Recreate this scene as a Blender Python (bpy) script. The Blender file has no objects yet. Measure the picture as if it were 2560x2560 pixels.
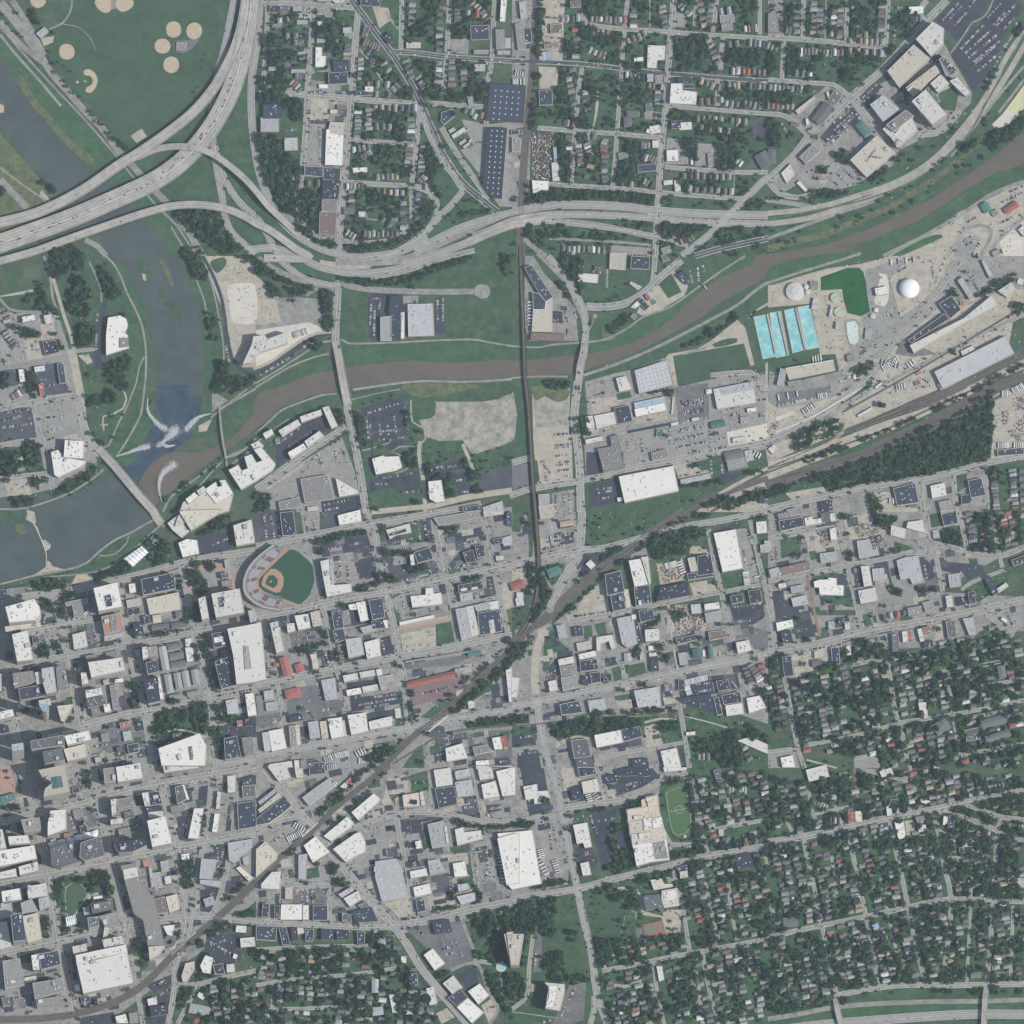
import bpy, math, random
import numpy as np
from mathutils import noise
from mathutils import Vector, Matrix
R=math.radians
random.seed(7)
S=0.918                      # metres per photo pixel
TILT=10.0
KY=1/math.cos(R(TILT))       # the ground is seen 10 degrees off the vertical
TP=1932/640.0
def GX(nx): return (nx-1280)*S
def GY(ny): return (1280-ny)*S*KY
sc=bpy.context.scene
# ---------------------------------------------------------------- camera, sky, sun, exposure
cam=bpy.data.objects.new('camera',bpy.data.cameras.new('camera')); sc.collection.objects.link(cam)
cam.data.type='ORTHO'; cam.data.ortho_scale=2560*S
CD=1500.0
cam.location=(0,-CD*math.sin(R(TILT)),CD*math.cos(R(TILT))); cam.rotation_euler=(R(TILT),0,0)
cam.data.clip_start=10; cam.data.clip_end=20000
sc.camera=cam
SUN_AZ,SUN_EL=108.0,41.0
w=bpy.data.worlds.new('World'); sc.world=w; w.use_nodes=True
nt=w.node_tree; sky=nt.nodes.new('ShaderNodeTexSky'); sky.sky_type='NISHITA'; sky.sun_disc=False
sky.sun_elevation=R(SUN_EL); sky.sun_rotation=R(SUN_AZ); sky.air_density=1.3; sky.dust_density=1.5
bg=nt.nodes['Background']; bg.inputs[1].default_value=0.078; nt.links.new(sky.outputs[0],bg.inputs[0])
sun=bpy.data.objects.new('sun',bpy.data.lights.new('sun','SUN')); sc.collection.objects.link(sun)
sun.data.energy=3.6; sun.data.angle=R(0.55); sun.data.color=(1,.955,.88)
sv=Vector((math.sin(R(SUN_AZ))*math.cos(R(SUN_EL)),math.cos(R(SUN_AZ))*math.cos(R(SUN_EL)),math.sin(R(SUN_EL))))
sun.rotation_euler=(-sv).to_track_quat('-Z','Y').to_euler()
vs=sc.view_settings; vs.view_transform='Standard'; vs.look='None'; vs.exposure=0.60; vs.gamma=1
try:
    sc.cycles.max_bounces=4; sc.cycles.diffuse_bounces=2; sc.cycles.glossy_bounces=2; sc.cycles.transparent_max_bounces=12; sc.cycles.volume_bounces=0
except Exception: pass
HAZE=0.00008
DATA="""@00
G gd 560 0 1170 0 1150 110 1060 210 900 265 740 235 600 130
g gd 330 440 540 160 860 0 900 260 950 560 900 800 960 1100 800 940 600 700
G gd 1050 700 1300 800 1250 950 1120 1050 900 1150 780 980 820 850
G wt 0 450 80 540 160 640 260 800 380 970 500 1100 620 1220 700 1300 850 1400 1020 1560 1130 1700 1220 1820 1320 1980 @01 1500 100 @00 780 1960 780 1820 620 1720 500 1590 420 1500 380 1400 250 1270 100 1080 0 960 -100 700
G sd 0 780 30 800 25 850 0 850
G dt 330 1430 420 1500 370 1540 300 1480
G gb 0 1020 100 1120 260 1300 420 1500 390 1520 240 1340 80 1180 0 1130
G gb 160 560 240 700 400 900 560 1080 700 1180 690 1230 560 1150 380 950 240 790 150 650
r co 70 0 20 150 200 320 430
r co 50 300 400 380 540 520 700 650 850 780 980 900 1150 1000 1250 1070 1330 1180 1450 1280 1550
r co 45 90 0 200 170 270 300 330 420 320 480
r co 40 0 160 150 330 320 470
r co 20 0 260 120 410 300 610 460 800
r co 14 0 200 200 430 420 670 600 860 740 1015 870 1170 1000 1330 1170 1540 1330 1700 1430 1850
r co 14 1290 1710 1380 1860
r co 14 0 1265 150 1380 370 1530
r co 50 0 1350 80 1440 180 1540 250 1640
r co 14 545 0 530 90 470 175 370 220
r co 5 470 180 600 210 690 300 720 380
r co 40 640 1810 740 1860 800 1932
r co 30 1440 1850 1500 1932
g co 1330 1690 1460 1720 1470 1780 1560 1932 1500 1932 1400 1760
G sd 230 0 345 0 330 40 290 62 250 45
G sd 720 0 835 0 835 80 790 98 735 60
G sd 875 0 1000 0 1000 50 930 90 880 60
g co 835 0 880 0 870 70 840 70
G sd 1310 160 1355 180 1368 225 1355 265 1310 285 1270 270 1253 225 1265 180
G sd 1468 168 1512 190 1525 230 1512 275 1468 297 1422 280 1406 235 1422 190
G sd 1225 290 1268 305 1288 345 1272 388 1225 405 1180 385 1166 345 1182 308
G sd 1293 425 1338 445 1352 490 1335 535 1293 552 1248 532 1232 488 1248 445
G sd 502 330 545 348 565 390 548 435 505 450 462 435 446 390 458 348
G sd 628 540 665 520 710 545 737 600 722 660 685 700 645 690 650 660 690 640 700 600 680 572 640 568
G sd 570 620 585 607 600 620 585 633
G co 630 613 643 600 656 613 643 626
G am 1320 310 1400 300 1500 298 1480 330 1410 395 1330 390 1308 350
g dt 985 1025 1070 970 1108 1030 1030 1080
g dt 310 290 410 270 400 320 330 350
p l 5 272 255 335 205 372 240 310 298
b m 4 1372 350 80 60 0
f 200 50 270 80 320 200 260 180
t 130 100 20 60 180 12 110 240 14 140 260 14 170 280 10 370 430 16 400 480 18 420 550 18 370 390 15 440 470 12 480 500 10 530 540 12 480 620 18 510 660 20 550 700 18 690 850 22 700 870 16 740 920 22 770 940 18 820 1010 22 850 1050 26 890 1070 22 930 1100 28 960 1120 20 600 730 12 1465 700 12 1545 410 9 1535 460 9 1530 510 8 1495 660 8 400 250 18 385 240 12 20 110 12 0 120 14
f 1300 1600 1450 1570 1650 1590 1740 1740 1860 1900 1700 1932 1560 1830 1430 1730
f 1380 1880 1500 1850 1560 1932 1380 1932
f 400 1880 560 1850 640 1932 380 1932
f 0 1380 50 1400 20 1500 0 1500
f 280 1340 400 1400 430 1480 350 1430
@00
z gr 1050 700 1300 800 1600 700 1640 0 @10 60 0 40 900 @00 1932 1250 @11 600 100 400 0 @00 1932 1932 1400 1932 1200 1500 900 1250
z gd 400 100 560 0 1680 0 1600 560 1200 980 960 1130 640 720
z gb 0 1000 420 1550 300 1700 0 1780
z ga 0 250 330 560 780 1100 980 1330 1250 1550 1400 1800 1300 1932 1100 1600 700 1300 300 900 0 440
@20
z gr 0 1480 1100 1440 1932 1480 1932 1932 0 1932
@30
z gr 0 1470 900 1300 1500 850 1932 100 1932 1010 1500 1320 900 1640 0 1932
@10
z gr 0 1400 600 1900 1932 1700 1932 1932 0 1932
z gr 1200 1700 1560 1450 1760 1550 1932 1560 1932 1700 1300 1890
@11
z gr 0 0 1932 0 1932 260 1240 260 600 260 0 120
@32
Z -11 0 1060 130 1050 200 1600 0 1700
Z -11 1932 1150 1500 1000 1500 1240 1932 1260
@22
z gr 1290 1480 1932 1560 1932 1932 1340 1932
@33
Z -12 650 0 1932 60 1932 180 1500 270 1050 340 700 420
Z -12 1300 330 1932 500 1932 1000 1400 970
@11
z gr 1250 1380 1932 1300 1932 1620 1260 1680
@Q10
@10
z co 80 0 760 0 700 1930 100 1600 60 1000 80 700 100 200
g gr 60 730 370 740 330 1330 330 1560 300 1650 150 1560 20 1200 0 1010 30 760
g gr 610 70 745 80 740 180 600 180
g gr 450 540 700 560 540 620 410 600
g gr 350 1330 495 1340 480 1760 350 1640 310 1600
g gr 1215 810 1320 1000 1400 1200 1540 1420 1530 1480 1380 1650 1380 1560 1330 1480 1240 1430 1180 1380 1220 1000
g gr 1320 800 1390 810 1360 850 1400 1000 1500 1150 1780 1450 1820 1550 1600 1410 1450 1180
g gr 1580 1480 1740 1610 1650 1670 1200 1840 1300 1720 1400 1640
g gr 1000 0 1110 0 1100 380 1060 380 940 260 1000 170
g as 600 450 715 450 710 580 560 580
g dt 410 745 550 750 545 905 400 905
g ac 390 930 530 940 510 1250 360 1250
g dt 880 50 1000 60 1020 150 930 215
z gr 730 450 920 380 1190 690 1160 800 730 740
z gr 720 780 1210 800 1180 1380 700 1350
z gr 680 1400 1165 1420 1150 1680 1000 1800 650 1840
z gr 70 60 410 60 400 690 220 700 40 700
z gr 440 80 600 80 740 190 710 420 580 520 440 540
z gr 1120 0 1430 0 1420 400 1120 380
z gr 1480 0 1790 0 1750 290 1470 300
z gr 1110 430 1420 450 1400 770 1240 720
z gr 1440 450 1740 470 1730 810 1430 790
z ac 1550 900 1720 930 1700 1330 1540 1130 1640 1100
z ac 1720 940 1932 920 1932 1560 1840 1560 1700 1380
z co 1440 300 1610 290 1600 410 1440 400
r as 40 720 0 900 240 1050 440 1180 650 1250 800 1340 1000 1420 1180 1560 1380 1700 1500 1820 1600
r ac 40 1230 790 1300 980 1400 1200 1480 1300 1540 1390 1570 1440
r ac 34 1560 1440 1480 1540 1380 1640 1270 1760 1100 1880 900 1960
r ac 34 1180 1410 1280 1430 1360 1520 1370 1600 1330 1690 1180 1840
r ac 28 1400 960 1480 1100 1600 1280 1700 1420 1760 1500
r as 30 1010 390 1200 400 1400 425 1600 440 1932 460
r ac 34 220 705 500 725 720 745 1000 770 1210 785
r ac 26 1250 780 1420 785 1740 810
r ac 34 770 100 745 400 720 740 690 1100 665 1400 640 1700 625 1880
r ac 24 430 60 410 400 390 600 370 1000 350 1250 330 1500 320 1600
r ac 22 690 1050 900 1070 1220 1085
r ac 26 680 1375 900 1390 1180 1405
r ac 26 0 30 200 25 450 40 740 60
r ac 24 1100 0 1095 380
r ac 24 1460 0 1440 400 1410 700
r ac 24 1800 0 1780 450 1750 620 1740 900 1700 1330
r ac 24 1230 830 1220 1000 1200 1200 1175 1400 1180 1650
r ac 22 470 1800 620 1815 900 1830 1090 1780 1160 1700
r co 18 330 1650 400 1710 470 1790
r co 18 980 90 1040 180 1080 220
r co 16 780 370 870 480 960 620 1020 710
r ac 22 90 30 80 250 60 560 40 700
r co 10 840 1570 1000 1570 820 1580 840 1650 1000 1660
G gr 850 1590 900 1575 990 1580 1000 1620 980 1650 900 1655 855 1630
p w 9 530 980 565 980 565 1010 665 1025 655 1255 520 1250
p o 7 560 925 670 930 665 1020 540 1010
b l 8 105 945 140 110 0
b k 9 125 845 145 110 0
p w 6 450 360 500 362 500 425 530 430 525 510 448 510
b k 7 640 500 115 80 0
b k 8 620 595 145 90 3
p k 7 365 1260 505 1262 500 1335 495 1340 365 1325
p k 9 508 1270 640 1272 635 1365 510 1362
p k 11 500 1365 630 1365 620 1510 500 1500
b m 9 555 1555 115 90 0
p b 9 480 1605 610 1605 600 1785 475 1770
b l 7 520 1620 60 45 0
b w 5 510 655 70 30 0
b w 6 855 675 65 40 0
b k 5 815 705 120 35 2
p k 9 965 280 1010 250 1045 310 1000 335
p k 6 1395 920 1400 850 1480 825 1500 880 1420 945
p k 7 860 460 890 450 905 475 880 490
p w 5 1475 1025 1570 960 1590 990 1490 1050
b l 4 1590 990 50 12 35
b l 4 1480 985 50 25 30
b l 4 1560 1075 55 22 35
b l 4 1590 1100 60 22 35
b l 4 1620 1065 30 22 35
b k 8 1690 250 140 110 2
b m 6 1700 220 130 30 2
b m 6 1700 395 110 30 0
p k 8 790 0 940 0 935 55 790 45
b l 6 520 5 120 15 0
p o 7 570 0 680 0 660 25 600 30
p w 9 1850 0 1895 0 1880 170 1840 165
b m 8 1845 300 70 150 2
b l 8 1890 330 70 80 0
b l 7 1870 400 100 30 0
b t 6 1190 345 110 45 0
b w 5 785 1285 110 35 2
b d 5 705 1595 90 55 0
b w 5 800 1620 50 40 0
b l 5 265 1090 100 95 2
b d 7 830 240 40 80 -15
b b 5 650 810 70 30 0
b t 5 590 845 60 30 0
b d 5 640 845 50 30 0
b d 5 1460 545 5 5 0
b k 5 1560 1060 10 10 0
b l 6 1690 515 80 50 0
b k 5 1700 600 70 35 0
b l 4 320 540 110 30 0
b d 5 325 575 60 45 0
b l 4 500 310 80 25 0
b d 6 325 325 80 50 -5
b k 5 140 70 80 50 0
b d 5 220 80 80 60 0
b l 5 310 70 60 30 0
b m 5 365 80 50 40 0
b l 5 350 170 80 30 0
b m 5 490 90 60 50 0
b m 5 550 100 60 60 0
b t 5 480 180 40 30 0
b m 5 160 195 80 25 0
b l 4 690 230 65 40 3
b m 4 700 260 65 30 3
b m 5 1620 760 40 70 10
h 4 690 340 685 440
h 5 790 450 790 590
h 4 770 620 990 640
h 2 910 710 1000 715
h 6 820 320 920 360
h 3 780 330 850 400
h 7 770 850 765 1030
h 5 850 830 850 970
h 8 850 815 1200 820
h 4 1170 900 1170 1040
h 3 910 960 1010 960
h 4 740 1130 850 1110
h 5 800 1190 880 1140
h 6 1160 1100 1140 1260
h 7 1260 1110 1250 1290
h 6 920 1340 1100 1330
h 5 690 1410 800 1410
h 6 920 1450 1150 1460
h 5 720 1450 720 1580
h 5 1230 1470 1220 1650
h 4 1110 1540 1110 1720
h 3 1040 1480 1040 1660
h 8 820 1770 1060 1770
h 3 690 1760 740 1790
h 3 960 1660 1060 1740
h 4 1130 460 1170 580
h 8 1180 530 1270 660
h 6 1390 110 1380 380
h 5 1480 470 1475 640
h 3 1570 550 1570 640
h 4 1380 480 1375 620
h 4 1180 40 1170 180
h 2 1410 20 1400 60
h 5 1520 40 1520 160
h 6 1640 20 1750 140
h 4 1530 100 1740 110
h 4 270 620 330 680
h 3 240 630 250 670
h 3 120 160 240 150
h 3 170 290 300 270
h 3 130 380 110 660
h 3 340 400 345 440
h 2 400 1385 470 1385
h 2 400 1425 470 1430
h 2 1630 850 1700 870
h 4 1580 840 1690 900
h 2 960 490 1000 530
h 3 1100 620 1040 680
h 2 1150 330 1200 300
h 2 1240 1370 1270 1340
h 2 1280 1410 280 1340
f 0 1020 180 1040 190 1150 330 1200 330 1560 300 1620 200 1600 60 1350 0 1150
f 0 560 90 600 220 580 220 690 60 700
f 0 710 200 720 360 740 350 920 280 900 190 790 60 780
f 340 1430 490 1440 475 1640 460 1760 330 1640
f 310 1620 440 1780 600 1830 610 1900 480 1870 300 1720
f 680 1850 900 1850 1130 1790 1240 1650 1330 1500 1360 1560 1300 1680 1080 1850 800 1910 660 1900
f 1280 1080 1370 1160 1420 1260 1330 1380 1430 1500 1380 1500 1300 1340 1230 1170
f 1120 170 1300 140 1290 280 1180 280
f 1260 10 1380 10 1370 90 1280 80
f 1470 200 1600 170 1600 280 1500 290
f 1220 470 1360 480 1340 580 1240 540
f 1300 560 1390 600 1380 760 1250 690
f 1580 620 1730 620 1740 760 1600 730
f 1440 680 1570 690 1560 770 1440 770
f 900 830 1060 840 1060 910 880 900
f 1040 950 1130 950 1130 1060 1040 1070
f 800 1010 900 1010 900 1070 800 1060
f 900 1120 1030 1100 1020 1230 900 1250
f 1060 1260 1180 1260 1180 1330 1070 1330
f 850 1440 1000 1440 1000 1560 840 1560
f 1010 1500 1100 1560 1090 1640 1010 1640
f 730 1730 810 1740 830 1820 740 1810
f 430 180 590 200 570 290 450 280
f 550 280 660 290 650 430 560 400
f 60 250 200 260 180 350 40 340
f 60 360 300 380 300 470 80 480
f 260 100 330 110 330 150 270 140
f 900 460 980 460 960 560 910 540
f 960 550 1060 540 1080 600 980 620
f 1060 680 1180 660 1170 750 1040 740
f 800 530 870 560 860 610 800 600
f 1250 1450 1300 1500 1240 1660 1200 1640
f 1630 0 1780 20 1780 60 1650 60
f 1500 0 1600 0 1590 60 1500 60
f 1560 100 1660 80 1640 160 1570 160
t 1415 1105 22 1290 790 30 1320 800 24 720 700 20 740 580 28 600 290 30 1160 710 30 1490 860 28 1180 1400 22 1450 1410 10 1430 680 30
l 12 430 700 540 700
l 8 460 905 570 905
l 8 210 985 320 980
l 3 510 860 540 860
l 5 480 960 485 1240
l 8 1680 485 1750 480
@20
z co 0 0 160 0 130 1560 0 1580
z dt 180 0 400 0 380 460 180 450
z ac 1170 1040 1380 1060 1370 1240 1150 1240
z gr 400 0 860 0 840 160 560 170 540 110 400 100
z gr 880 0 1180 0 1180 210 860 180
z gr 390 110 540 110 560 190 850 220 830 490 390 450
z gr 860 240 1170 250 1150 520 840 490
z gr 1240 0 1850 0 1850 260 1240 220
z gr 1200 260 1580 290 1570 560 1210 530
z gr 1600 290 1932 310 1932 590 1580 570
z gr 340 510 800 540 790 990 200 950 200 700 340 680
z gr 820 550 1150 570 1130 1010 830 990
z gr 1210 590 1932 620 1932 850 1200 790
z gr 1190 840 1932 880 1932 1110 1180 1040
z gr 480 1000 1120 1060 1100 1430 360 1380 330 1000
z gr 1380 1070 1880 1100 1760 1280 1370 1240
z gr 1280 1290 1890 1320 1720 1500 1280 1450
g gr 1140 1480 1680 1520 1620 1600 1140 1550
g gr 350 1640 900 1650 1060 1690 1060 1750 700 1710 320 1660
g gr 130 1700 450 1690 1040 1790 1040 1830 600 1800 250 1790 170 1760
g dt 200 500 350 510 340 670 210 670
g ac 1390 1080 1550 1090 1540 1270 1380 1250
g as 1230 400 1290 400 1300 530 1220 520
g as 1810 910 1932 880 1932 1090 1830 1060
g ac 1230 80 1320 100 1310 210 1230 200
g co 1000 820 1130 850 1130 900 1000 900
g ac 750 1850 1050 1870 1050 1932 740 1932
G dt 640 680 655 700 650 820 620 950 600 985 620 900 630 800
r bl 60 185 0 170 260 150 600 110 1000 85 1300 70 1600 65 1932
r as 26 0 460 300 470 600 490 1000 540 1300 565 1600 590 1932 610
r ac 22 540 100 570 180 850 220 1050 230 1300 250 1600 270 1932 290
r ac 34 1220 0 1200 250 1180 500 1160 800 1130 1100 1110 1400 1100 1560 1080 1932
r ac 22 190 965 500 990 800 1010 1130 1040
r ac 20 1180 800 1500 825 1932 860
r ac 22 280 1390 600 1410 900 1430 1200 1460 1500 1485 1750 1500
r ac 22 1150 1260 1400 1280 1700 1300 1932 1300
r ac 20 870 0 850 200 830 480 810 760 790 1050 770 1300 760 1400
r ac 20 530 500 500 700 480 960 460 1200 450 1390
r co 12 1040 0 1040 230
r ac 14 1390 0 1375 220
r ac 22 1545 0 1520 240
r ac 22 1590 270 1570 560
r ac 20 1550 590 1550 800
r ac 18 1870 0 1870 260
r co 18 820 530 800 760
r ac 50 1280 1932 1500 1760 1700 1560 1932 1330
r co 8 1680 1320 1670 1480
r co 40 270 1660 600 1690 850 1740 1060 1790
r co 20 280 1800 700 1820 1050 1850
r co 14 1390 0 1380 220
r co 36 90 1800 180 1880 260 1932
r as 36 1380 1932 1600 1870 1932 1800
r ac 16 1110 1790 1330 1860
f 190 0 260 0 240 120 230 300 210 460 180 460 200 200
f 160 540 210 550 190 760 190 960 120 1000 130 800
f 90 1370 140 1370 130 1480 90 1480
f 120 1490 330 1430 600 1440 1080 1480 1080 1540 600 1500 300 1530 90 1560
f 1120 1690 1300 1700 1480 1700 1380 1780 1280 1800 1110 1740
f 200 1760 340 1770 330 1800 260 1800
f 430 1770 720 1780 700 1820 440 1800
f 1560 1840 1690 1810 1650 1860 1560 1870
f 80 1700 160 1700 150 1800 90 1790
f 560 20 720 20 700 130 570 120
f 930 0 1090 0 1040 110 940 80
f 520 200 640 220 620 300 530 300
f 640 280 850 250 830 340 640 350
f 380 290 540 300 530 400 390 400
f 1230 310 1390 270 1380 500 1290 520
f 1390 280 1480 270 1480 430 1400 500
f 1580 400 1700 380 1880 380 1860 500 1600 480
f 840 470 1000 480 990 520 840 510
f 800 630 880 620 860 740 800 730
f 900 650 990 660 990 790 920 780
f 880 550 980 550 990 620 890 620
f 330 660 440 680 440 780 350 790
f 320 850 470 860 470 900 330 900
f 1230 850 1330 850 1330 910 1220 900
f 1460 900 1560 900 1590 1040 1400 1020 1470 980
f 1590 960 1700 970 1740 1040 1860 1060 1590 1060
f 1840 680 1932 700 1932 830 1840 790
f 1600 670 1700 690 1680 760 1600 740
f 1300 1070 1400 1070 1390 1200 1310 1190
f 1550 1100 1690 1090 1680 1280 1560 1290
f 360 1020 460 1120 440 1280 360 1240 350 1100
f 350 1290 440 1290 440 1380 360 1370
f 860 1060 950 1060 950 1160 860 1150
f 850 1180 940 1220 930 1400 790 1390 800 1280
f 540 1160 640 1160 680 1260 540 1260
f 480 1000 600 1010 580 1070 480 1050
f 970 1070 1060 1120 1040 1180 960 1160
f 1500 1370 1600 1340 1600 1430 1530 1420
f 1250 1380 1330 1350 1450 1400 1310 1440
f 470 900 540 900 540 970 480 960
f 740 400 820 410 820 480 720 480
f 1720 0 1850 0 1840 60 1720 60
t 1170 1800 24 1220 1850 20 1490 200 24 610 680 40 590 850 20 680 270 26 550 380 24 1830 1540 20 1880 1540 14 1000 1700 30 1040 1700 30 1110 880 26 590 790 26 1900 1060 30 1140 1740 30 1030 760 10 1810 460 26 1540 520 24
p w 8 1025 345 1160 350 1155 455 1100 460 1090 520 1020 515
p w 10 1200 635 1290 635 1290 685 1398 700 1390 795 1190 785
b k 7 1300 610 100 45 2
b k 6 1335 655 80 30 0
b w 5 1080 980 80 60 10
b w 5 1040 995 50 30 -20
b w 7 1213 1178 90 85 2
b k 7 255 740 100 115 2
b k 7 1240 945 70 60 3
b w 7 1310 955 95 55 3
b w 5 957 450 70 30 3
b l 7 235 425 60 60 3
b u 7 285 420 40 60 3
b b 6 335 220 90 70 3
b b 6 300 350 110 35 5
b b 6 480 35 80 50 3
b m 7 65 280 60 200 6
b k 7 118 270 60 110 6
b l 7 85 80 50 130 6
p m 7 0 1040 70 1045 60 1150 0 1150
b k 5 35 1000 80 35 5
p w 7 150 1365 280 1370 275 1440 220 1435 160 1470
b w 6 330 1300 55 140 4
b u 5 328 1180 25 130 4
b D 6 915 860 100 45 2
b D 6 875 925 60 70 2
b d 5 1035 815 50 60 3
b w 5 1180 1380 70 35 5
b w 6 1250 1405 45 85 5
b m 5 1110 600 60 70 5
b l 5 1045 590 50 60 0
b w 5 1085 1090 50 55 3
b m 5 1625 145 110 60 5
b m 7 1625 205 90 60 5
b D 6 1900 1210 100 110 30
b m 5 1500 1210 40 100 3
b w 4 1360 1210 20 70 0
b m 5 840 1180 70 50 3
b k 5 1020 1270 140 55 5
b r 4 1225 1780 25 45 0
b m 5 1165 1890 70 50 20
h 8 600 140 850 150
h 5 430 600 470 780
h 6 450 530 480 750
h 3 550 700 570 830
h 4 380 150 500 140
h 4 480 230 480 430
h 4 610 250 720 250
h 4 590 380 700 430
h 4 920 80 920 200
h 5 1130 50 1160 200
h 4 880 310 1000 260
h 4 1270 40 1340 110
h 4 1420 30 1450 190
h 5 1500 40 1480 200
h 2 1580 90 1640 80
h 4 1760 220 1840 210
h 2 1640 340 1700 330
h 7 1670 540 1900 550
h 4 1800 330 1900 340
h 5 1480 310 1550 470
h 4 1430 620 1560 660
h 4 1430 770 1580 760
h 3 1620 780 1700 790
h 4 1760 780 1870 800
h 3 1640 650 1710 650
h 4 1800 650 1900 660
h 5 1400 900 1580 900
h 4 1610 910 1760 920
h 4 1430 970 1640 990
h 4 1040 650 1130 660
h 4 1100 700 1100 780
h 4 870 570 960 570
h 3 520 1030 620 1030
h 4 700 1060 690 1130
h 4 740 1050 740 1110
h 6 700 1180 700 1370
h 6 740 1180 730 1370
h 5 500 1100 520 1240
h 5 560 1090 600 1190
h 5 1000 1180 1080 1210
h 5 1000 1370 1080 1410
h 3 980 1100 1030 1100
h 8 1300 1330 1640 1340
h 8 1290 1420 1660 1450
h 4 430 1030 430 1120
h 4 1280 1830 1360 1790
h 3 1310 1840 1380 1800
h 4 400 930 460 940
h 9 390 1880 690 1890
h 2 830 1390 900 1395
h 4 1700 1220 1740 1250
h 2 570 1340 590 1260
l 14 250 130 380 140
l 12 250 280 380 290
l 12 240 320 370 330
l 10 170 60 150 200
l 7 1230 1060 1280 1080
l 8 1270 1170 1260 1230
l 14 780 1930 1020 1930
l 10 130 40 130 180
J 150 1000 320 1000 300 1360 150 1350
k 4 20 620 90 620
k 4 30 550 80 560
@30
z gr 0 0 260 0 250 290 0 280
z gr 280 0 600 0 570 310 270 290
z gr 620 0 900 0 890 340 610 320
z gr 140 330 880 370 860 480 650 650 130 600
z gr 0 310 100 320 80 600 0 600
z gr 0 620 330 650 180 860 0 850
z gr 920 60 1200 100 1100 250 920 400
z co 670 720 1000 560 1100 330 1240 170 1330 330 1540 700 1530 780 1340 960 980 1140 940 1250 740 1350 680 1380 400 1470 340 1480 120 1470 0 1370 0 1340 300 1040
z co 0 0 110 0 120 270 0 270
z co 160 870 440 650 560 700 590 760 300 1000
g gr 350 490 600 490 660 640 540 620 320 610
g gr 600 640 720 600 640 700
g gr 120 1450 220 1390 330 1450 220 1470
g gr 1290 700 1400 650 1440 710 1410 840 1280 820
g gr 410 1240 500 1290 400 1330 350 1250
g ga 280 1480 860 1330 1260 1180 1540 890 1640 700 1800 420 1932 160 1932 220 1780 560 1560 920 1300 1230 900 1400 420 1560
g ga 0 1640 400 1580 900 1430 1230 1230 1500 970 1700 700 1932 380 1932 400 1780 700 1540 980 1250 1260 900 1460 500 1600 0 1660
g gr 0 1530 350 1570 100 1590 0 1590
g gr 0 1710 240 1700 0 1770
g gr 0 1810 500 1660 1000 1500 1350 1280 1600 1020 1700 850 1932 780 1932 980 1700 1170 1500 1300 1300 1440 1000 1600 700 1730 400 1830 0 1932
g gb 0 1850 400 1750 900 1550 1250 1330 1600 1060 1600 1100 1280 1370 900 1600 450 1790 0 1900
g wb 0 1932 400 1850 700 1750 1000 1620 1300 1460 1500 1320 1700 1180 1932 1010 1932 1230 1700 1310 1500 1430 1300 1560 1100 1680 900 1760 650 1850 500 1932
g gr 530 1932 800 1810 1100 1690 1500 1440 1700 1320 1932 1240 1932 1380 1700 1450 1500 1560 1100 1800 850 1932
z dt 860 1932 1100 1810 1500 1580 1932 1370 1932 1700 1700 1932
g ap 1270 150 1400 0 1870 0 1932 40 1850 220 1560 700 1490 560 1440 500 1380 430 1440 340 1380 260 1340 230
g gr 1420 340 1480 250 1600 130 1680 0 1720 20 1600 180 1500 270
g ap 690 730 820 615 870 660 800 720 840 790 750 820
g ap 500 910 640 810 700 880 600 960 480 1050 440 1080 390 1040
g ac 510 1300 600 1240 690 1340 680 1390 440 1460 390 1420
g gr 1830 150 1932 100 1932 150 1860 300 1620 680 1560 720 1700 480
g sy 1740 900 1860 740 1932 640 1932 820 1860 870
g gv 1690 940 1780 850 1860 840 1900 870 1800 950 1720 970
g ac 1430 1800 1560 1770 1610 1800 1540 1932 1400 1932
g gv 1740 1800 1932 1650 1932 1932 1780 1932
g ga 930 1932 1200 1790 1310 1770 1320 1790 1000 1932
r co 36 -20 1510 150 1530 330 1560
r hw 40 0 1610 350 1570 700 1470 1000 1360 1250 1200 1500 930 1680 670 1800 430 1950 220
r hw 42 0 1690 300 1648 600 1555 900 1440 1200 1268 1450 1040 1660 790 1820 540 1960 300
r co 26 0 1800 250 1710 500 1620 800 1520
r co 22 1380 1180 1560 950 1760 700 1932 500
r co 20 1740 850 1820 750 1932 600
r ga2 24 620 1932 900 1790 1200 1650 1500 1480 1700 1340 1850 1300 1932 1310
r co 30 870 1932 1200 1770 1500 1590 1700 1460 1932 1370
r ac 44 0 1360 200 1170 320 1020 620 740 850 540 1000 380 1150 210 1350 0
r ac 26 0 280 300 300 600 330 890 360
r ac 22 0 600 250 620 500 640 560 680 640 750
r ac 34 620 740 720 850 820 960 840 1000
r ac 24 0 860 140 880 300 1020
r ac 22 270 0 260 290
r ac 20 600 0 590 310
r ac 20 910 0 890 340 880 430
r ac 20 120 310 105 600
r co 12 440 0 430 300
r ac 22 0 1370 80 1460 200 1490 320 1470 420 1380
r co 12 1700 0 1640 120 1540 170 1500 230 1440 320 1380 400
r ac 36 1130 1010 1300 990 1450 830
r ac 30 400 1330 620 1180 830 1020
r ac 30 1240 190 1140 100 1200 0
r ac 24 1690 1932 1720 1830 1932 1640
r ac 30 1370 1700 1480 1600 1500 1700 1360 1932
r co 24 1500 1730 1600 1700 1690 1750 1610 1932
N long curved white hospital wing with a rounded glass north-east front
p w 28 1115 310 1245 180 1330 230 1325 350 1230 440 1170 370
N white parking garage with a narrow dark slot, largest roof at the medical campus
p o 18 900 545 1100 345 1225 450 990 670
p w 3 960 520 1080 400 1095 415 975 540
N flat cream-roofed medical block with a dark glass roof rim, beside the big car park
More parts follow.
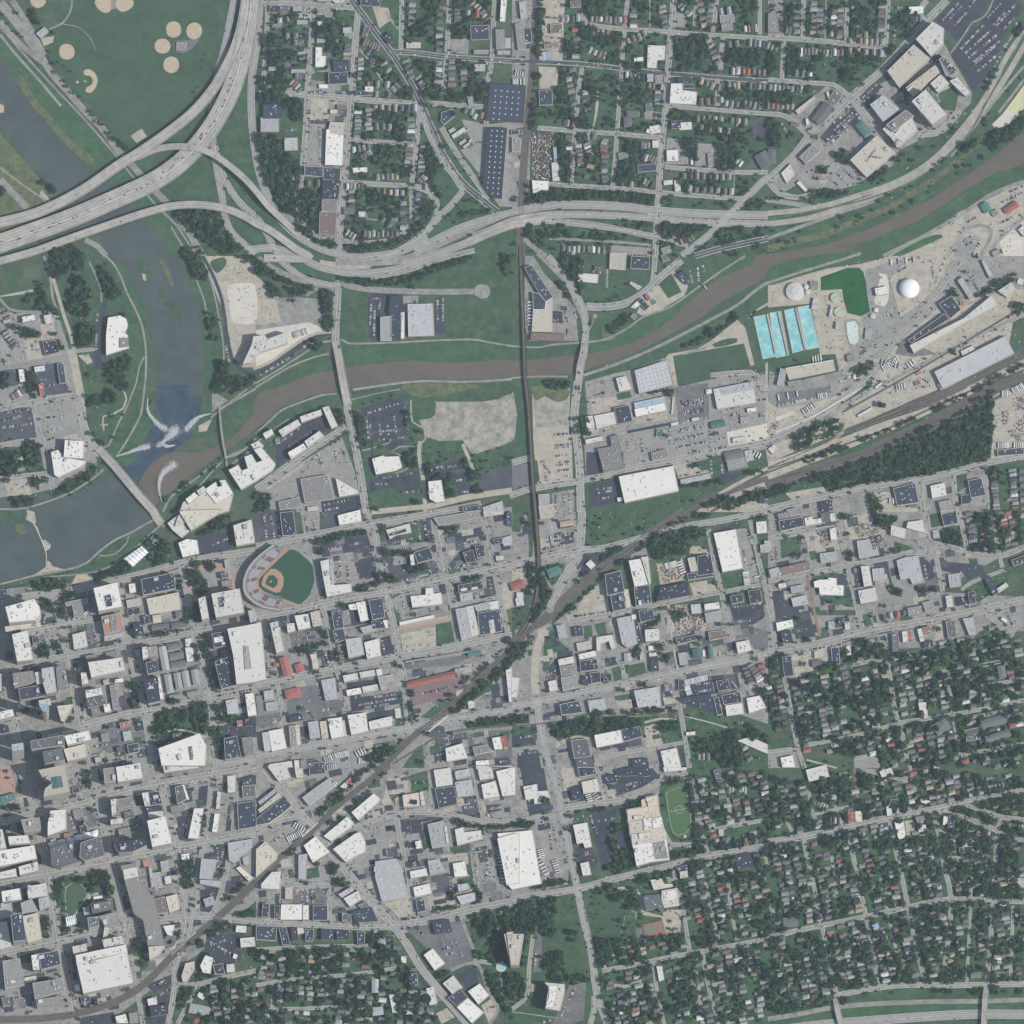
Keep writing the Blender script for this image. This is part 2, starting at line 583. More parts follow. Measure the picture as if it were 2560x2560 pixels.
p m 26 1290 460 1340 435 1440 550 1390 600 1340 580
p k 28 1310 465 1335 455 1425 550 1390 580
p t 16 1040 670 1260 500 1310 550 1200 640 1100 740
p w 18 1225 640 1305 570 1370 640 1285 710
N white slab tower with ribbed roof on the medical campus, tallest beside the lawn
p w 45 1085 790 1190 700 1350 890 1240 965
p w 16 1370 620 1430 590 1530 710 1490 735 1430 680
p n 10 1185 680 1210 660 1300 760 1290 780
p l 18 770 800 870 725 1000 840 870 930
p w 20 865 985 930 930 980 1120 1000 1130
p w 20 1010 960 1090 900 1130 990 975 1125 930 1050
N grey gravel-roofed hospital block at the centre of the medical campus
p m 30 890 960 1040 845 1100 890 950 1010
N parking garage with cars on its cream roof deck, beside the river highway
p o 14 620 1215 820 1030 960 1160 745 1345
p N 10 660 950 715 915 780 1000 730 1040
p m 10 235 1190 340 1090 400 1140 285 1240
p t 6 455 745 470 740 460 700 440 700
p w 6 100 1310 170 1240 200 1320 140 1385
p w 5 215 1385 240 1365 300 1435 280 1450
p D 9 330 900 430 770 480 850 380 940
p d 8 455 760 500 680 560 730 520 790
p t 7 205 840 345 730 360 745 230 870
p w 7 285 900 305 900 315 940 290 950
b w 8 1120 80 110 55 3
p m 6 0 110 60 70 90 250 0 250
p D 6 0 1130 60 1180 40 1220 0 1240
b N 6 1645 1570 60 70 30
p R 7 1785 1580 1870 1520 1885 1555 1840 1600 1795 1605
b m 5 1715 1610 50 40 35
p w 8 1890 1740 1932 1700 1932 1790
b m 5 1720 1910 60 40 25
b k 5 1080 130 60 40 -25
b m 3 1000 330 5 5 0
t 1340 630 24 1500 1110 40 1560 1100 30 1720 1040 36 1750 1080 26 1660 1080 24 1800 1000 30 980 1210 36 1030 1170 20 1640 900 16 600 550 40 580 590 30 720 640 16 1840 970 30 20 1500 20 70 1500 20 110 1500 16 360 1490 30 420 1490 30 500 1480 24 550 1470 20 270 1500 20 360 1040 24 200 1010 26 430 1300 36 540 1180 36 590 1150 24 1340 1050 10 1150 1120 24 1200 960 10 370 1350 20 1310 1220 20 1340 1200 18 1260 1250 16 40 1080 36
f 1620 690 1720 530 1850 330 1932 150 1932 200 1800 440 1650 700
f 1680 1020 1790 960 1932 880 1932 980 1750 1120 1660 1140
f 1460 1120 1560 1040 1600 1060 1500 1160
f 620 20 720 20 740 130 640 120
f 900 170 1100 60 1150 130 1030 230
f 640 180 780 150 780 280 640 240
f 590 380 800 400 780 490 690 480 600 470
f 110 190 260 100 250 180 140 250
f 130 120 240 20 250 80 140 140
f 300 160 400 160 420 240 310 230
f 460 50 560 60 560 130 460 120
f 450 190 560 200 560 260 460 250
f 0 340 100 320 80 480 10 580
f 140 380 260 380 230 470 140 460
f 300 470 350 480 330 580 150 560 150 480
f 370 340 410 350 410 460 330 460
f 880 370 960 340 960 400 900 430
f 20 700 160 680 200 760 130 800 0 780
f 260 650 340 650 320 690 270 720
f 0 880 90 900 100 1110 0 1100
f 380 830 480 790 490 860 390 910
f 540 1130 620 1140 620 1240 520 1240
f 750 1350 900 1250 940 1230 930 1290 800 1370
f 330 1440 560 1440 540 1490 330 1490
f 960 450 1110 330 1110 345 900 540 885 520
f 550 500 600 500 600 600 550 590
f 800 0 900 0 880 60 800 40
h 5 220 30 215 240
h 5 140 230 250 250
h 6 350 30 340 250
h 6 390 30 390 240
h 6 550 80 540 280
h 4 500 90 500 220
h 4 650 50 690 270
h 6 860 50 850 230
h 7 620 310 860 320
h 4 160 550 320 560
h 12 250 390 560 400
h 5 620 390 860 400
h 8 20 660 250 680
h 7 0 800 220 810
h 3 310 280 400 270
h 3 480 250 560 270
h 3 0 350 60 370
h 3 660 260 820 270
h 4 1060 140 1150 140
h 2 200 940 180 1040
l 32 1345 170 1460 45
l 32 1320 150 1440 20
l 32 1410 190 1510 80
l 30 1520 50 1560 0
l 40 1650 140 1760 20
l 40 1720 200 1870 30
l 40 1770 230 1860 130
l 40 1700 190 1790 90
l 44 1455 370 1630 185
l 46 1490 400 1680 230
l 50 1510 440 1730 260
l 50 1550 470 1760 300
l 50 1530 510 1720 340
l 50 1580 540 1780 370
l 40 1640 620 1870 220
l 30 1760 400 1880 170
l 20 700 750 830 630
l 22 720 770 860 670
l 22 760 790 850 720
l 28 500 980 640 850
l 28 520 1000 650 870
l 30 440 1060 620 930
l 30 470 1080 600 980
l 26 490 930 620 830
l 12 650 840 690 890
l 14 500 1180 570 1110
l 14 420 1420 470 1440
l 14 480 1360 530 1400
l 18 520 1310 590 1380
l 18 570 1280 650 1350
l 14 600 1400 680 1380
l 14 650 1280 690 1330
l 10 520 1450 600 1430
l 6 290 1300 350 1280
l 8 100 930 180 1060
l 8 1440 1850 1540 1780
l 8 1490 1850 1560 1820
l 8 1570 1870 1600 1830
l 14 1820 1450 1932 1400
l 14 1830 1490 1932 1450
l 12 1750 1530 1880 1480
l 7 1500 1680 1570 1640
l 12 1740 1690 1850 1640
l 12 960 220 950 340
l 10 930 60 1010 60
l 8 1140 1060 1180 1000
l 8 1350 920 1420 880
l 8 970 750 1010 710
D 14 740 1230 820 1120 770 1190 870 1200
@01
z gr 0 330 150 250 300 200 420 200 600 1000 700 1450 620 1932 200 1932 0 1600
z gr 430 0 850 0 900 100 1110 700 1100 900 1060 1200 880 1500 760 1580 640 1250 600 1000 440 400
z ac 0 400 110 430 430 420 540 760 620 1020 650 1250 740 1450 700 1650 420 1750 0 1860
z gr 650 1550 760 1580 900 1500 980 1480 880 1600 790 1650 700 1760 620 1820 380 1932 0 1932 0 1840 400 1760 640 1650
g ga 860 80 1010 300 1120 560 1180 800 1190 1000 1130 1100 1100 1160 900 1500 880 1560 960 1590 1010 1580 1080 1380 1170 1240 1130 1080 1200 980 1190 700 1130 500 1040 260 940 60
g dt 0 300 250 250 250 280 0 310
G wt 940 40 1000 0 1330 0 1340 60 1400 100 1440 250 1500 450 1530 700 1530 900 1510 1080 1500 1190 1440 1300 1330 1500 1100 1540 1000 1560 1100 1370 1200 1230 1160 1130 1170 1050 1190 900 1180 750 1150 600 1100 400 1010 220
g wt 940 0 1320 0 1330 80 1100 100 940 60
@01
g wd 1180 1040 1510 1060 1500 1200 1440 1320 1470 1370 1330 1450 1150 1640 1050 1750 1030 1700 960 1640 890 1610 880 1560 960 1590 1040 1480 1080 1400 1150 1290 1230 1250 1180 1130
g wt 0 1930 500 1830 700 1730 800 1680 880 1600 1000 1680 1040 1800 1080 1932 1100 2100 0 2100
g wb 2010 1150 1932 1170 1740 1380 1500 1480 1300 1480 1150 1560 1060 1690 1030 1800 1090 1932 1140 1932 1200 1850 1400 1690 1650 1500 1800 1400 1932 1300 2010 1240
g gr 1340 0 1500 0 1600 200 1700 620 1720 800 1690 900 1580 1180 1600 1170 1930 1040 1932 1160 1740 1320 1500 1370 1470 1360 1510 1200 1530 1000 1540 800 1510 500 1440 250 1380 80
G gr 1040 30 1100 60 1150 140 1130 190 1090 190 1060 130
g dt 1070 130 1100 140 1105 190 1080 180
G gr 1190 225 1215 230 1240 300 1310 350 1350 400 1360 500 1350 550 1320 470 1280 400 1220 340
G gb 1200 30 1230 30 1280 120 1310 220 1295 230 1250 140
g wd 1190 985 1430 975 1430 1035 1195 1030
z dt 1530 0 1932 0 1932 840 1830 840 1760 760 1720 560 1650 230
g dt 1520 0 1800 0 1932 200 1932 500 1740 560
G gv 1720 230 1760 210 1880 205 1932 250 1932 490 1800 510 1750 480 1720 300
G gr 1590 40 1690 10 1710 60 1680 100 1640 130 1600 90
g co 1600 1040 1640 1040 1720 1090 1600 1180
g dt 1500 1280 1600 1230 1560 1320 1500 1330
g gr 1140 1932 1250 1810 1500 1620 1700 1520 1932 1350 1932 1580 1740 1580 1500 1720 1330 1932
r ap 26 1530 0 1600 130 1660 280 1690 420 1710 580 1720 700 1760 800 1810 850 1870 880 1932 890
r co 16 760 -30 850 50 910 150 960 280 1020 400 1070 520 1100 700 1100 900 1080 1080 1060 1200 960 1390 880 1510
r co 12 1090 760 1050 840 1030 950 960 1130 890 1270 820 1430 770 1450
r co 12 670 40 710 120 760 250 765 350
r ap 50 790 360 760 460 740 600 740 850
r ac 14 550 720 740 700
r dt 14 845 910 920 1000 955 1080 930 1150 860 1190 780 1210 775 1270
g dt 745 1275 815 1265 815 1280 790 1280 785 1330 770 1280
g dt 590 750 670 740 700 800 660 820 620 780
g as 690 720 790 720 790 860 700 860
r co 12 1340 1932 1700 1530 1932 1440
r co 16 1230 1932 1300 1810 1480 1680 1660 1540 1800 1490 1932 1380
r co 12 1750 1570 1850 1500 1932 1440
r co 14 1590 1220 1932 950
r co 16 1650 1160 1932 1000
r co 12 1570 130 1620 300 1680 620 1690 780
r co 12 1470 150 1540 330 1560 450
r dt 26 400 170 440 300 480 440 540 620 570 800 600 960 640 1180
r dt 60 540 700 580 900 610 1050
r ac 46 600 1100 650 1350 710 1440 760 1500
r co 20 330 0 370 100 400 330 430 400
r co 18 0 320 70 400 200 420 420 420
r co 24 0 855 200 810 490 760
r ac 24 0 1160 250 1100 560 1050
r ac 24 90 430 150 600 200 800
r ac 22 240 1100 290 1300 350 1500 390 1700 400 1800
r ac 18 0 1680 150 1660 340 1640
r ac 24 0 1430 150 1400 290 1390
r co 14 0 1910 200 1900 500 1800 700 1680 780 1610
r co 10 725 1530 725 1640
r ac 20 0 620 40 720 60 830
z as 0 1150 240 1140 280 1390 0 1430
z dt 180 630 400 590 460 640 460 740 210 790
z ac 290 1110 480 1100 490 1240 320 1260
z as 210 840 460 800 520 1030 300 1060
z gr 0 1440 300 1440 340 1640 0 1670
z dt 40 1700 220 1680 240 1800 50 1830
z as 0 860 200 850 200 960 0 1000
z dt 290 470 400 460 420 580 320 600
g dt 480 1360 590 1340 650 1420 640 1480 490 1450
N white riverside park building with a curved east wall, beside the narrow lot
p w 10 815 470 905 455 955 480 968 530 945 590 965 600 975 700 800 755 800 600
p m 12 905 625 972 625 972 690 905 700
N white angular building with a pointed east corner, near the west end of the river bridge
p w 14 385 1490 440 1470 480 1530 560 1540 655 1560 610 1600 440 1680 410 1660
p w 20 490 1400 635 1410 630 1540 480 1530
N white arrow shaped building with an attached long arm, at the south of the demolition site
p w 22 1831 828 1901 679 1911 619 2001 609 2020 638 2161 588 2171 668 2061 708 1960 738 1890 818
p w 10 165 465 262 450 267 490 170 508
p w 9 330 455 385 445 395 510 345 520
p k 8 320 650 420 640 450 730 345 755
b w 7 165 905 40 95 8
b w 6 300 855 80 40 8
p r 5 290 970 325 960 335 1055 305 1060
b k 7 465 890 50 150 8
b m 6 335 1740 80 50 5
b l 5 55 495 60 25 10
@Q00
N white riverside apartment block with notches in its north side, right of the footbridge landing
p w 16 862 1778 900 1758 912 1780 935 1772 922 1728 950 1718 968 1750 990 1742 958 1702 985 1690 1040 1755 1030 1778 965 1820 910 1852
p w 16 772 1852 815 1822 822 1842 838 1838 828 1818 850 1815 882 1868 845 1892 815 1905
p o 14 690 1900 770 1852 815 1905 880 1872 865 1932 660 1990
@01
h 5 40 430 70 500
h 4 40 580 90 650
h 5 100 1070 190 1010
h 3 90 1050 110 1090
h 3 60 620 110 680
h 3 20 400 30 560
h 2 140 1540 160 1610
h 2 290 1730 360 1750
l 24 0 1185 240 1155
l 20 0 1245 160 1210
l 24 0 1300 240 1265
l 9 340 1220 480 1210
l 8 360 1330 410 1310
l 6 360 1390 410 1370
l 7 430 1310 470 1290
l 6 240 660 250 720
l 6 270 640 280 720
l 6 740 420 730 500
l 7 730 590 720 700
l 6 290 930 300 930
l 9 1700 660 1730 800
l 6 360 980 410 970
f 370 0 640 0 660 40 620 100 500 130 420 190 370 160
f 560 150 660 170 690 280 680 400 640 480 590 440 560 300
f 590 520 700 500 730 590 700 660 590 690
f 740 70 800 100 920 290 860 330 790 270
f 500 270 570 260 580 440 520 440
f 790 830 900 820 950 740 1000 760 990 850 930 890 980 1000 900 1000 810 920
f 680 1080 860 1020 900 1100 680 1140
f 80 530 280 560 300 610 160 620
f 260 400 440 390 440 440 360 430
f 180 840 270 900 270 1080 190 1000
f 0 870 60 900 60 990 0 1000
f 20 1480 140 1480 180 1640 60 1660 10 1560
f 170 1400 300 1410 310 1560 230 1600
f 420 1780 560 1700 720 1580 720 1660 600 1760 430 1830
f 60 1840 260 1820 260 1880 120 1890
f 270 190 330 200 370 380 290 380
f 1380 0 1500 0 1560 120 1570 180 1490 190 1440 100
f 1640 800 1740 830 1740 980 1680 1040 1610 1010
f 1740 900 1932 920 1932 960 1750 1050
f 1560 420 1620 440 1640 530 1570 550
f 1590 600 1650 610 1640 640 1590 630
f 1220 1850 1700 1520 1700 1545 1230 1870
f 1800 0 1932 0 1932 60 1830 50
f 240 1670 370 1670 360 1740 240 1740
f 420 640 480 660 480 720 440 720
t 420 410 26 450 480 14 410 590 24 210 340 26 240 300 26 700 1350 30 770 1410 24 850 1370 16 850 1210 20 930 1200 12 940 1010 26 890 280 30 840 190 28 680 900 24 560 600 14 560 680 12 800 60 10 860 800 24 650 1060 20 60 1700 24 30 1700 20 1580 430 26 1600 550 26 1620 620 20 1650 490 16 1690 830 40 1700 950 40 580 200 40 640 560 40 620 640 34 930 450 20
@11
G gr 620 260 840 270 840 640 1100 650 1500 640 1932 680 1932 790 1500 800 1100 780 830 820 720 790 640 660
g gr 1230 280 1620 290 1700 330 1770 270 1932 200 1932 680 1700 640 1430 640 1430 300
g gr 1240 250 1640 250 1720 200 1932 200 1932 0 1700 0 1500 110 1240 200
g ga 620 650 700 680 1100 680 1600 650 1932 700 1932 800 1500 790 1100 780 830 810 680 790
g gr 0 870 400 720 570 740 580 860 400 900 150 1000 0 1060
g wb 0 1060 200 980 400 900 600 860 690 840 850 820 1100 795 1500 805 1932 790 1932 910 1500 930 1250 930 1000 960 760 985 620 1010 450 1060 300 1100 150 1170 60 1250 0 1290
g gr 0 1300 100 1240 200 1140 400 1060 620 1020 620 1140 500 1140 160 1290 0 1420
g gr 730 1010 1000 970 1300 950 1932 930 1932 1040 1700 1090 1350 1100 1180 1080 1120 1070 900 1100 780 1160 740 1040
G gb 1100 980 1300 960 1660 970 1600 1010 1250 1070
g gr 1160 1090 1360 1110 1350 1200 1240 1240 1200 1290 1150 1200
z rb 1350 1100 1550 1100 1700 1100 1830 1080 1932 1030 2010 1000 2010 1300 1932 1400 1700 1490 1640 1500 1540 1400 1400 1390 1300 1350 1260 1270 1350 1200
g rb 1230 1240 1580 1180 1850 1190 1932 1300 1930 1400 1640 1480 1560 1390 1400 1400 1290 1370
g gr 1250 1400 1560 1390 1630 1510 1700 1480 1932 1420 1932 1580 1700 1610 1260 1570
g gr 640 1340 800 1150 1150 1060 1200 1340 1250 1560 1290 1680 1300 1932 860 1932
g as 1290 1590 1560 1520 1600 1640 1310 1680
z as 1680 1620 1932 1580 2050 1580 2050 1790 1932 1800 1700 1830
g co 150 320 300 310 470 325 500 480 460 570 0 680 0 520 190 500
z dt 0 150 40 180 180 320 190 500 0 560
g gv 0 560 400 500 560 570 430 600 0 850
z ac 0 1800 250 1560 350 1550 680 1350 720 1500 780 1800 790 1932 130 1932
z ac 360 1560 690 1360 730 1580 420 1630
g ap 790 1160 950 1090 1100 1065 1140 1140 1170 1340 1000 1400 840 1400
g ap 150 1400 340 1260 500 1200 540 1310 380 1400 230 1530 150 1600
g ap 850 1680 1220 1620 1240 1760 1080 1800 1040 1740 860 1790
g ap 1500 1650 1610 1630 1640 1820 1530 1840
g ap 1310 1590 1550 1530 1570 1600 1320 1650
g ap 840 310 900 280 980 290 940 420 930 600 850 620
g ap 1350 310 1410 310 1430 570 1390 600 1350 590
g co 1110 300 1225 300 1225 370 1110 440
g ap 490 1850 800 1800 810 1932 500 1932
r ap 34 -20 900 90 850 220 760 340 670 450 610 570 580
r dt 22 -20 850 90 810 220 720 340 640 450 585 570 575
r co 44 610 200 800 245 1100 265 1400 270 1640 268
G co 1700 212 1750 225 1770 268 1750 310 1705 322 1660 300 1640 268 1660 230
r co 26 20 10 200 140 350 195 500 230 600 260
r co 20 165 -20 220 60 300 140 380 190
r co 24 380 300 450 250 530 230
r co 14 0 960 200 840 400 710 500 650 570 640
r co 14 0 990 250 840 450 760 550 740
r co 14 640 630 700 660 1000 655 1300 640 1620 630 1750 650 1932 680
r co 18 730 1010 1000 970 1250 945 1600 950 1932 930
r co 14 0 1340 120 1230 200 1160 350 1100 500 1050 610 1040
r co 14 0 1410 150 1300 250 1230
r ac 44 620 180 610 400 600 640 620 720
r ac 44 680 1100 720 1300 780 1600 830 1932
r ac 40 0 1760 180 1630 400 1470 680 1290
r dt 16 80 1760 200 1680 360 1570
r co 8 720 1085 900 1040 1090 1005
r dt 10 1170 1090 1180 1250 1270 1300 1280 1380 1240 1420
r dt 30 1240 1400 1230 1500 1260 1680 1280 1932
r dt 26 1560 1420 1620 1560 1640 1620
r co 12 800 1470 950 1430 1000 1410 1020 1380
r co 12 1190 1440 1080 1440 1020 1480 1140 1520 1150 1600 1050 1640
G ap 1030 1400 1070 1420 1075 1460 1030 1480 990 1460 990 1420
r ap 20 1050 1410 1180 1400
r ap 20 870 1390 880 1500
r dt 46 1290 1895 1600 1820 1932 1770
r dt 40 870 1932 1300 1890
g ap 840 1530 880 1520 890 1640 850 1620
N long riverside apartment building with white roof, south side of its enclosed dark lot
p w 12 240 1490 360 1420 385 1460 265 1540
p w 12 365 1405 480 1325 515 1365 390 1450
p w 12 170 1325 315 1240 340 1280 200 1370
p w 12 330 1220 490 1165 500 1205 345 1265
p w 12 500 1150 550 1140 620 1290 570 1310
N wide white office roof with a bowed east end, below the landscaped roundabout
p w 9 875 1535 960 1510 975 1520 1080 1515 1105 1600 1060 1625 905 1655
N large grey roofed hall at the end of the cul-de-sac street by the river
p l 10 1145 370 1335 365 1345 605 1150 612
p l 8 938 465 1025 455 1025 645 940 645
p k 9 1015 300 1110 300 1105 430 1090 640 1020 620 1020 460 1000 430
b w 9 1108 530 30 200 0
N big plain grey roof in the lot between the river road and the white wedge
p m 9 335 1690 540 1655 590 1840 370 1870
N white wedge shaped roof pointing east beside the four lane street
p w 9 600 1680 775 1780 770 1800 630 1825
p m 7 170 1860 325 1825 345 1900 180 1920
N white roofed office with a rounded south end and a blue glass corner
p w 14 1300 1710 1400 1700 1425 1860 1360 1870 1310 1840
p l 6 1710 1900 1860 1850 1875 1932 1720 1960
p k 8 1560 1900 1700 1880 1700 1932 1560 1932
b l 6 430 1910 80 30 5
b m 4 165 1400 35 40 10
l 20 850 330 920 320
l 12 870 360 860 520
l 12 895 380 890 600
l 14 940 310 930 400
l 20 1410 320 1410 490
l 14 1370 330 1370 500
l 8 1060 1370 1120 1370
l 8 920 1390 990 1380
l 10 860 1260 870 1380
l 8 930 1250 940 1350
l 8 990 1240 1000 1350
l 8 1040 1200 1060 1340
l 20 240 1440 420 1330
l 14 190 1400 330 1300
l 6 410 1550 480 1490
l 8 480 1530 510 1600
l 8 600 1470 610 1560
l 12 650 1450 690 1570
l 6 560 1430 640 1380
l 8 1350 1600 1410 1590
l 8 1460 1600 1540 1570
l 10 930 1680 1180 1640
l 8 1100 1790 1230 1770
l 8 880 1720 990 1720
l 10 1550 1780 1610 1780
l 30 30 900 300 740
l 20 330 700 470 640
l 16 510 1880 700 1840
l 10 520 1920 620 1900
l 8 230 1840 290 1820
l 6 1160 350 1220 345
k 8 290 600 390 570
f 10 20 130 110 280 180 500 230 380 300 280 290 140 170 0 130
f 60 190 160 210 190 300 120 320
f 500 260 580 260 575 560 530 580 500 400
f 640 180 700 170 900 190 1150 160 1350 80 1500 30 1650 0 1650 20 1400 110 1150 210 900 230 650 210
f 1850 0 1932 0 1932 160 1870 150
f 370 640 500 630 500 680 430 720
f 560 1150 640 1170 670 1250 610 1280
f 740 1160 790 1200 830 1400 780 1430
f 1140 1130 1160 1250 1130 1300
f 1140 1440 1200 1440 1220 1600 1150 1600
f 1620 1620 1690 1640 1720 1780 1640 1820
f 1420 1690 1490 1680 1510 1860 1440 1840
f 1260 1580 1330 1570 1320 1680 1290 1640
f 1550 1520 1590 1530 1610 1600 1570 1600
f 0 1780 100 1810 120 1890 60 1932 0 1932
f 1310 1660 1500 1640 1500 1680 1320 1690
f 820 1410 880 1400 870 1450
t 1235 1330 26 790 1450 16 1190 245 26 280 340 24 950 1450 20 1220 1860 30 920 1920 26 1050 1130 8 950 1080 12 880 1100 10 820 1120 12 1030 1060 12 1280 1500 12 740 1040 8 1390 1560 16 1210 1430 12
@21
g wb -80 790 60 790 200 780 350 760 600 735 800 680 1000 600 1200 470 1350 330 1550 180 1700 110 1932 30 2020 0 2020 100 1932 160 1700 280 1550 370 1400 480 1250 560 1000 690 800 770 600 840 520 880 300 900 100 920 -80 910
g ga 600 450 860 410 980 430 1100 420 1300 300 1480 150 1780 0 1932 0 1932 30 1700 110 1500 200 1350 330 1200 480 1000 610 800 690 560 730 560 640 600 600
g gr 0 640 500 660 470 740 250 770 0 790
G gb 680 560 740 540 780 620 700 640
g gr 540 880 700 840 1000 710 1250 580 1450 460 1700 290 1932 150 1932 400 1780 420 1700 480 1450 640 1200 740 900 860 700 900 540 950
g ga 0 940 450 930 440 990 0 990
g gr 0 960 100 1000 120 1400 120 1540 0 1560 40 1200
g gr 120 0 170 0 300 150 400 230 450 330 430 340 350 230 250 140
g gr 540 210 720 240 710 350 560 340
z gr 730 230 900 210 930 280 840 340 720 350
g gr 880 110 1030 110 1030 200 980 240 900 180
g gr 730 150 850 150 800 215 730 215
g gr 1090 210 1190 140 1280 260 1190 320
g gr 1200 90 1300 0 1780 0 1500 170 1400 250 1300 260
g co 100 0 160 0 250 140 370 260 430 340 480 400 500 640 130 640 90 500
g dt 1050 250 1110 220 1180 320 1280 270 1200 130 1220 110 1330 230 1300 300 1100 420 980 450 940 430 1000 300
z ac 550 950 930 840 1180 760 1230 980 1800 860 1932 900 1932 1450 1550 1560 830 1650 560 1650 540 1350 580 1300
g dt 150 990 440 1000 450 1400 460 1700 190 1720 160 1400
g rb 160 1000 430 1010 430 1280 180 1300
G gb 160 990 300 980 430 1010 410 1080 330 1100 250 1060 180 1090 150 1030
g gr 440 940 470 930 450 1350 430 1350
g gr 170 1540 190 1540 210 1700 180 1710
g gd 1215 760 1760 660 1820 850 1260 990
g dt 1180 740 1400 700 1500 640 1700 480 1760 540 1830 820 1800 830 1750 660 1215 755 1250 980 1230 990 1160 770
g dt 1770 480 1850 400 1932 350 1932 370 1800 440 1780 500
G gr 1510 670 1600 630 1700 620 1700 650 1600 680 1530 690
g gr 1770 480 1932 390 1932 800 1880 830 1840 700
g gr 540 180 720 200 720 230 540 210
g ap 560 1480 840 1480 840 1640 640 1650 560 1650
g ap 580 1720 790 1680 830 1860 580 1900
g ap 1480 1520 1600 1500 1640 1640 1820 1610 1880 1600 1650 1700 1520 1710
g gr 560 1690 800 1650 800 1680 560 1720
z gr 650 1932 850 1870 1200 1830 1300 1740 1932 1640 1700 1700 1350 1870 1230 1932
g dt 1220 1580 1480 1530 1490 1640 1260 1680
g gr 1350 1560 1480 1530 1490 1610 1430 1620
g dt 1380 1932 1600 1850 1932 1760 1932 1932
g co 300 1790 470 1760 470 1932 300 1932
g am 0 1570 120 1570 130 1740 0 1760
z dt 590 1080 900 1050 920 1230 640 1340 560 1320 620 1200
z dt 930 1200 1170 1120 1180 1240 930 1280
g co 780 1040 900 1020 900 1080 790 1090
g gr 785 1040 890 1020 900 1070 800 1085
g am 1230 990 1480 960 1490 1230 1260 1260
g ac 1200 1270 1480 1240 1480 1480 1190 1530
g gv 1620 1330 1932 1260 1932 1420 1640 1460
g gr 1480 1530 1600 1500 1590 1640 1510 1710 1480 1600
r co 24 190 -20 330 120 430 240 490 380 530 470 560 600 560 700
r ac 50 270 0 400 150 470 270 530 380 555 500 555 620 530 780 500 940
r ac 48 500 940 480 1100 470 1250 490 1400 510 1600 520 1932
r ac 44 560 380 700 385 850 360 950 310 1040 240 1120 160 1280 30
r ac 26 1080 0 1070 130 1060 210
r co 16 720 100 715 240
r co 14 0 680 200 690 300 670 500 655 700 630 880 540 990 460 1200 380 1400 240 1600 100 1760 0
r co 14 0 920 200 910 420 910
r co 22 540 900 750 830 1000 730 1250 610 1500 480 1700 370 1850 250 1932 200
r ac 36 -20 1810 100 1770 300 1730 520 1700
r ac 36 520 1690 700 1660 900 1600 1200 1550 1500 1480 1800 1430 1932 1400
r ac 36 0 1560 150 1520
r ac 26 540 1370 800 1330 1000 1270 1250 1240
r ac 26 800 1120 1000 1060 1180 1050
r co 16 1300 740 1470 690
r ac 24 1500 900 1800 880 1880 960 1900 1060
G ac 610 445 632 435 645 455 630 475 610 465
r co 8 560 590 600 530 620 460
p k 10 90 90 150 75 310 315 255 350 200 280
p k 9 155 280 200 285 255 350 250 410 160 410
p o 9 160 410 250 410 255 350 305 315 305 580 150 575
p b 7 145 580 395 590 390 650 140 635
b k 8 342 465 75 80 0
b w 6 575 170 150 65 -5
p o 7 740 -20 865 -20 855 110 735 100
b k 8 967 55 140 95 -3
b d 5 655 95 70 35 -3
p l 4 885 210 900 195 980 235 950 260
p k 6 1235 150 1290 110 1350 190 1310 220
p k 6 945 340 980 320 1040 385 1010 415
p w 5 895 390 945 345 970 370 930 400
p r 5 1000 300 1020 290 1050 330 1025 340
b n 4 1075 350 30 30 30
b m 5 920 460 40 40 -40
p b 6 1125 0 1160 0 1190 30 1140 50
Y 30
N grey warehouse roof dotted with two rows of white skylights, south bank of the brown river
p l 9 925 870 1135 800 1170 800 1215 980 960 1045
p w 7 785 925 860 910 910 1010 810 1030
b u 7 1040 1110 235 45 12
b w 7 1045 1165 235 60 12
N huge white warehouse beside the crossroads, with vents near its west end
p w 12 805 1670 1220 1590 1260 1780 850 1870
b w 5 815 1840 40 30 10
p w 9 1520 1010 1820 950 1845 1110 1550 1160
p l 9.5 1565 1010 1820 950 1835 1010 1590 1055
b w 5 1490 1025 50 35 10
p m 9 740 1370 795 1350 850 1600 690 1635 645 1460 750 1440
b w 7 620 1395 130 35 12
p w 7 620 1210 770 1180 790 1270 640 1310
p k 8 770 1150 885 1130 910 1250 795 1275
b w 7 590 1260 60 95 10
p m 6 1050 1490 1170 1460 1185 1520 1060 1550
b k 3 1040 1300 325 18 11
b n 5 1120 1340 60 60 -5
b w 4 1230 1270 60 25 12
b w 4 1385 1235 55 25 12
b N 5 1555 1275 105 50 12
b l 5 1760 1240 70 50 5
b w 5 1810 1165 70 30 8
b o 5 1715 1390 100 40 8
b D 6 1675 1505 145 60 12
b m 6 1700 1570 155 80 12
b l 6 1790 1510 60 80 12
p l 5 1270 1690 1500 1640 1505 1680 1275 1730
b l 7 245 1870 85 140 3
b m 4 440 575 40 45 0
b k 6 1900 1840 60 60 0
b t 3 1215 1130 16 130 -5
b n 4 1895 1205 40 30 0
l 10 470 80 540 80
l 8 600 120 670 125
l 12 400 420 420 500
l 10 470 420 490 480
k 8 140 350 140 520
k 3 1830 1490 1870 1510
l 14 320 1350 420 1340
l 28 320 1430 440 1420
l 20 320 1450 430 1440
l 22 330 1510 430 1500
l 20 350 1560 430 1550
l 20 340 1580 430 1570
l 20 350 1620 440 1610
l 10 390 1660 440 1660
l 10 240 1540 260 1700
l 10 210 1540 290 1640
l 22 1270 1310 1450 1270
l 22 1250 1330 1440 1290
l 22 1230 1390 1440 1350
l 22 1240 1380 1450 1340
l 20 1240 1450 1450 1400
l 20 1260 1440 1480 1400
l 14 1330 1490 1480 1470
l 22 1270 1100 1450 1080
l 22 1280 1120 1440 1100
l 22 1280 1135 1460 1110
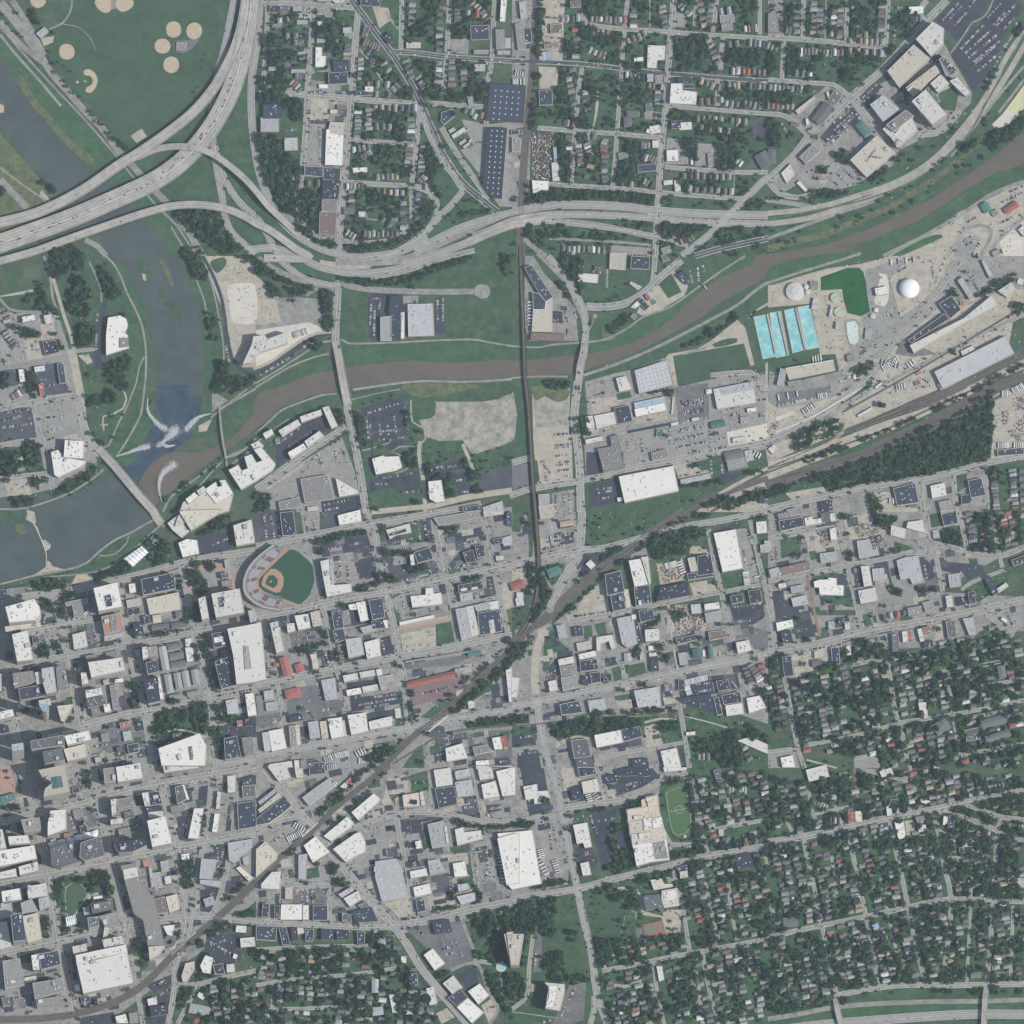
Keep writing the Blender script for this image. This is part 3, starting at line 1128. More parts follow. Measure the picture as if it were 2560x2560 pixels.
l 20 1290 1180 1450 1150
l 20 1300 1195 1460 1165
l 16 1260 1270 1340 1240
l 20 1360 1240 1470 1220
l 30 1620 1160 1820 1110
l 22 1570 1000 1780 940
l 18 1490 1290 1500 1480
l 14 1500 1400 1620 1370
l 22 1510 1460 1620 1440
l 10 1650 1200 1720 1180
l 12 1640 1210 1730 1200
l 20 1850 1090 1932 1080
l 14 1190 1280 1190 1420
l 8 1050 1470 1110 1460
l 10 975 1360 985 1480
l 6 870 1400 880 1480
l 14 1270 1660 1340 1650
l 14 1380 1640 1480 1620
l 14 640 1760 750 1750
l 20 650 1790 760 1770
l 14 620 1840 740 1820
l 12 1500 1540 1510 1660
l 12 1580 1560 1590 1640
l 12 330 1800 330 1932
l 14 390 1800 400 1932
l 14 430 1780 440 1930
l 16 560 1100 640 1110
l 8 600 1060 700 1030
l 8 660 950 690 960
l 24 1340 110 1360 200
l 20 1400 80 1410 190
l 14 1440 70 1450 130
f 340 0 540 0 540 180 440 180 400 110
f 560 180 520 280 500 300 480 200
f 720 560 850 440 900 430 910 480 800 560 740 590
f 230 960 330 940 430 960 420 1010 300 1000
f 550 1210 570 1200 590 1340 640 1350 560 1360 510 1300 530 1230
f 880 1880 900 1890
f 1000 1040 1150 1010 1210 1010 1200 1060 1130 1050
f 1350 1600 1380 1560 1400 1580 1370 1600
f 1200 1760 1330 1750 1600 1720 1620 1690 1310 1740
f 1620 1830 1932 1740 1932 1830 1600 1880
f 330 200 400 200 440 320 400 310 350 240
f 1470 550 1540 560 1700 450 1730 450 1540 600 1470 610
f 1260 700 1480 600 1400 670 1280 700
f 500 950 520 950 510 1130 490 1120
f 1440 1880 1640 1820 1640 1880 1460 1932
t 1690 450 26 1500 570 30 470 1230 24 490 1325 28 500 1290 20 570 1240 24 510 1000 20 620 1690 16 700 1690 18 1160 1360 20 1550 1340 16 1520 1350 14 1880 1630 20 400 400 18 1790 1640 26 1820 1640 24 870 220 16 380 500 14
@31
g wb -80 110 0 80 200 20 300 -10 -80 -10
g ga 0 100 200 30 460 -20 860 -20 500 80 250 150 0 220
z dt -20 200 400 100 700 60 1000 -20 1600 -20 1932 -20 1932 400 1850 500 1800 760 1300 1000 950 1150 560 1330 0 1560 -20 1450
z ac 740 100 900 50 1932 0 1932 250 1600 300 1300 380 1060 580 900 760 620 820 540 780 740 600 700 460
g dt 1100 400 1260 250 1400 0 1130 0 1000 80 920 180 1000 460
g ac 1400 0 1900 0 1932 200 1850 240 1600 150 1540 100
g am 1000 620 1280 740 1090 760 960 740
G gv 800 340 850 150 830 130 890 140 910 200 910 320 880 380 840 370
g gl 400 160 600 90 690 90 720 120 740 200 750 300 770 420 700 455 600 430 570 330 560 250 400 260
g gr 0 390 320 360 380 640 390 740 0 820
g gr 180 760 510 740 540 880 140 980 0 980 0 820
g co 10 860 140 980 280 930 540 870 620 900 700 960 500 1060 300 1120 80 1150 0 1100
g am 60 1030 460 990 480 1030 280 1090 60 1140
g gr 520 1130 760 950 800 990 600 1150 530 1160
g gr 220 1330 490 1170 500 1200 360 1290 300 1340
g gr 600 830 850 660 850 680 700 790 590 850
g gr 1420 340 1500 290 1400 340
z gr 0 1650 400 1460 800 1320 1300 1100 1700 900 1932 780 1932 950 1700 1040 1690 1200 1680 1500 1500 1560 900 1700 500 1790 200 1700 0 1780
g dt 1680 1050 1932 960 1932 1520 1680 1540 1700 1300
g dt 130 1790 420 1740 440 1780 180 1840
z co 0 1880 500 1780 1100 1680 1400 1620 1640 1590 1660 1932 0 1932
g gr 1740 1590 1932 1550 1932 1932 1680 1932 1660 1640
g dt 780 1800 920 1780 960 1900 1140 1900 1130 1932 780 1932
g gr 1410 1660 1500 1640 1500 1740 1420 1790
r ac 40 0 1400 200 1310 400 1180 640 1020 830 840 960 650 1100 510 1280 300 1500 0
r ac 36 0 1910 300 1840 700 1750 1100 1690 1400 1630 1660 1560 1932 1510
r co 20 -20 210 250 120 550 30 700 -20
r ac 30 560 880 700 780 850 680 980 620
r ac 24 1155 1700 1170 1932
r ac 24 1400 1650 1420 1932
r ac 22 1640 1590 1660 1932
r ac 24 0 1430 200 1340 560 1140 800 1000 1200 800 1500 640 1932 440
r bl 14 -20 1640 300 1520 700 1380 1000 1260 1250 1140 1500 1030 1932 860
r bl 60 -20 1730 300 1620 700 1500 900 1400 1200 1260 1450 1130 1700 980 1932 890
r bl 34 560 1330 900 1210 1300 1060 1600 920 1932 760
r bl 14 500 1340 800 1230 1100 1090 1330 1000 1932 720
r bl 10 0 1600 500 1380 900 1180 1200 1130
r bl 14 560 1180 800 1050 1100 880 1400 700 1932 380
r dt 20 0 1560 300 1480 560 1340 560 1230 480 1160
B 10 430 100 415 160 750 60 770
B -110 460 -10 440 60 760 -40 780
B 120 410 210 390 275 710 185 735
B 222 385 315 370 390 690 290 710
b o 4 118 590 14 330 13
b o 4 248 550 14 320 13
b o 4 28 590 12 310 12
W 203 270 68 6
W 290 235 18 6
W 300 270 18 6
w 508 318 36 5
w 535 425 36 5
W 790 455 20 5
W 815 410 16 5
N round white domed tank ringed by pale dirt
O 1065 245 76
O 660 912 22
G ac 580 490 660 475 690 520 700 650 650 690 605 670 590 600
P 590 500 655 490 680 520 690 640 650 675 615 660 595 590
p w 7 805 250 895 230 915 290 815 305
b l 5 760 590 55 85 -8
b l 6 360 365 50 85 -12
b m 5 345 225 60 60 -5
b l 6 530 530 40 55 -10
p o 8 130 850 490 785 510 870 160 940
b o 9 315 825 370 14 10
b l 8 105 920 50 130 -12
b m 5 200 960 100 30 10
b l 5 480 420 24 90 -10
b m 5 620 770 50 50 10
N long narrow white roofed works hall running diagonally toward the cream tent roof
p w 12 1070 680 1480 475 1680 310 1710 330 1730 380 1510 500 1100 740
p k 10 1060 640 1330 440 1370 480 1080 665
p k 10 1290 365 1385 305 1460 410 1375 480
p l 9 1430 190 1470 160 1550 310 1520 330
p o 12 1735 270 1835 205 1875 260 1800 315
p l 7 1610 40 1635 35 1700 150 1670 170
N long ridged grey warehouse with rows of small skylights beside the rail yard
p l 12 1255 880 1790 610 1860 740 1320 1010
p o 6 1455 720 1545 680 1565 710 1470 760
b w 5 1300 990 20 50 30
b r 5 1520 310 40 30 20
b r 4 1465 360 30 35 0
b r 4 1140 885 40 20 25
b r 4 1130 960 45 30 15
b w 4 735 1180 130 18 30
b w 4 835 980 60 16 35
b n 3 1560 650 5 5 0
N black flat-roofed building on the rail-side street, just west of the square white roof
p k 9 945 1760 1110 1715 1140 1865 975 1890
p k 9 1510 1700 1610 1680 1645 1810 1530 1830
p w 9 1225 1740 1335 1715 1350 1810 1240 1835
p m 8 1285 1860 1390 1840 1410 1932 1310 1960
b k 6 1500 1840 80 70 5
p k 7 1730 1470 1900 1450 1932 1450 1932 1500 1735 1515
b k 6 440 1890 90 70 10
b b 5 1400 200 3 3 0
b m 5 180 1920 80 20 10
b w 5 40 1460 60 50 40
b w 4 170 1480 3 3 0
h 12 1700 1650 1730 1930
h 10 1840 1620 1870 1900
h 10 1800 1620 1830 1900
h 6 1920 1620 1932 1900
k 9 870 850 980 780
k 6 860 800 990 830
k 6 270 1180 350 1130
k 4 1640 60 1690 140
k 5 1770 1040 1820 1040
k 7 1850 1020 1920 980
k 6 1740 1430 1810 1430
k 5 1860 1430 1920 1430
k 4 930 50 1100 30
k 5 380 1060 440 1050
k 3 80 1070 220 1040
k 4 340 780 400 770
k 3 870 1790 880 1850
k 4 920 1850 960 1850
k 3 1060 830 1100 800
k 4 970 990 1030 980
k 4 1890 190 1920 200
l 24 980 120 1050 80
l 20 970 50 1150 10
l 10 1160 50 1250 30
l 16 1240 80 1250 160
l 20 1260 210 1340 10
l 12 1490 90 1600 280
l 10 1550 200 1600 280
l 40 70 1130 350 1070
l 12 450 1000 470 990
l 20 540 950 640 900
l 20 560 1020 610 1000
l 10 1440 680 1550 640
l 6 30 880 40 920
l 6 60 870 70 910
l 10 1150 920 1220 960
l 10 1150 990 1230 980
l 10 900 1040 980 1020
l 10 850 470 1000 430
J 1850 1080 1932 1040 1932 1180 1870 1160
J 1770 1170 1800 1160 1830 1220 1790 1280 1760 1240
J 0 1280 80 1240 80 1300 0 1340
J 1820 1320 1932 1200 1932 1400 1840 1380
f 0 1740 150 1700 400 1620 700 1540 900 1440 1200 1290 1500 1140 1700 1000 1750 1010 1690 1150 1700 1300 1680 1500 1640 1550 1400 1600 1100 1680 900 1700 560 1780 490 1780 420 1720 250 1700 120 1790 0 1830
f 190 1360 300 1280 500 1240 570 1270 540 1340 380 1400 240 1470 190 1460
f 250 1540 400 1480 600 1420 620 1450 400 1530 280 1570
f 700 1370 900 1310 1100 1220 1140 1230 900 1330 720 1410
f 1230 1150 1500 1030 1700 930 1900 820 1932 830 1700 960 1500 1060 1260 1180
f 1560 290 1700 220 1830 140 1880 130 1880 170 1700 270 1570 330
f 1600 1932 1590 1900
f 760 1790 790 1790 840 1870 870 1932 760 1932
f 1360 250 1400 240 1440 300 1380 310
f 1370 710 1410 700 1430 750 1380 750
f 1860 370 1932 360 1932 460 1880 440
f 640 870 780 800 820 800 720 930 680 940
f 1660 1610 1740 1600 1750 1690 1680 1700
f 1560 10 1610 0 1570 0
t 855 1130 34 1385 280 24 1510 195 16 1400 720 24 780 960 20 215 790 14 725 700 14 1700 1640 30 620 1790 14 400 1790 14 1780 1720 20 1770 1640 20 1440 1880 16 1480 120 16
@02
g wt -80 -80 1080 -80 1080 0 1050 80 1000 150 850 210 740 310 650 390 580 420 480 425 400 410 360 370 350 440 220 490 0 540 -80 560
z co 0 620 700 560 1300 440 1932 300 1932 1932 0 1932
z gr 0 560 300 480 560 440 700 480 840 450 1300 380 1310 320 1200 240 1150 130 1100 60 1080 20 1040 110 850 230 740 330 600 430 400 480 0 600
g gr 0 -40 200 0 190 60 0 105
g dt 200 -20 260 0 275 80 250 85 195 55 205 20
g dt 310 210 340 210 385 250 375 280 345 295 325 250
g dt 350 370 370 370 400 410 470 430 340 440
g dt 340 420 480 430 560 430 460 450 300 480 250 480
g sd 580 470 690 460 710 520 600 550 540 540
G gb 120 90 180 100 200 150 160 170 120 140
z ap 1470 190 1730 150 1750 280 1510 330
z am 750 1640 1080 1570 1110 1770 830 1830 730 1760
z ap 900 1390 990 1370 1010 1480 920 1500
z ap 290 730 410 720 410 870 310 850
z ac 230 900 460 870 480 1060 260 1080
z am 510 830 690 790 740 1010 660 1030 640 900 530 920
z am 500 540 660 520 700 650 690 780 500 810
z ap 1720 1540 1932 1500 1932 1700 1700 1700
z ac 750 1830 1110 1780 1150 1932 780 1932
z am 570 1120 690 1100 640 1240 600 1300 580 1260
z rd 1400 420 1600 380 1720 360 1780 580 1560 610 1430 640
G ac 1500 440 1560 430 1630 440 1660 480 1650 560 1580 600 1540 590 1490 500
z ac 1720 360 1830 330 1932 320 1932 640 1850 660 1780 560
z gr 1150 1520 1570 1450 1590 1680 1470 1670 1370 1700 1180 1760
r dt 14 1200 1770 1300 1640 1560 1700
r co 14 0 545 200 495 300 470 500 435 600 410 660 380 760 290 870 210 1000 150 1100 90 1160 60
r co 12 340 490 600 470 760 440 900 370 1000 290 1130 170 1330 0
r co 10 750 330 860 320 960 230 970 180
r co 8 250 80 280 140 310 200
r co 26 1130 -20 1240 110
r ac 40 0 670 300 630 600 580 850 520 1100 460 1350 390 1600 340 1932 290
r ac 36 0 1200 250 1140 500 1090 960 1010 1300 950 1500 900 1932 830
r ac 40 600 1620 900 1540 1200 1490 1580 1410 1932 1340
r ac 34 0 930 200 900 480 850 700 810
r ac 36 1360 390 1420 650 1480 940 1540 1200 1590 1450 1640 1932
r ac 34 880 540 940 800 980 1060 1040 1300 1090 1500 1150 1932
r ac 36 400 640 460 840 510 1080 560 1350 610 1640 690 1932
r ac 30 0 1240 40 1280 90 1500 150 1760 170 1932
r ac 50 1660 1900 1932 1870
r co 34 220 1640 600 1600
P2 0 0 0 0
p w 10 1265 90 1340 30 1430 150 1370 200 1300 140
p o 18 1350 0 1680 -10 1640 30 1440 150
p w 12 1345 240 1410 210 1490 220 1505 320 1380 350
N white building above the ballpark street with rooftop machinery in the middle
p w 16 1760 110 1900 65 1925 240 1785 265
S 930 360 1070 260 1120 310 1000 420
b n 5 1165 215 60 60 -30
p k 16 1065 520 1310 470 1325 590 1080 640
N square white building with a dark central courtyard, south of the river plaza
p w 34 705 600 890 555 925 740 745 775
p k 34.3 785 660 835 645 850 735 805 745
p o 10 1105 660 1350 610 1370 740 1130 780
p x 14 765 800 905 770 935 905 790 935
p m 15 830 790 880 780 900 900 845 915
p l 8 785 940 935 910 940 950 790 980
b w 8 1000 580 50 70 8
b l 7 1010 690 110 60 10
b k 7 1010 755 95 50 10
b k 10 1045 890 70 100 10
p D 7 1145 860 1275 850 1280 885 1150 900
b O 7 1185 810 60 55 5
b D 7 1350 855 110 40 8
b D 7 1355 775 60 60 8
p w 26 1495 675 1550 655 1580 820 1525 835
N square cream block with a small dark light well, just beside the ballpark
p w 30 1595 640 1810 600 1845 780 1630 820
p k 30.3 1650 670 1690 660 1695 740 1660 745
p w 45 40 750 260 690 300 750 310 810 270 850 70 870
p o 20 35 880 300 850 310 880 45 920
p w 34 90 950 210 920 250 1140 130 1155
b w 5 500 0 5 5 0
p w 10 545 930 645 905 665 1020 560 1045
p m 12 490 690 660 655 665 690 620 710 640 800 560 800 545 710 500 715
p w 24 1070 1040 1110 1035 1125 1110 1080 1130
p m 24 1110 1040 1190 1025 1200 1110 1125 1115
p k 20 1100 1150 1185 1130 1200 1220 1115 1240
b L 9 1240 1110 55 180 10
b D 9 1320 1015 110 40 10
b D 9 1330 1090 110 45 10
b D 9 1345 1155 110 45 10
b w 9 1425 990 50 60 8
b w 9 1435 1080 60 110 8
b L 9 1275 1300 50 140 10
b L 9 1345 1280 50 120 10
b L 9 1405 1265 50 120 10
b L 9 1475 1250 50 110 10
b M 8 1330 1395 100 30 10
b M 8 1460 1370 100 30 10
p k 22 1090 1290 1190 1260 1210 1440 1120 1460
b w 20 1210 1340 30 180 10
b k 14 1655 975 100 110 10
b w 16 1650 975 70 40 10
p k 16 1620 1140 1740 1100 1785 1320 1670 1345
N very large white flat roofed arts block with a long pale skylight
p w 24 1715 900 1932 860 @12 40 850 80 1280 @02 1932 1300 1785 1320 1760 1100
p l 24.6 1840 1030 1875 1030 1900 1200 1850 1210
p w 28 665 1155 920 1120 945 1215 690 1270
p w 22 610 1230 650 1225 670 1310 620 1320
p w 12 870 1270 930 1260 935 1290 865 1295
p w 18 645 1360 765 1340 780 1390 650 1420
p d 18 650 1425 770 1400 800 1460 665 1490
b w 14 810 1490 50 60 10
b m 10 735 1510 90 60 10
b m 9 865 1400 50 180 8
p m 30 95 1240 250 1220 270 1300 110 1345
b o 24 295 1270 50 90 10
p l 30 315 1205 405 1190 430 1380 350 1395 320 1300
p m 28 420 1190 490 1170 525 1350 435 1370
b k 20 240 1375 190 90 10
b w 14 340 1450 90 50 10
p o 20 430 1480 555 1465 480 1600 460 1590
T u 90 340 1545 65 65
T l 100 135 1850 90 50
T n 3 1160 2250 3 3
p w 30 0 1530 95 1510 110 1560 0 1590
p o 26 0 1240 0 1370 15 1370 10 1240
p w 40 485 1720 670 1680 690 1750 510 1790
p d 50 230 1765 480 1720 490 1800 240 1830
p o 26 480 1810 640 1770 655 1870 510 1900
p d 45 320 1840 470 1810 490 1900 340 1932
N large white convention style block beside the wooded park square, with a blue skylight strip
p w 22 1195 1800 1510 1685 1560 1780 1550 1932 1220 1932
p b 22.6 1425 1790 1450 1785 1460 1880 1440 1890
p k 16 1690 1720 1790 1700 1820 1860 1700 1880
p m 12 1820 1710 1900 1700 1910 1830 1850 1850
b w 12 1895 1460 70 170 8
b k 9 1870 1590 60 60 8
b r 9 1810 1600 40 40 8
b l 9 1755 1475 90 110 8
b k 9 20 620 60 60 5
b m 6 120 600 130 50 5
b m 5 400 1060 50 50 5
b l 5 1590 1070 5 5 0
l 14 520 870 630 855
l 16 700 870 730 1000
l 16 660 880 680 1000
l 14 340 770 330 870
l 16 360 850 410 845
l 14 240 910 260 1060
l 14 280 900 300 980
l 20 500 820 690 780
l 8 370 1000 440 980
l 12 930 1290 950 1400
l 16 810 1350 860 1500
l 10 710 1770 830 1750
l 24 860 1830 1080 1800
l 20 870 1870 1090 1830
l 14 900 1900 1030 1880
l 10 1600 250 1720 200
l 14 1720 1650 1900 1620
l 14 1700 1730 1720 1860
l 30 1640 1390 1900 1340
l 16 190 570 260 590
f 260 540 380 510 500 530 520 570 440 600 270 590
f 700 480 830 440 950 420 980 440 900 470 720 510
f 870 390 940 360 980 440 880 460
f 1100 250 1150 160 1200 190 1280 220 1300 300 1200 340 1160 290
f 1120 360 1250 330 1260 380 1140 400
f 300 650 380 660 420 690 420 780 360 740 300 700
f 430 690 490 640 500 820 460 840
f 480 630 560 600 560 640 490 660
f 1170 1540 1250 1480 1400 1500 1560 1460 1570 1680 1520 1680 1420 1560 1360 1640 1280 1650 1260 1740 1190 1770
f 1350 1450 1450 1420 1560 1400 1560 1460 1350 1490
f 1590 1450 1690 1450 1700 1580 1620 1610 1590 1560
f 1600 1620 1680 1620 1680 1860 1630 1860 1600 1740
f 1500 950 1570 960 1610 1130 1550 1130
f 1560 1180 1620 1160 1660 1370 1570 1310
f 1410 430 1500 450 1560 520 1560 610 1480 620 1420 540
f 1450 390 1600 370 1590 400 1470 420
f 1540 400 1620 400 1630 450 1580 460
f 1380 740 1430 750 1430 860 1400 870
f 1440 680 1500 700 1510 840 1450 830
f 1180 920 1280 910 1270 930 1190 940
f 1320 890 1410 880 1400 900 1330 910
f 960 870 1010 860 1020 950 970 940
f 980 1280 1030 1300 1050 1460 1010 1490 1000 1390
f 1450 990 1490 1000 1500 1120 1460 1130
f 1280 1400 1370 1400 1360 1440 1280 1440
f 1560 60 1740 20 1740 80 1650 100
f 1500 160 1680 40 1700 100 1560 180
f 1490 930 1560 930 1560 960
f 1340 470 1380 480 1390 590 1350 580
f 400 980 440 970 470 1060 430 1070
f 290 1020 360 1010 370 1090 300 1090
f 1700 1540 1840 1540 1840 1580 1720 1590
f 1120 1620 1180 1630 1160 1670 1120 1670
t 1240 340 26 1660 370 24 800 1000 24 900 975 24 930 570 14 940 640 16 960 790 18 1110 940 24 490 880 18 510 970 30 1240 270 30 1300 390 16 640 1900 24 800 1880 30 1660 1690 30 540 1560 20 1160 1750 24 1020 1000 10 810 1630 20 960 1590 20 1040 1580 24 1090 1740 14 1180 560 3 150 640 20 740 520 20
@12
z co 0 260 400 200 900 100 1932 -40 1932 1932 0 1932
z as 0 -20 300 -20 310 170 200 190 60 230 0 220
z as 490 0 620 -10 620 100 510 130
z ac 330 -20 480 -20 480 140 360 160
g co -120 300 200 230 440 200 480 400 500 560 480 680 300 740 -60 760 -120 560
g gn 230 280 255 270 320 300 400 370 430 410 440 520 410 620 345 690 310 700 200 660 50 600 15 555 20 500 80 430
g sb 225 270 300 280 250 285 200 330 85 440 20 510 20 560 60 600 300 690 345 705 300 710 180 670 40 610 0 560 5 500 80 420 200 300
g sb 40 540 50 515 60 480 110 430 150 430 190 460 210 500 205 560 180 605 150 610 100 590 50 560
g gn 70 530 95 480 130 475 165 510 160 550 130 575 80 550
G sb 105 520 115 515 123 525 115 535 105 533
g am 0 430 130 300 150 340 30 450
g am 0 600 200 640 200 710 60 650
z ap 450 200 550 170 830 140 860 230 860 300 500 340
z ap 740 370 880 330 910 460 780 510
z ac 590 350 730 340 780 500 610 540
z gr 930 130 1180 90 1340 220 930 260
z as 930 300 1160 260 1200 310 1360 380 1380 460 1040 540 980 400
z ap 1420 190 1700 110 1700 180 1430 230
z as 1200 70 1320 60 1330 210 1220 230
z as 1450 400 1550 280 1700 240 1730 340 1500 440
z ac 1030 640 1200 600 1160 750 1040 780
z ap 1740 490 1800 480 1810 620 1740 640
z ap 1470 540 1540 530 1530 620
z am 250 900 500 880 540 980 270 1030
z ap 490 1060 560 1040 590 1170 500 1190
z ap 940 950 1010 930 1040 1060 950 1090
z ap 630 1010 690 1010 720 1090 820 1060 830 1100 660 1150
z ap 600 760 840 700 960 660 970 820 720 860 570 880
z ac 1060 900 1480 800 1490 820 1070 920
g rd 1060 860 1300 810 1480 780 1490 810 1070 900
g dt 1090 920 1360 870 1370 1010 1110 1070
g gr 1355 850 1470 825 1500 980 1360 1010
g dt 1850 540 1932 520 1932 900 1880 760
g gb 1880 740 1932 720 1932 940 1900 930
g am 1120 1150 1700 1060 1500 1150 1140 1190
g mr 1150 1330 1500 1250 1680 1210 1460 1400 1180 1460
g ap 710 1410 1110 1350 1120 1440 720 1510
g ap 840 1520 1040 1490 1040 1560 850 1580
z gr 1040 1490 1120 1470 1150 1600 1050 1620
g am 230 1440 330 1320 500 1300 500 1420 640 1420 650 1500 440 1570 240 1570
g ap 680 1290 910 1260 910 1310 690 1340
z am 0 1540 180 1510 200 1600 0 1640
z ac 510 1830 760 1780 800 1932 520 1932
z gr 800 1770 1110 1710 1160 1740 1050 1850 920 1900 850 1870
z gr 1240 1550 1700 1180 1850 1130 1932 1050 1932 1130 1780 1340 1500 1500 1350 1560
g gr 1220 1770 1260 1760 1270 1932 1180 1932 1100 1932
z ac 1290 1720 1580 1700 1600 1932 1330 1932
z am 1600 1680 1740 1650 1932 1640 1932 1932 1600 1932
g ap 1340 1820 1430 1800 1430 1870 1350 1890
g ap 1800 1860 1910 1850 1920 1900 1810 1920
z gr 1560 1590 1932 1540 1932 1600 1600 1640
r ac 40 0 260 200 220 500 160 860 90 1100 50 1400 0 1700 -60
r ac 40 0 790 300 740 560 680 960 610 1200 560 1500 490 1932 390
r ac 38 0 1300 300 1240 700 1160 1050 1100 1400 1040 1800 950 1932 930
r ac 50 0 1840 400 1770 700 1710 1100 1640 1500 1560 1932 1490
r ac 30 1480 710 1800 660
r ac 36 820 -20 900 150 930 400 980 600 1040 850 1080 1100 1120 1300 1150 1600 1170 1680
r ac 28 1330 40 1370 200 1410 460 1460 560 1480 700 1510 830
r ac 26 1700 0 1760 200 1790 400 1830 600 1880 800 1900 920
r ac 26 500 720 560 900 590 1100 640 1300 700 1500
r ac 20 40 830 100 1060 150 1250 190 1450 230 1700 300 1932
r dt 14 1080 870 1450 790
r bl 40 900 1960 1050 1830 1180 1700 1400 1530 1550 1400 1700 1250 1850 1110 1932 1030
r bl 14 1030 1900 1200 1800 1400 1680 1600 1640 1932 1610
r gv 12 1300 1660 1450 1540
N grey curved ballpark grandstand bowl around home plate
V 0
b w 12 395 -10 3 3 0
p w 8 615 30 790 -15 800 75 630 105
p k 10 180 10 280 0 305 180 200 185
p w 16 485 380 555 365 570 480 590 560 720 550 725 610 535 650 510 520
p l 16 555 370 580 365 590 470 600 540 570 560
b w 8 1180 365 30 80 8
p k 8 1190 310 1310 270 1340 360 1220 390
p w 8 980 140 1160 90 1175 160 1060 180 1010 210
p k 8.5 1000 170 1130 130 1140 155 1010 190
p m 8 1340 50 1690 -10 1690 50 1380 110
p k 9 1560 310 1640 290 1660 380 1590 390
p k 9 1650 260 1720 250 1730 340 1670 350
p o 8 1715 0 1870 0 1870 20 1720 40
p l 7 1850 200 1932 180 1932 250 1870 260
p k 7 1790 210 1860 195 1860 240 1800 250
p k 8 1890 20 1932 0 1932 120 1900 110
b o 5 1840 350 60 35 5
p w 9 1165 640 1280 630 1280 580 1335 575 1345 620 1400 615 1410 700 1180 725
b w 6 1215 820 270 28 12
b k 8 1620 570 190 60 10
b w 8.4 1570 590 50 20 10
b w 8.4 1650 580 50 18 10
b l 8 1590 645 100 60 8
p l 10 1505 740 1585 725 1630 950 1550 970
p w 10 1585 720 1640 710 1690 930 1630 950
p l 10 1640 710 1760 680 1770 740 1670 760
p w 9 1760 685 1830 675 1835 735 1770 745
p k 10 1670 770 1835 740 1860 905 1690 940
p w 11 1755 825 1795 815 1810 915 1770 925
p w 20 105 850 165 835 215 1060 155 1080
p w 14 290 790 395 775 415 880 320 900
p w 12 230 850 290 845 300 905 240 920
p t 12 410 765 480 750 500 860 430 870
p w 10 755 690 825 680 850 820 790 835
p w 8 695 705 760 695 770 740 710 745
p k 9 850 670 955 655 975 800 880 820
p k 9 570 760 640 745 665 880 590 890
p m 9 650 750 700 740 720 850 660 860
p k 10 580 900 660 885 680 970 600 990
p l 10 785 880 900 850 910 900 810 920
p w 9 960 820 995 820 1000 880 970 885
p k 10 870 830 960 830 980 880 880 890
p l 11 675 965 795 950 820 1080 700 1110
p w 11 815 990 930 960 945 1090 840 1115
N long orange tiled roof hall north of the diagonal crossroads, beside the red hipped house
p R 9 180 1110 235 1095 270 1235 210 1245
p R 6 290 1160 350 1140 365 1200 310 1220
b r 6 160 1155 50 30 0
b r 5 350 1080 30 25 0
p t 8 405 1080 455 1070 480 1180 430 1190 420 1120
N orange hipped roof building alone in its grey parking lot
p R 7 215 1350 325 1325 345 1395 235 1410
p l 10 490 1275 600 1255 620 1415 525 1430
p w 9 655 1240 765 1220 775 1265 665 1290
p w 9 780 1215 895 1195 905 1240 790 1260
p w 9 680 1350 790 1330 800 1375 690 1395
p w 9 800 1325 915 1305 925 1345 810 1370
p w 9 905 1195 950 1185 960 1235 915 1245
p l 9 920 1250 1035 1230 1040 1280 980 1290 985 1340 945 1350
N long red metal roof shed beside the brick coloured car park
p R 7 1135 1290 1490 1205 1505 1250 1150 1320
b l 5 1560 1190 120 25 12
b b 4 1400 1090 560 9 9
b N 5 1650 1070 100 30 10
p w 12 690 1540 830 1520 850 1660 720 1690
p w 12 850 1590 990 1555 1030 1550 1030 1620 860 1650
p w 3 1045 1490 1090 1480 1100 1555 1055 1560
p w 14 540 1570 650 1555 670 1700 570 1720
b t 12 515 1650 50 130 8
b t 12 665 1640 25 120 8
p w 12 95 1660 205 1640 235 1790 120 1815
b l 12 80 1740 50 140 8
b t 11 320 1690 30 150 5
b m 11 280 1700 50 160 5
b l 10 440 1650 80 130 8
b k 8 300 1560 100 50 10
b l 8 100 1385 80 70 8
b l 8 120 1470 90 60 8
b m 8 30 1460 50 140 8
p w 10 100 1910 270 1885 280 1932 90 1932
b m 12 360 1910 50 60 5
p k 10 380 1885 470 1870 480 1932 390 1932
b w 10 310 1910 40 60 5
p w 10 1430 1790 1560 1750 1600 1860 1440 1890
p w 9 1780 1710 1845 1700 1865 1795 1800 1800
p r 9 1845 1700 1885 1690 1910 1790 1870 1800
p m 8 1635 1780 1740 1760 1790 1810 1650 1840
b w 8 1710 1910 100 60 5
b w 6 1625 1450 50 60 10
p w 10 1885 1200 1932 1180 1932 1440 1910 1440
b b 6 480 680 3 3 0
l 30 540 280 660 260
l 20 690 250 800 230
l 20 60 20 80 200
l 20 110 20 140 200
l 20 160 20 180 190
l 12 370 30 390 140
l 14 430 60 450 130
l 20 630 370 640 500
l 20 690 410 700 520
l 10 610 380 620 500
l 14 1220 80 1240 210
l 14 1270 90 1290 200
l 20 970 250 1180 200
l 20 980 300 1150 270
l 20 970 400 1130 370
l 14 1060 450 1250 420
l 14 1100 520 1340 460
l 12 1460 430 1590 400
l 12 1600 230 1700 210
l 18 320 960 480 940
l 16 300 1010 440 980
l 12 340 930 440 900
l 20 520 1060 560 1170
l 14 500 1080 520 1180
l 24 760 1460 1100 1400
l 24 800 1480 1000 1450
l 24 860 1400 1110 1370
l 20 460 1290 490 1420
l 16 490 1500 600 1480
l 14 390 1500 440 1560
l 12 1290 1360 1400 1350
l 5 1250 1370 1460 1320
l 16 1420 1710 1550 1690
l 12 1350 1840 1420 1820
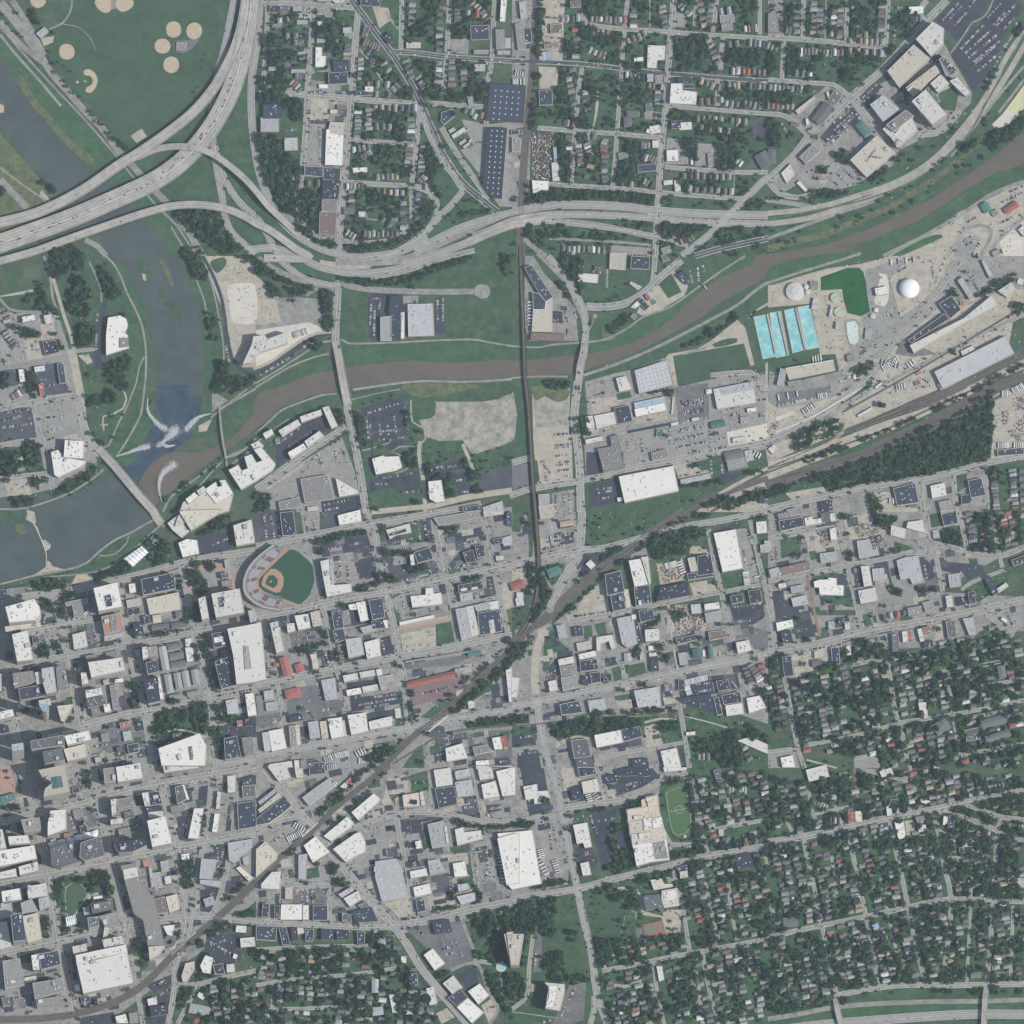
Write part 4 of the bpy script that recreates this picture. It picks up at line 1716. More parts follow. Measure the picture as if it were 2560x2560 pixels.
l 12 1340 1890 1420 1880
l 12 1820 1890 1900 1880
l 12 950 960 970 1060
l 10 650 1050 660 1130
l 8 1100 640 1120 740
l 10 1760 500 1780 620
l 8 900 910 970 900
l 8 1660 1090 1740 1080
l 8 120 1590 180 1570
k 6 520 1870 600 1840
k 8 610 1840 700 1820
k 8 780 1880 860 1880
k 4 760 1830 820 1800
k 5 540 1932 600 1920
f 450 220 560 170 720 150 840 140 840 170 640 200 470 260
f 440 270 500 280 500 320 460 310
f 730 570 880 530 920 560 760 610
f 900 480 1030 460 1040 550 920 540
f 940 100 980 130 970 180 930 170
f 1390 130 1420 120 1530 110 1520 150 1400 180
f 1550 490 1700 470 1720 500 1570 530
f 500 920 540 910 550 1000 500 1020
f 270 1030 400 1010 500 1000 440 1060 280 1070
f 590 1030 620 1040 640 1150 600 1150
f 240 1240 330 1220 320 1260 250 1270
f 820 1860 930 1780 1060 1760 1120 1720 1010 1840 940 1890 850 1890
f 1320 1500 1560 1310 1650 1240 1760 1150 1850 1080 1932 990 1932 930 1850 960 1890 1000 1800 1090 1700 1190 1560 1280 1350 1480
f 1470 1480 1640 1340 1850 1160 1932 1100 1932 1150 1760 1320 1580 1470 1490 1530
f 1580 1580 1932 1540 1932 1590 1600 1630
f 940 280 1180 300 1180 330 960 330
f 1140 430 1320 400 1320 430 1150 470
f 1090 1240 1140 1230 1140 1290 1100 1280
f 1120 1330 1170 1340 1180 1400 1130 1400
f 1140 1440 1180 1430 1190 1510 1150 1500
f 1000 270 1100 260
f 660 690 700 700 640 740 600 720
t 1030 520 40 940 370 28 1320 230 26 1090 1170 24 800 960 18 570 1070 16 430 1210 24 460 1210 20 350 1490 24 240 1530 22 1620 380 3 1650 390 20 640 1560 3 1290 980 6 1200 780 20 1600 1250 28 1470 1560 3 1300 1680 24 1480 1680 20 1250 1900 28 1210 1560 30 1160 1570 24 760 1145 18 140 1100 20 150 1220 24 840 480 3 1400 310 3 620 1340 10 630 1280 10 1270 1370 3
@22
z co 0 0 480 0 520 300 560 580 760 760 1932 700 1932 1600 1330 1400 1200 1932 0 1932
z gr 110 0 160 0 160 200 140 700 60 860 0 980 0 760 90 640 130 300
z gr 570 0 1230 0 1000 140 660 215 575 190
z gr 250 400 340 380 400 420 380 500 300 560 250 480
g gr 0 0 100 0 60 150 0 150
z gr 0 720 150 750 100 850 0 980
z dt 0 440 110 420 100 620 0 600
z gr 200 400 300 600 260 720 160 850 130 830 180 600
z gr 300 700 700 330 850 350 560 620 300 860
z dt 450 780 560 620 700 500 740 760 470 820
z gr 1080 140 1460 125 1480 280 1400 320 1090 370
z gr 850 350 1080 200 1080 130 1200 80 1450 60 1300 0 1250 0 1050 150
z ac 900 320 1030 260 1060 360 890 360
z dt 1350 260 1420 260 1480 290 1490 320 1340 310
z dt 1090 390 1310 330 1320 510 1120 550
z gr 1090 340 1280 330 1270 370 1100 390
z ap 1510 150 1720 70 1740 90 1700 130 1520 160
z ac 1690 130 1770 120 1870 530 1790 540 1740 430
g gr 1590 480 1710 450 1730 550 1600 580
g dt 1340 540 1500 510 1550 590 1370 630
z ap 1640 710 1900 670 1910 790 1820 850 1680 850
z am 1680 870 1800 860 1932 900 1932 1030 1830 1040 1780 950 1690 960
z dt 1230 700 1360 700 1460 800 1470 890 1250 930
g dt 1170 720 1220 730 1230 900 1170 920
z ap 1240 1280 1700 1210 1720 1320 1560 1370 1260 1400
z ap 1120 1300 1200 1290 1230 1470 1130 1480
z gr 0 1610 160 1620 190 1680 180 1760 0 1780
g ap 0 1690 160 1680 170 1740 0 1770
g ap 40 1820 200 1800 220 1932 40 1932
z gr 280 1580 1000 1540 1270 1540 1270 1640 1000 1690 600 1700 350 1730 290 1680
z dt 1000 1620 1090 1600 1140 1760 1010 1780
g dt 330 1740 480 1680 580 1700 570 1770 450 1720 330 1780
z gr 1290 1480 1400 1490 1600 1560 1760 1620 1932 1700 1932 1932 1340 1932 1290 1640
z gr 240 1000 300 870 340 960 440 1040 320 1060 260 1200 230 1200
g gr 870 1160 1010 1130 1030 1210 880 1250
g gr 750 1180 820 1160 830 1260 770 1280
g gr 620 850 700 830 720 930 650 930
g gr 540 870 600 850 610 940 545 960
z ac 650 1060 790 1030 820 1150 670 1170
g ap 240 1200 340 1100 340 1040 460 1050 460 1100 350 1130 350 1240
z gr 770 1390 900 1370 910 1420 780 1420
g dt 790 1430 900 1410 910 1480 800 1480
g ac 700 1400 770 1400 790 1480 720 1480
z gr 1100 1590 1270 1580 1280 1740 1140 1750
z ap 220 200 460 150 470 230 230 290
z ap 540 330 700 300 690 350 620 440 500 500
z ap 430 360 560 340 500 440
g ap 1240 1830 1300 1760 1310 1900
z Z
r bl 40 165 -20 185 200 200 400 195 550 170 700 110 840 0 990
r bl 44 1300 -20 1050 150 850 290 640 440 400 640 200 830 0 1020
r ac 48 530 -20 520 200 500 340 400 480 330 620 280 760
r dt 60 230 920 185 1050 170 1200 180 1380
r ac 50 190 1400 210 1600 250 1800 290 1932
r ac 36 0 400 250 340 500 290 700 270 1000 190 1300 110 1600 60 1932 -10
r ac 52 0 1470 400 1390 800 1310 1200 1220 1500 1160 1932 1080
r ac 20 440 820 700 780 900 740 1100 700 1500 620 1880 550
r ac 24 1480 130 1520 330 1570 560 1620 800 1670 980
r ac 24 1800 60 1860 350 1910 560 1960 800
r ac 18 750 760 800 1000 850 1260
r co 20 430 830 470 1080 510 1330
r ac 18 890 700 960 900 1030 1200
r dt 20 1180 700 1200 900 1250 1180
r ac 24 1220 1270 1270 1500 1320 1800 1340 1932
r ac 14 650 1850 950 1800 1290 1740
r bl 12 0 1620 300 1590 700 1550 1000 1530 1240 1530
r dt 10 1300 1540 1500 1590 1660 1640
r dt 18 1000 1590 1120 1560 1240 1570
r ac 60 290 60 330 250
p o 8 200 -40 320 -60 320 40 215 60
b T 6 415 90 100 40 8
b k 6 415 110 100 30 8
b w 5 595 400 60 50 -45
p N 6 260 440 355 405 375 450 290 500
p R 5 0 540 90 530 100 570 0 600
b w 5 60 680 60 60 10
b w 5 60 630 50 40 0
N grey and white factory roof with a narrow orange strip, north of the black saw-tooth mill
p w 14 880 375 970 360 1040 560 925 570
p o 16 975 350 1030 345 1050 540 1035 550
p k 14 920 575 1035 550 1055 690 935 715
p k 16 700 480 820 450 850 610 720 640
p k 14 740 640 830 610 860 740 765 760
b o 12 870 660 40 140 10
p k 12 955 750 1060 740 1080 815 970 840
p k 11 1120 570 1325 535 1340 635 1090 680
p o 11 1325 355 1380 345 1405 450 1350 460
p k 12 1400 340 1500 320 1525 470 1400 490
p k 10 1320 470 1500 455 1530 490 1330 520
N largest white rectangular warehouse east of the railway junction, beside a row of trailers
p w 10 1520 165 1690 135 1745 430 1590 460
b w 6 1660 150 3 3 0
b w 7 1885 120 80 90 5
b l 7 1910 280 70 60 5
p k 9 1645 640 1740 620 1750 680 1660 700
p k 9 1780 600 1870 585 1890 680 1800 700
p w 9 1450 700 1560 685 1575 735 1455 745
b l 7 1390 735 75 70 5
b l 7 1525 790 130 70 12
p b 8 1480 910 1610 895 1625 950 1490 975
p k 8 1240 960 1400 925 1410 965 1250 1005
b w 10 1060 935 110 90 5
b w 6 1060 1030 60 35 5
p l 11 790 810 915 785 950 1000 870 1030 830 1000
p k 11 920 820 945 810 985 1010 950 1020
b w 12 920 800 35 35 5
p w 9 1690 990 1790 970 1810 1050 1705 1075
p l 8 335 860 395 850 420 950 355 960
b k 8 500 905 65 70 10
p w 9 635 950 760 930 785 1030 750 1040 730 980 670 1000 675 1050 640 1055
b o 6 545 1015 110 60 10
p w 8 500 1080 630 1050 640 1090 510 1120
p k 8 510 1130 640 1110 655 1190 520 1210
b k 7 555 1275 70 50 80
p k 9 585 1220 665 1210 670 1290 600 1300
p k 8 685 1230 750 1220 755 1280 690 1280
b w 8 410 1130 120 50 12
b m 8 420 1200 110 70 10
p m 9 370 1255 480 1235 500 1330 385 1355
p w 8 270 1285 335 1270 350 1350 285 1360
b L 6 875 1100 55 60 5
b k 8 1075 1150 60 110 5
b o 6 1065 1080 60 30 5
b l 6 1290 1110 60 90 10
b N 6 1400 1070 70 70 5
b N 6 1500 1065 35 90 5
b w 5 1450 1070 20 50 5
b l 6 980 1080 30 80 5
p l 10 920 1355 1105 1325 1130 1480 1040 1490 1030 1470 950 1480
p l 9 570 1430 700 1410 720 1495 590 1520
p k 13 360 1460 505 1430 535 1520 375 1540
p w 10 620 1690 820 1650 840 1745 640 1785
p k 10 825 1650 965 1620 985 1700 840 1740
p d 12 445 1730 570 1715 600 1850 470 1870
p d 12 480 1875 600 1855 625 1932 490 1932
p w 9 1120 1810 1245 1785 1280 1932 1150 1932
p k 9 905 1870 1020 1860 1030 1932 910 1932
p k 8 1255 1410 1500 1375 1540 1530 1300 1450
p k 8 1520 1410 1560 1400 1590 1530 1550 1540
p k 9 1580 1390 1720 1360 1740 1440 1600 1460
b w 8 1680 1495 130 80 8
p w 8 1770 1410 1870 1390 1920 1480 1790 1525
p k 8 1540 1280 1630 1265 1650 1340 1560 1360
b k 8 1280 1310 50 80 0
b w 5 1350 1675 70 25 5
b w 10 20 1330 60 150 -8
p w 8 1700 1730 1800 1700 1932 1760 1932 1830 1880 1810
l 30 260 200 470 160
l 20 250 230 460 200
l 16 250 270 400 250
l 10 280 180 400 150
l 20 1780 160 1810 240
l 12 1740 250 1770 420
k 14 1762 458 1776 548
k 2 1830 400 1850 490
l 40 460 790 730 750
l 12 650 650 700 680
l 14 1310 1300 1330 1370
k 10 1320 1320 1340 1380
k 14 1310 1290 1470 1250
l 16 1380 1300 1490 1290
l 14 1400 1360 1500 1340
l 10 1140 1340 1150 1440
l 10 1200 1320 1210 1420
l 16 1680 1590 1780 1590
l 12 1660 1280 1700 1330
l 10 60 1700 160 1690
l 10 50 1830 190 1810
l 12 960 340 1020 330
l 16 1080 740 1130 800
k 6 1260 380 1300 480
k 8 1160 410 1240 390
l 12 1660 720 1880 690
l 10 1680 830 1800 820
J 1240 700 1330 700 1460 820 1460 880 1260 930
J 1550 1050 1640 1020 1660 1080 1560 1100
J 1120 400 1240 390 1300 500 1140 540
J 250 1200 330 1180 340 1260 260 1270
h 5 1760 1180 1800 1290
h 6 1800 1160 1870 1270
h 3 1750 1790 1790 1860
h 3 1410 1850 1480 1850
h 3 1880 1160 1900 1240
f 120 380 180 410 180 560 150 620 110 610 120 500
f 210 420 250 420 250 600 300 610 250 720 160 850 150 800 190 640
f 330 800 560 620 700 480 860 340 860 370 720 460 600 600 480 720 340 820
f 400 620 560 460 700 420 640 480 420 660
f 680 330 800 260 830 270 780 340 700 380
f 870 310 1040 200 1100 180 1080 370 1040 250 900 310
f 1050 180 1300 130 1450 130 1460 180 1300 210 1350 260 1300 320 1100 360 1060 280
f 1160 90 1280 20 1330 10 1330 60 1200 110
f 1360 10 1480 0 1500 30 1370 50
f 820 1520 1000 1490 1200 1480 1210 1500 1000 1530 820 1540
f 600 1520 760 1490 800 1520 620 1550
f 300 1620 450 1580 700 1560 980 1550 980 1640 820 1650 600 1680 380 1700 310 1680
f 0 1530 120 1530 130 1590 0 1600
f 1100 1600 1260 1590 1250 1640 1120 1650
f 1380 1750 1500 1700 1640 1650 1760 1640 1800 1700 1700 1740 1580 1932 1520 1840 1400 1800
f 1600 1740 1720 1760 1740 1932 1600 1932
f 1780 1600 1932 1680 1932 1760 1800 1700
f 0 1030 100 1000 160 950 140 1000 60 1100 0 1130
f 0 1110 100 1110 90 1000 40 1000
f 1220 750 1300 740 1310 810 1220 840
f 900 1030 960 1020 970 1080 920 1100
f 970 780 1110 800 1110 860 1010 880
f 1060 1010 1130 1000 1140 1090 1100 1090
f 1120 1100 1200 1100 1180 1130 1130 1130
f 1840 1310 1932 1340 1932 1420 1870 1400
f 100 60 130 60 140 110 100 100
f 1480 220 1520 220
t 1000 1310 30 830 1350 30 1660 860 22 1420 960 26 1410 1000 24 270 950 14 210 1300 12 260 1350 20 1530 540 26 1570 850 20 1840 1110 24 1810 1060 18 1220 990 20 990 140 30 770 290 26 380 410 24 340 70 20 230 90 18 90 60 16 1900 40 30 1840 60 26 1340 1540 16 1890 800 10 1050 840 24 1100 1640 16 1000 1690 18
@32
z co 0 0 1500 0 1932 0 1932 250 1260 600 1900 640 1932 700 1932 900 1600 900 1500 1000 880 1040 400 1200 0 1300
Z -11 0 1270 100 1290 400 1190 640 1000 880 930 900 1040 1120 1100 1330 980 1560 960 1660 850 1860 940 1932 1000 1932 1932 780 1932 600 1830 250 1800 180 1600 0 1290
Z -11 1500 0 1932 0 1932 240 1750 310 1600 300 1500 280
g gr 0 1740 200 1700 230 1800 0 1800
z gr 90 210 280 170 300 310 100 350
z dt 270 170 510 130 540 280 310 310
z gr 330 490 580 440 610 560 650 720 440 690 400 640 330 560
z gr 380 740 660 740 660 780 390 780
z gr 950 220 1110 270 1000 300 950 290
g gr 1310 120 1450 100 1480 280 1300 230
g gr 1220 20 1310 0 1320 100 1230 120
z dt 560 50 740 10 880 130 880 180 620 210
z ap 640 420 700 410 730 560 660 570
z ap 780 390 900 370 940 560 890 590 870 440
z ap 30 600 160 570 200 700 300 700 360 940 210 960 180 800 60 820
z ap 480 470 590 450 600 540 540 540
z ac 960 580 1270 570 1300 640 1010 700
g ap 1140 340 1170 340 1240 400 1260 500 1200 520 1160 480
z ap 1290 370 1620 400 1640 460 1500 520 1460 440 1440 470 1300 440
z gr 1270 260 1740 340 1750 430 1720 430 1720 360
z ac 1690 760 1850 720 1932 760 1932 860 1840 930
z gr 1560 540 1640 500 1680 620 1580 690
z gr 1670 460 1790 480 1800 540 1720 580
z gr 710 780 790 750 800 850 730 860
z dt 180 1080 450 1020 640 1000 660 1140 480 1180 210 1250
z ac 920 1100 1040 1070 1050 1140 920 1140
z dt 1270 850 1320 840 1340 980 1260 1000
g ac 650 1870 820 1830 850 1932 650 1932
z gr 280 1850 640 1870 620 1932 290 1932
g ac 1570 1530 1780 1490 1800 1560 1600 1560
z ac 0 1760 210 1810 240 1932 0 1932
r ac 44 0 1060 400 990 800 890 1200 820 1600 740 1932 660
r ac 24 0 520 300 460 600 405 900 350 1130 300 1230 320
r ac 22 0 200 280 150 530 110
r ac 24 525 -20 570 260 620 500 680 750 710 870
r ac 24 1180 -20 1220 150 1270 350 1320 600
r ac 26 1220 230 1400 270 1600 330 1760 330 1932 270
r ac 18 1440 0 1480 180 1510 290
r ac 18 1690 0 1740 300 1770 420
r b2 20 300 490 340 700 390 940
r ac 20 70 1110 130 1270 180 1560 230 1800 280 1932
r ac 24 1640 760 1760 860 1850 940
r ac 20 850 940 890 1060 930 1300 960 1500 1000 1620 1050 1860
r ac 18 1270 1020 1330 1200 1380 1400 1410 1600 1460 1850
r ac 18 290 1760 600 1700 800 1650 1000 1590 1200 1560 1500 1510 1932 1420
r as 16 1350 1210 1600 1160 1800 1120
r ac 18 640 1150 880 1110
r ac 18 920 980 1100 940
r ac 24 0 550 60 1080
r ac 14 0 1810 240 1780
r dt 14 290 1870 400 1900 520 1932
r ac 18 1480 1830 1932 1750
r ac 14 650 1860 1000 1800
r ac 14 1580 1320 1932 1260
r ac 14 1460 590 1540 530 1780 440
p k 8 80 70 260 40 275 110 95 150
p m 8 70 20 150 0 170 40 80 60
p w 7 275 50 330 40 345 60 400 50 410 85 285 110
b d 7 440 40 80 70 10
b w 7 490 45 40 60 10
b w 7 495 170 50 90 8
b w 7 350 -10 3 3 0
p w 9 930 105 1045 135 1035 210 925 180
p w 9 1055 80 1170 65 1190 165 1045 125
p k 8 1300 0 1420 -10 1435 90 1330 110
p l 9 670 225 770 210 790 290 830 285 840 325 690 355
p l 9 970 370 1040 345 1135 335 1175 525 1090 550 1070 505 1000 515
b l 8 835 475 90 90 5
p w 9 700 415 765 410 790 560 725 570
b l 8 460 345 130 70 8
p l 8 5 440 80 420 105 480 20 500
p b 8 85 425 305 375 315 435 105 485
N white roofed building of overlapping blocks in a green lawn, east of the brick street
p w 9 345 530 390 515 450 515 455 500 520 505 520 555 575 560 570 635 390 630 385 575 350 575
p w 9 680 600 810 575 830 675 700 700
p w 8 60 840 185 815 195 870 70 905
p k 8 90 910 170 895 190 990 110 990
p l 8 170 570 270 550 280 600 180 620
p l 8 175 655 290 630 305 700 190 720
b w 7 110 560 60 35 8
b l 7 1410 520 90 100 8
p k 8 1630 500 1670 480 1740 610 1700 640
b w 7 1770 575 90 35 35
b k 8 1900 370 120 50 20
b w 9 1370 680 50 90 8
b k 8 1540 650 50 90 8
b k 8 1460 680 50 60 8
p m 9 1165 690 1240 670 1265 750 1190 760
p m 9 1050 730 1160 710 1170 780 1060 790
p w 8 1125 890 1160 880 1185 980 1150 985
b r 8 1200 890 60 40 10
b w 8 1035 945 40 80 5
b r 7 1070 930 30 50 5
b d 8 960 990 50 140 5
b d 9 1385 890 70 130 8
p l 9 1470 810 1550 800 1570 930 1520 940
b k 8 1210 1000 70 50 8
b k 8 1080 1090 60 60 5
p k 9 105 1100 175 1090 195 1240 125 1250
b k 8 510 1090 60 130 5
b w 7 610 1050 35 70 5
b D 6 370 1145 70 50 5
b o 6 370 1080 40 50 5
b l 6 480 860 50 60 5
b w 6 600 860 40 60 5
b k 6 570 820 80 40 5
b w 7 1785 820 50 25 -35
p w 9 1135 1445 1195 1440 1210 1560 1180 1565 1170 1510 1145 1515
p w 9 95 1860 190 1840 205 1932 110 1932
p D 10 1265 1600 1350 1590 1380 1630 1280 1690
p d 10 1490 1650 1590 1630 1605 1720 1500 1735
p D 10 1610 1580 1790 1550 1800 1590 1620 1640
p D 10 1640 1700 1820 1650 1830 1690 1650 1745
p D 8 1730 1170 1785 1160 1795 1250 1745 1260
b l 7 0 260 50 80 5
b l 5 1270 170 50 60 10
b D 5 830 1000 30 80 5
h 9 820 810 1240 720
l 18 60 260 70 380
l 14 20 300 40 380
l 14 400 170 440 280
l 12 1090 210 1140 230
l 16 1140 260 1210 300
l 14 1450 640 1500 700
l 20 60 560 150 620
l 8 230 750 270 740
l 12 690 430 690 550
l 12 1180 400 1200 510
l 14 1600 1540 1700 1520
l 10 1680 1790 1800 1770
l 30 200 1060 600 990
l 20 1800 760 1850 860
l 8 480 700 560 710
J 380 130 470 120 480 240 400 270
J 770 190 880 180 900 260 800 280
J 640 140 700 60 860 120 800 180 680 190
f 760 0 880 30 980 40 960 80 890 150 840 100
f 560 30 640 20 640 60 570 60
f 1340 130 1440 150 1470 240 1360 240 1310 180
f 560 300 640 300 640 370 570 370
f 950 280 1010 280 1010 320 950 310
f 920 550 1000 580 1010 640 940 620
f 1130 580 1290 570 1300 600 1140 610
f 680 960 760 950 750 1110 680 1130
f 790 960 840 1060 870 1080 830 1120 790 1090
f 240 960 320 950 320 980 240 990
f 1260 1010 1340 1040 1330 1150 1270 1150
f 1250 1250 1390 1250 1380 1440 1340 1440 1330 1300
f 1410 1550 1500 1580 1490 1780 1600 1800 1560 1880 1440 1700
f 700 1330 900 1300 900 1400 820 1500 700 1480
f 230 1450 360 1460 380 1650 240 1650
f 1640 950 1730 980 1740 1120 1660 1100
t 145 185 20 900 310 14 1285 890 24 270 1150 20 240 810 24 880 710 24 230 340 30 1510 720 14 1400 740 14 620 1720 24 600 170 20
@03
z co 0 0 1932 0 1932 1000 1500 1400 800 1932 0 1932
g rd 0 0 80 0 130 180 100 200 0 190
z ac 500 0 640 -20 680 170 530 200
z am 500 320 650 280 720 370 730 430 510 500
z ac 900 250 1010 230 1060 420 1060 560 850 580 840 440 920 400
z ap 1500 140 1570 130 1560 280 1490 300
z ac 1390 130 1490 120 1480 210 1400 220
z gr 390 860 800 780 850 960 700 1000 600 1120 500 1110 430 1040
G gl2 500 900 550 865 600 865 650 920 655 960 610 1040 565 1105 500 1085 490 960
r co 7 500 1085 490 960 500 900 550 865 600 865 650 920 655 960 610 1040 565 1105
r co 12 570 1100 660 960 760 840
z gr 450 1080 500 1070 520 1250 460 1270
g co 500 1120 620 1080 640 1200 600 1240 490 1210
z ap 1490 600 1720 580 1700 740 1490 760
z ap 1510 900 1660 900 1620 1060 1580 1090 1510 1080
z as 1690 850 1830 850 1840 930 1700 960
z ap 1560 1260 1800 1250 1820 1440 1700 1520 1540 1400
z ap 1100 1640 1290 1560 1290 1640 1160 1700
z ap 1090 1740 1290 1700 1270 1932 1110 1932
z ap 620 1880 860 1840 880 1932 600 1932
z ac 60 1680 250 1660 280 1820 80 1860
z ap 1720 280 1770 280 1750 470 1700 480
z ap 1330 370 1420 350 1390 550 1350 540
z ac 1180 740 1330 700 1340 890 1170 920
g gr 1040 1380 1120 1440 1120 1500 1060 1540
z gr 1370 680 1470 640 1460 900 1380 920
z ac 1780 640 1932 600 1932 840 1860 840 1760 780
Z -5 1480 1640 1932 1560 1932 1932 1380 1932 1400 1800
r ac 44 0 410 300 340 600 280 860 200 1200 120 1560 60 1932 0
r ac 44 0 860 330 800 770 720 1000 660 1340 600 1700 540 1932 490
r ac 40 0 1400 400 1310 740 1240 1000 1180 1400 1130 1550 1120 1932 1160
r ac 44 150 0 250 280 330 620 370 860 430 1280 500 1600 560 1860
r ac 44 700 0 740 200 800 500 850 780 910 1060 960 1250 1000 1460
r ac 36 1190 50 1260 280 1320 550 1370 850 1400 1160 1370 1310
r ac 30 1600 0 1580 300 1540 560 1490 800 1450 1100 1400 1300 1330 1480 1310 1700 1270 1932
r ac 24 1790 0 1780 250 1760 470
r ac 24 1740 530 1720 720 1660 960 1600 1110
r ac 24 1040 1700 1080 1932
r ac 24 1310 1640 1500 1630 1700 1580 1932 1530
r ac 20 1340 1932 1420 1780 1500 1640
r bl 56 -20 1900 300 1890 600 1850 900 1750 1100 1620 1300 1420 1500 1250 1700 1080 1932 860
r gv 10 1290 1410 1480 1240
N large white flat convention hall roof beside the curved railway
p w 24 580 1500 960 1410 1005 1640 630 1720
p w 24 570 1430 710 1400 950 1350 965 1410 720 1460 725 1480 580 1510
p w 18 770 1310 920 1280 945 1350 790 1385
p o 16 545 1360 650 1340 660 1395 555 1420
N long grey parking deck filled with cars, between the park lawn block and the crossroads
p m 16 910 750 1020 730 1060 850 1110 930 1170 1000 1230 1280 1240 1350 1115 1350 1080 1160 1010 1110
p w 16.5 930 780 1030 760 1050 830 940 855
O2 1135 960 34 18
O2 1280 1320 46 18
p o 14 1120 1360 1250 1350 1200 1420 1130 1460
p w 12 1230 1200 1320 1190 1300 1275 1270 1280
p b 14 1165 1000 1240 980 1270 1100 1190 1110
p o 12 1250 980 1340 955 1360 1070 1280 1100
p w 30 1110 420 1250 385 1300 590 1150 620
p w 12 1115 340 1230 330 1235 375 1125 385
p k 12 1095 310 1220 290 1230 330 1115 340
p k 14 1090 195 1200 185 1225 280 1110 300
p w 14 1070 200 1120 190 1135 290 1095 300
p w 20 835 255 880 245 880 340 845 370
p m 16 880 250 1000 230 1010 300 890 320
p w 18 835 405 925 390 930 430 835 440
p k 40 860 600 1090 560 1110 610 1000 660 900 665
p m 22 905 610 1000 600 1005 655 910 665
N dark grey office block with a square rooftop plant frame, north of the park lawn
p d 36 610 590 760 540 790 690 640 730 600 700
p d 26 380 620 600 560 620 720 460 770 385 750
S 360 570 740 470 750 520 380 600
p w 22 380 340 500 330 500 480 360 530 360 440
p o 44 290 50 490 10 530 210 330 250 340 190 390 150 380 130 320 100
p N 44.5 385 110 450 105 475 170 400 190
p m 40 160 420 300 405 310 490 185 515
p w 30 60 540 210 530 230 590 70 600
p w 36 0 490 20 490 50 630 0 640
p w 22 0 640 260 600 280 700 0 760
p w 20 140 760 285 720 290 790 150 825
p w 16 0 800 120 770 130 830 0 850
p w 24 875 10 1060 -20 1080 95 890 125
p m 20 780 20 870 10 880 120 790 130
p w 14 1230 0 1500 -20 1500 10 1240 45
p w 24 10 950 150 925 165 1010 20 1030
p w 20 200 910 350 885 360 980 215 1000
p l 18 290 1000 370 980 385 1050 300 1080
p l 16 155 1030 240 1000 290 1090 170 1110
p o 14 170 1130 290 1100 320 1300 210 1335
p k 40 80 1140 170 1120 200 1330 100 1340
p w 20 0 1180 50 1170 90 1360 0 1385
p l 14 0 1040 90 1030 100 1130 0 1150
p w 22 235 1430 290 1420 300 1540 250 1540
p k 22 290 1420 360 1410 440 1390 460 1500 310 1540
p m 18 20 1470 150 1450 185 1650 40 1680
p m 22 245 1640 470 1605 490 1700 265 1760
p m 16 270 1760 460 1730 470 1800 280 1820
p d 26 660 1150 740 1140 750 1210 670 1230
p m 26 740 1140 890 1100 905 1190 790 1210
p d 20 685 1040 850 1010 860 1080 695 1110
S 490 1130 570 1110 590 1180 500 1200
b w 12 800 1250 35 80 -8
b w 4 740 980 70 22 8
p l 9 100 0 0 0 0 0 0 0
p w 10 1110 1750 1180 1730 1190 1790 1120 1800
p k 10 1130 1810 1270 1780 1270 1860 1140 1880
p w 9 870 1880 950 1860 970 1932 880 1932
b m 9 1010 1890 70 80 5
b l 5 510 1090 3 3 0
p w 10 1465 310 1540 310 1500 540 1420 535
p w 9 1715 65 1780 60 1780 190 1720 195
p d 12 1320 150 1380 135 1410 240 1340 280
p w 9 1375 130 1390 130 1430 240 1410 245
b m 9 1345 310 110 45 10
b w 9 1650 250 30 130 -5
b w 9 1630 420 40 140 -8
b w 9 1400 675 60 45 5
p k 9 1790 270 1932 250 1932 450 1800 470
p l 8 1720 570 1900 540 1905 600 1760 720 1730 700
p l 12 1520 690 1640 700 1600 850 1505 840
p l 12 1510 850 1665 860 1660 910 1510 880
b l 7 1580 1010 80 60 20
b l 8 1245 745 60 80 8
b l 6 1145 830 25 150 8
b l 6 1190 850 60 120 8
p o 12 1370 1580 1400 1480 1470 1465 1470 1520 1410 1620 1380 1620
p w 12 1510 1500 1550 1420 1610 1440 1590 1560 1530 1550
p k 11 1610 1490 1680 1480 1700 1560 1620 1565
b w 8 1740 1515 60 60 5
b w 7 1820 1220 80 50 -5
b w 9 1870 1320 110 70 5
b w 6 1520 1725 60 40 -30
p l 8 1440 1780 1600 1810 1570 1880 1420 1850
b w 5 1775 1425 30 35 -20
p k 10 1820 90 1932 60 1932 130 1830 140
b d 8 1880 180 100 90 5
p t 6 1780 760 1810 745 1910 830 1880 860
b g 9 30 230 5 5 0
p n 8 0 220 110 190 110 240 0 290
l 24 540 60 580 180
l 24 580 30 620 160
l 12 1650 100 1670 190
l 12 1410 130 1480 200
l 20 520 330 560 460
l 20 600 310 640 440
l 16 900 260 1000 240
l 20 910 300 1020 280
l 20 860 470 1050 430
l 20 900 510 1040 480
l 12 1000 900 1060 1080 16
D 16 1100 1090 1200 1260 1000 880 1080 1050
D 16 1130 1100 1230 1240 1020 950 1060 1000
l 20 90 1740 190 1720
l 16 100 1700 240 1680
l 16 1640 600 1650 760
l 14 1690 600 1650 780
l 10 1700 360 1750 330
l 12 1190 1640 1240 1600
l 10 1560 1350 1700 1300
l 12 1560 1300 1740 1400
l 6 1200 1720 1280 1660
f 420 850 560 820 700 790 800 770 850 900 850 960 800 950 760 870 700 940 680 920 640 870 560 850 490 880 440 900
f 410 890 470 880 470 1000 420 990
f 1370 720 1460 680 1460 820 1470 900 1380 920
f 1360 1680 1440 1650 1480 1660 1440 1740 1400 1820 1340 1820
f 570 1820 700 1780 800 1760 760 1810 640 1850
f 1040 1460 1110 1450 1110 1500 1050 1500
f 1550 1260 1660 1180 1720 1160 1760 1200 1700 1220 1600 1280
f 1440 1330 1520 1290 1540 1340 1460 1360
f 1660 740 1700 740 1690 820 1650 820
f 310 1120 360 1120 380 1290 330 1280
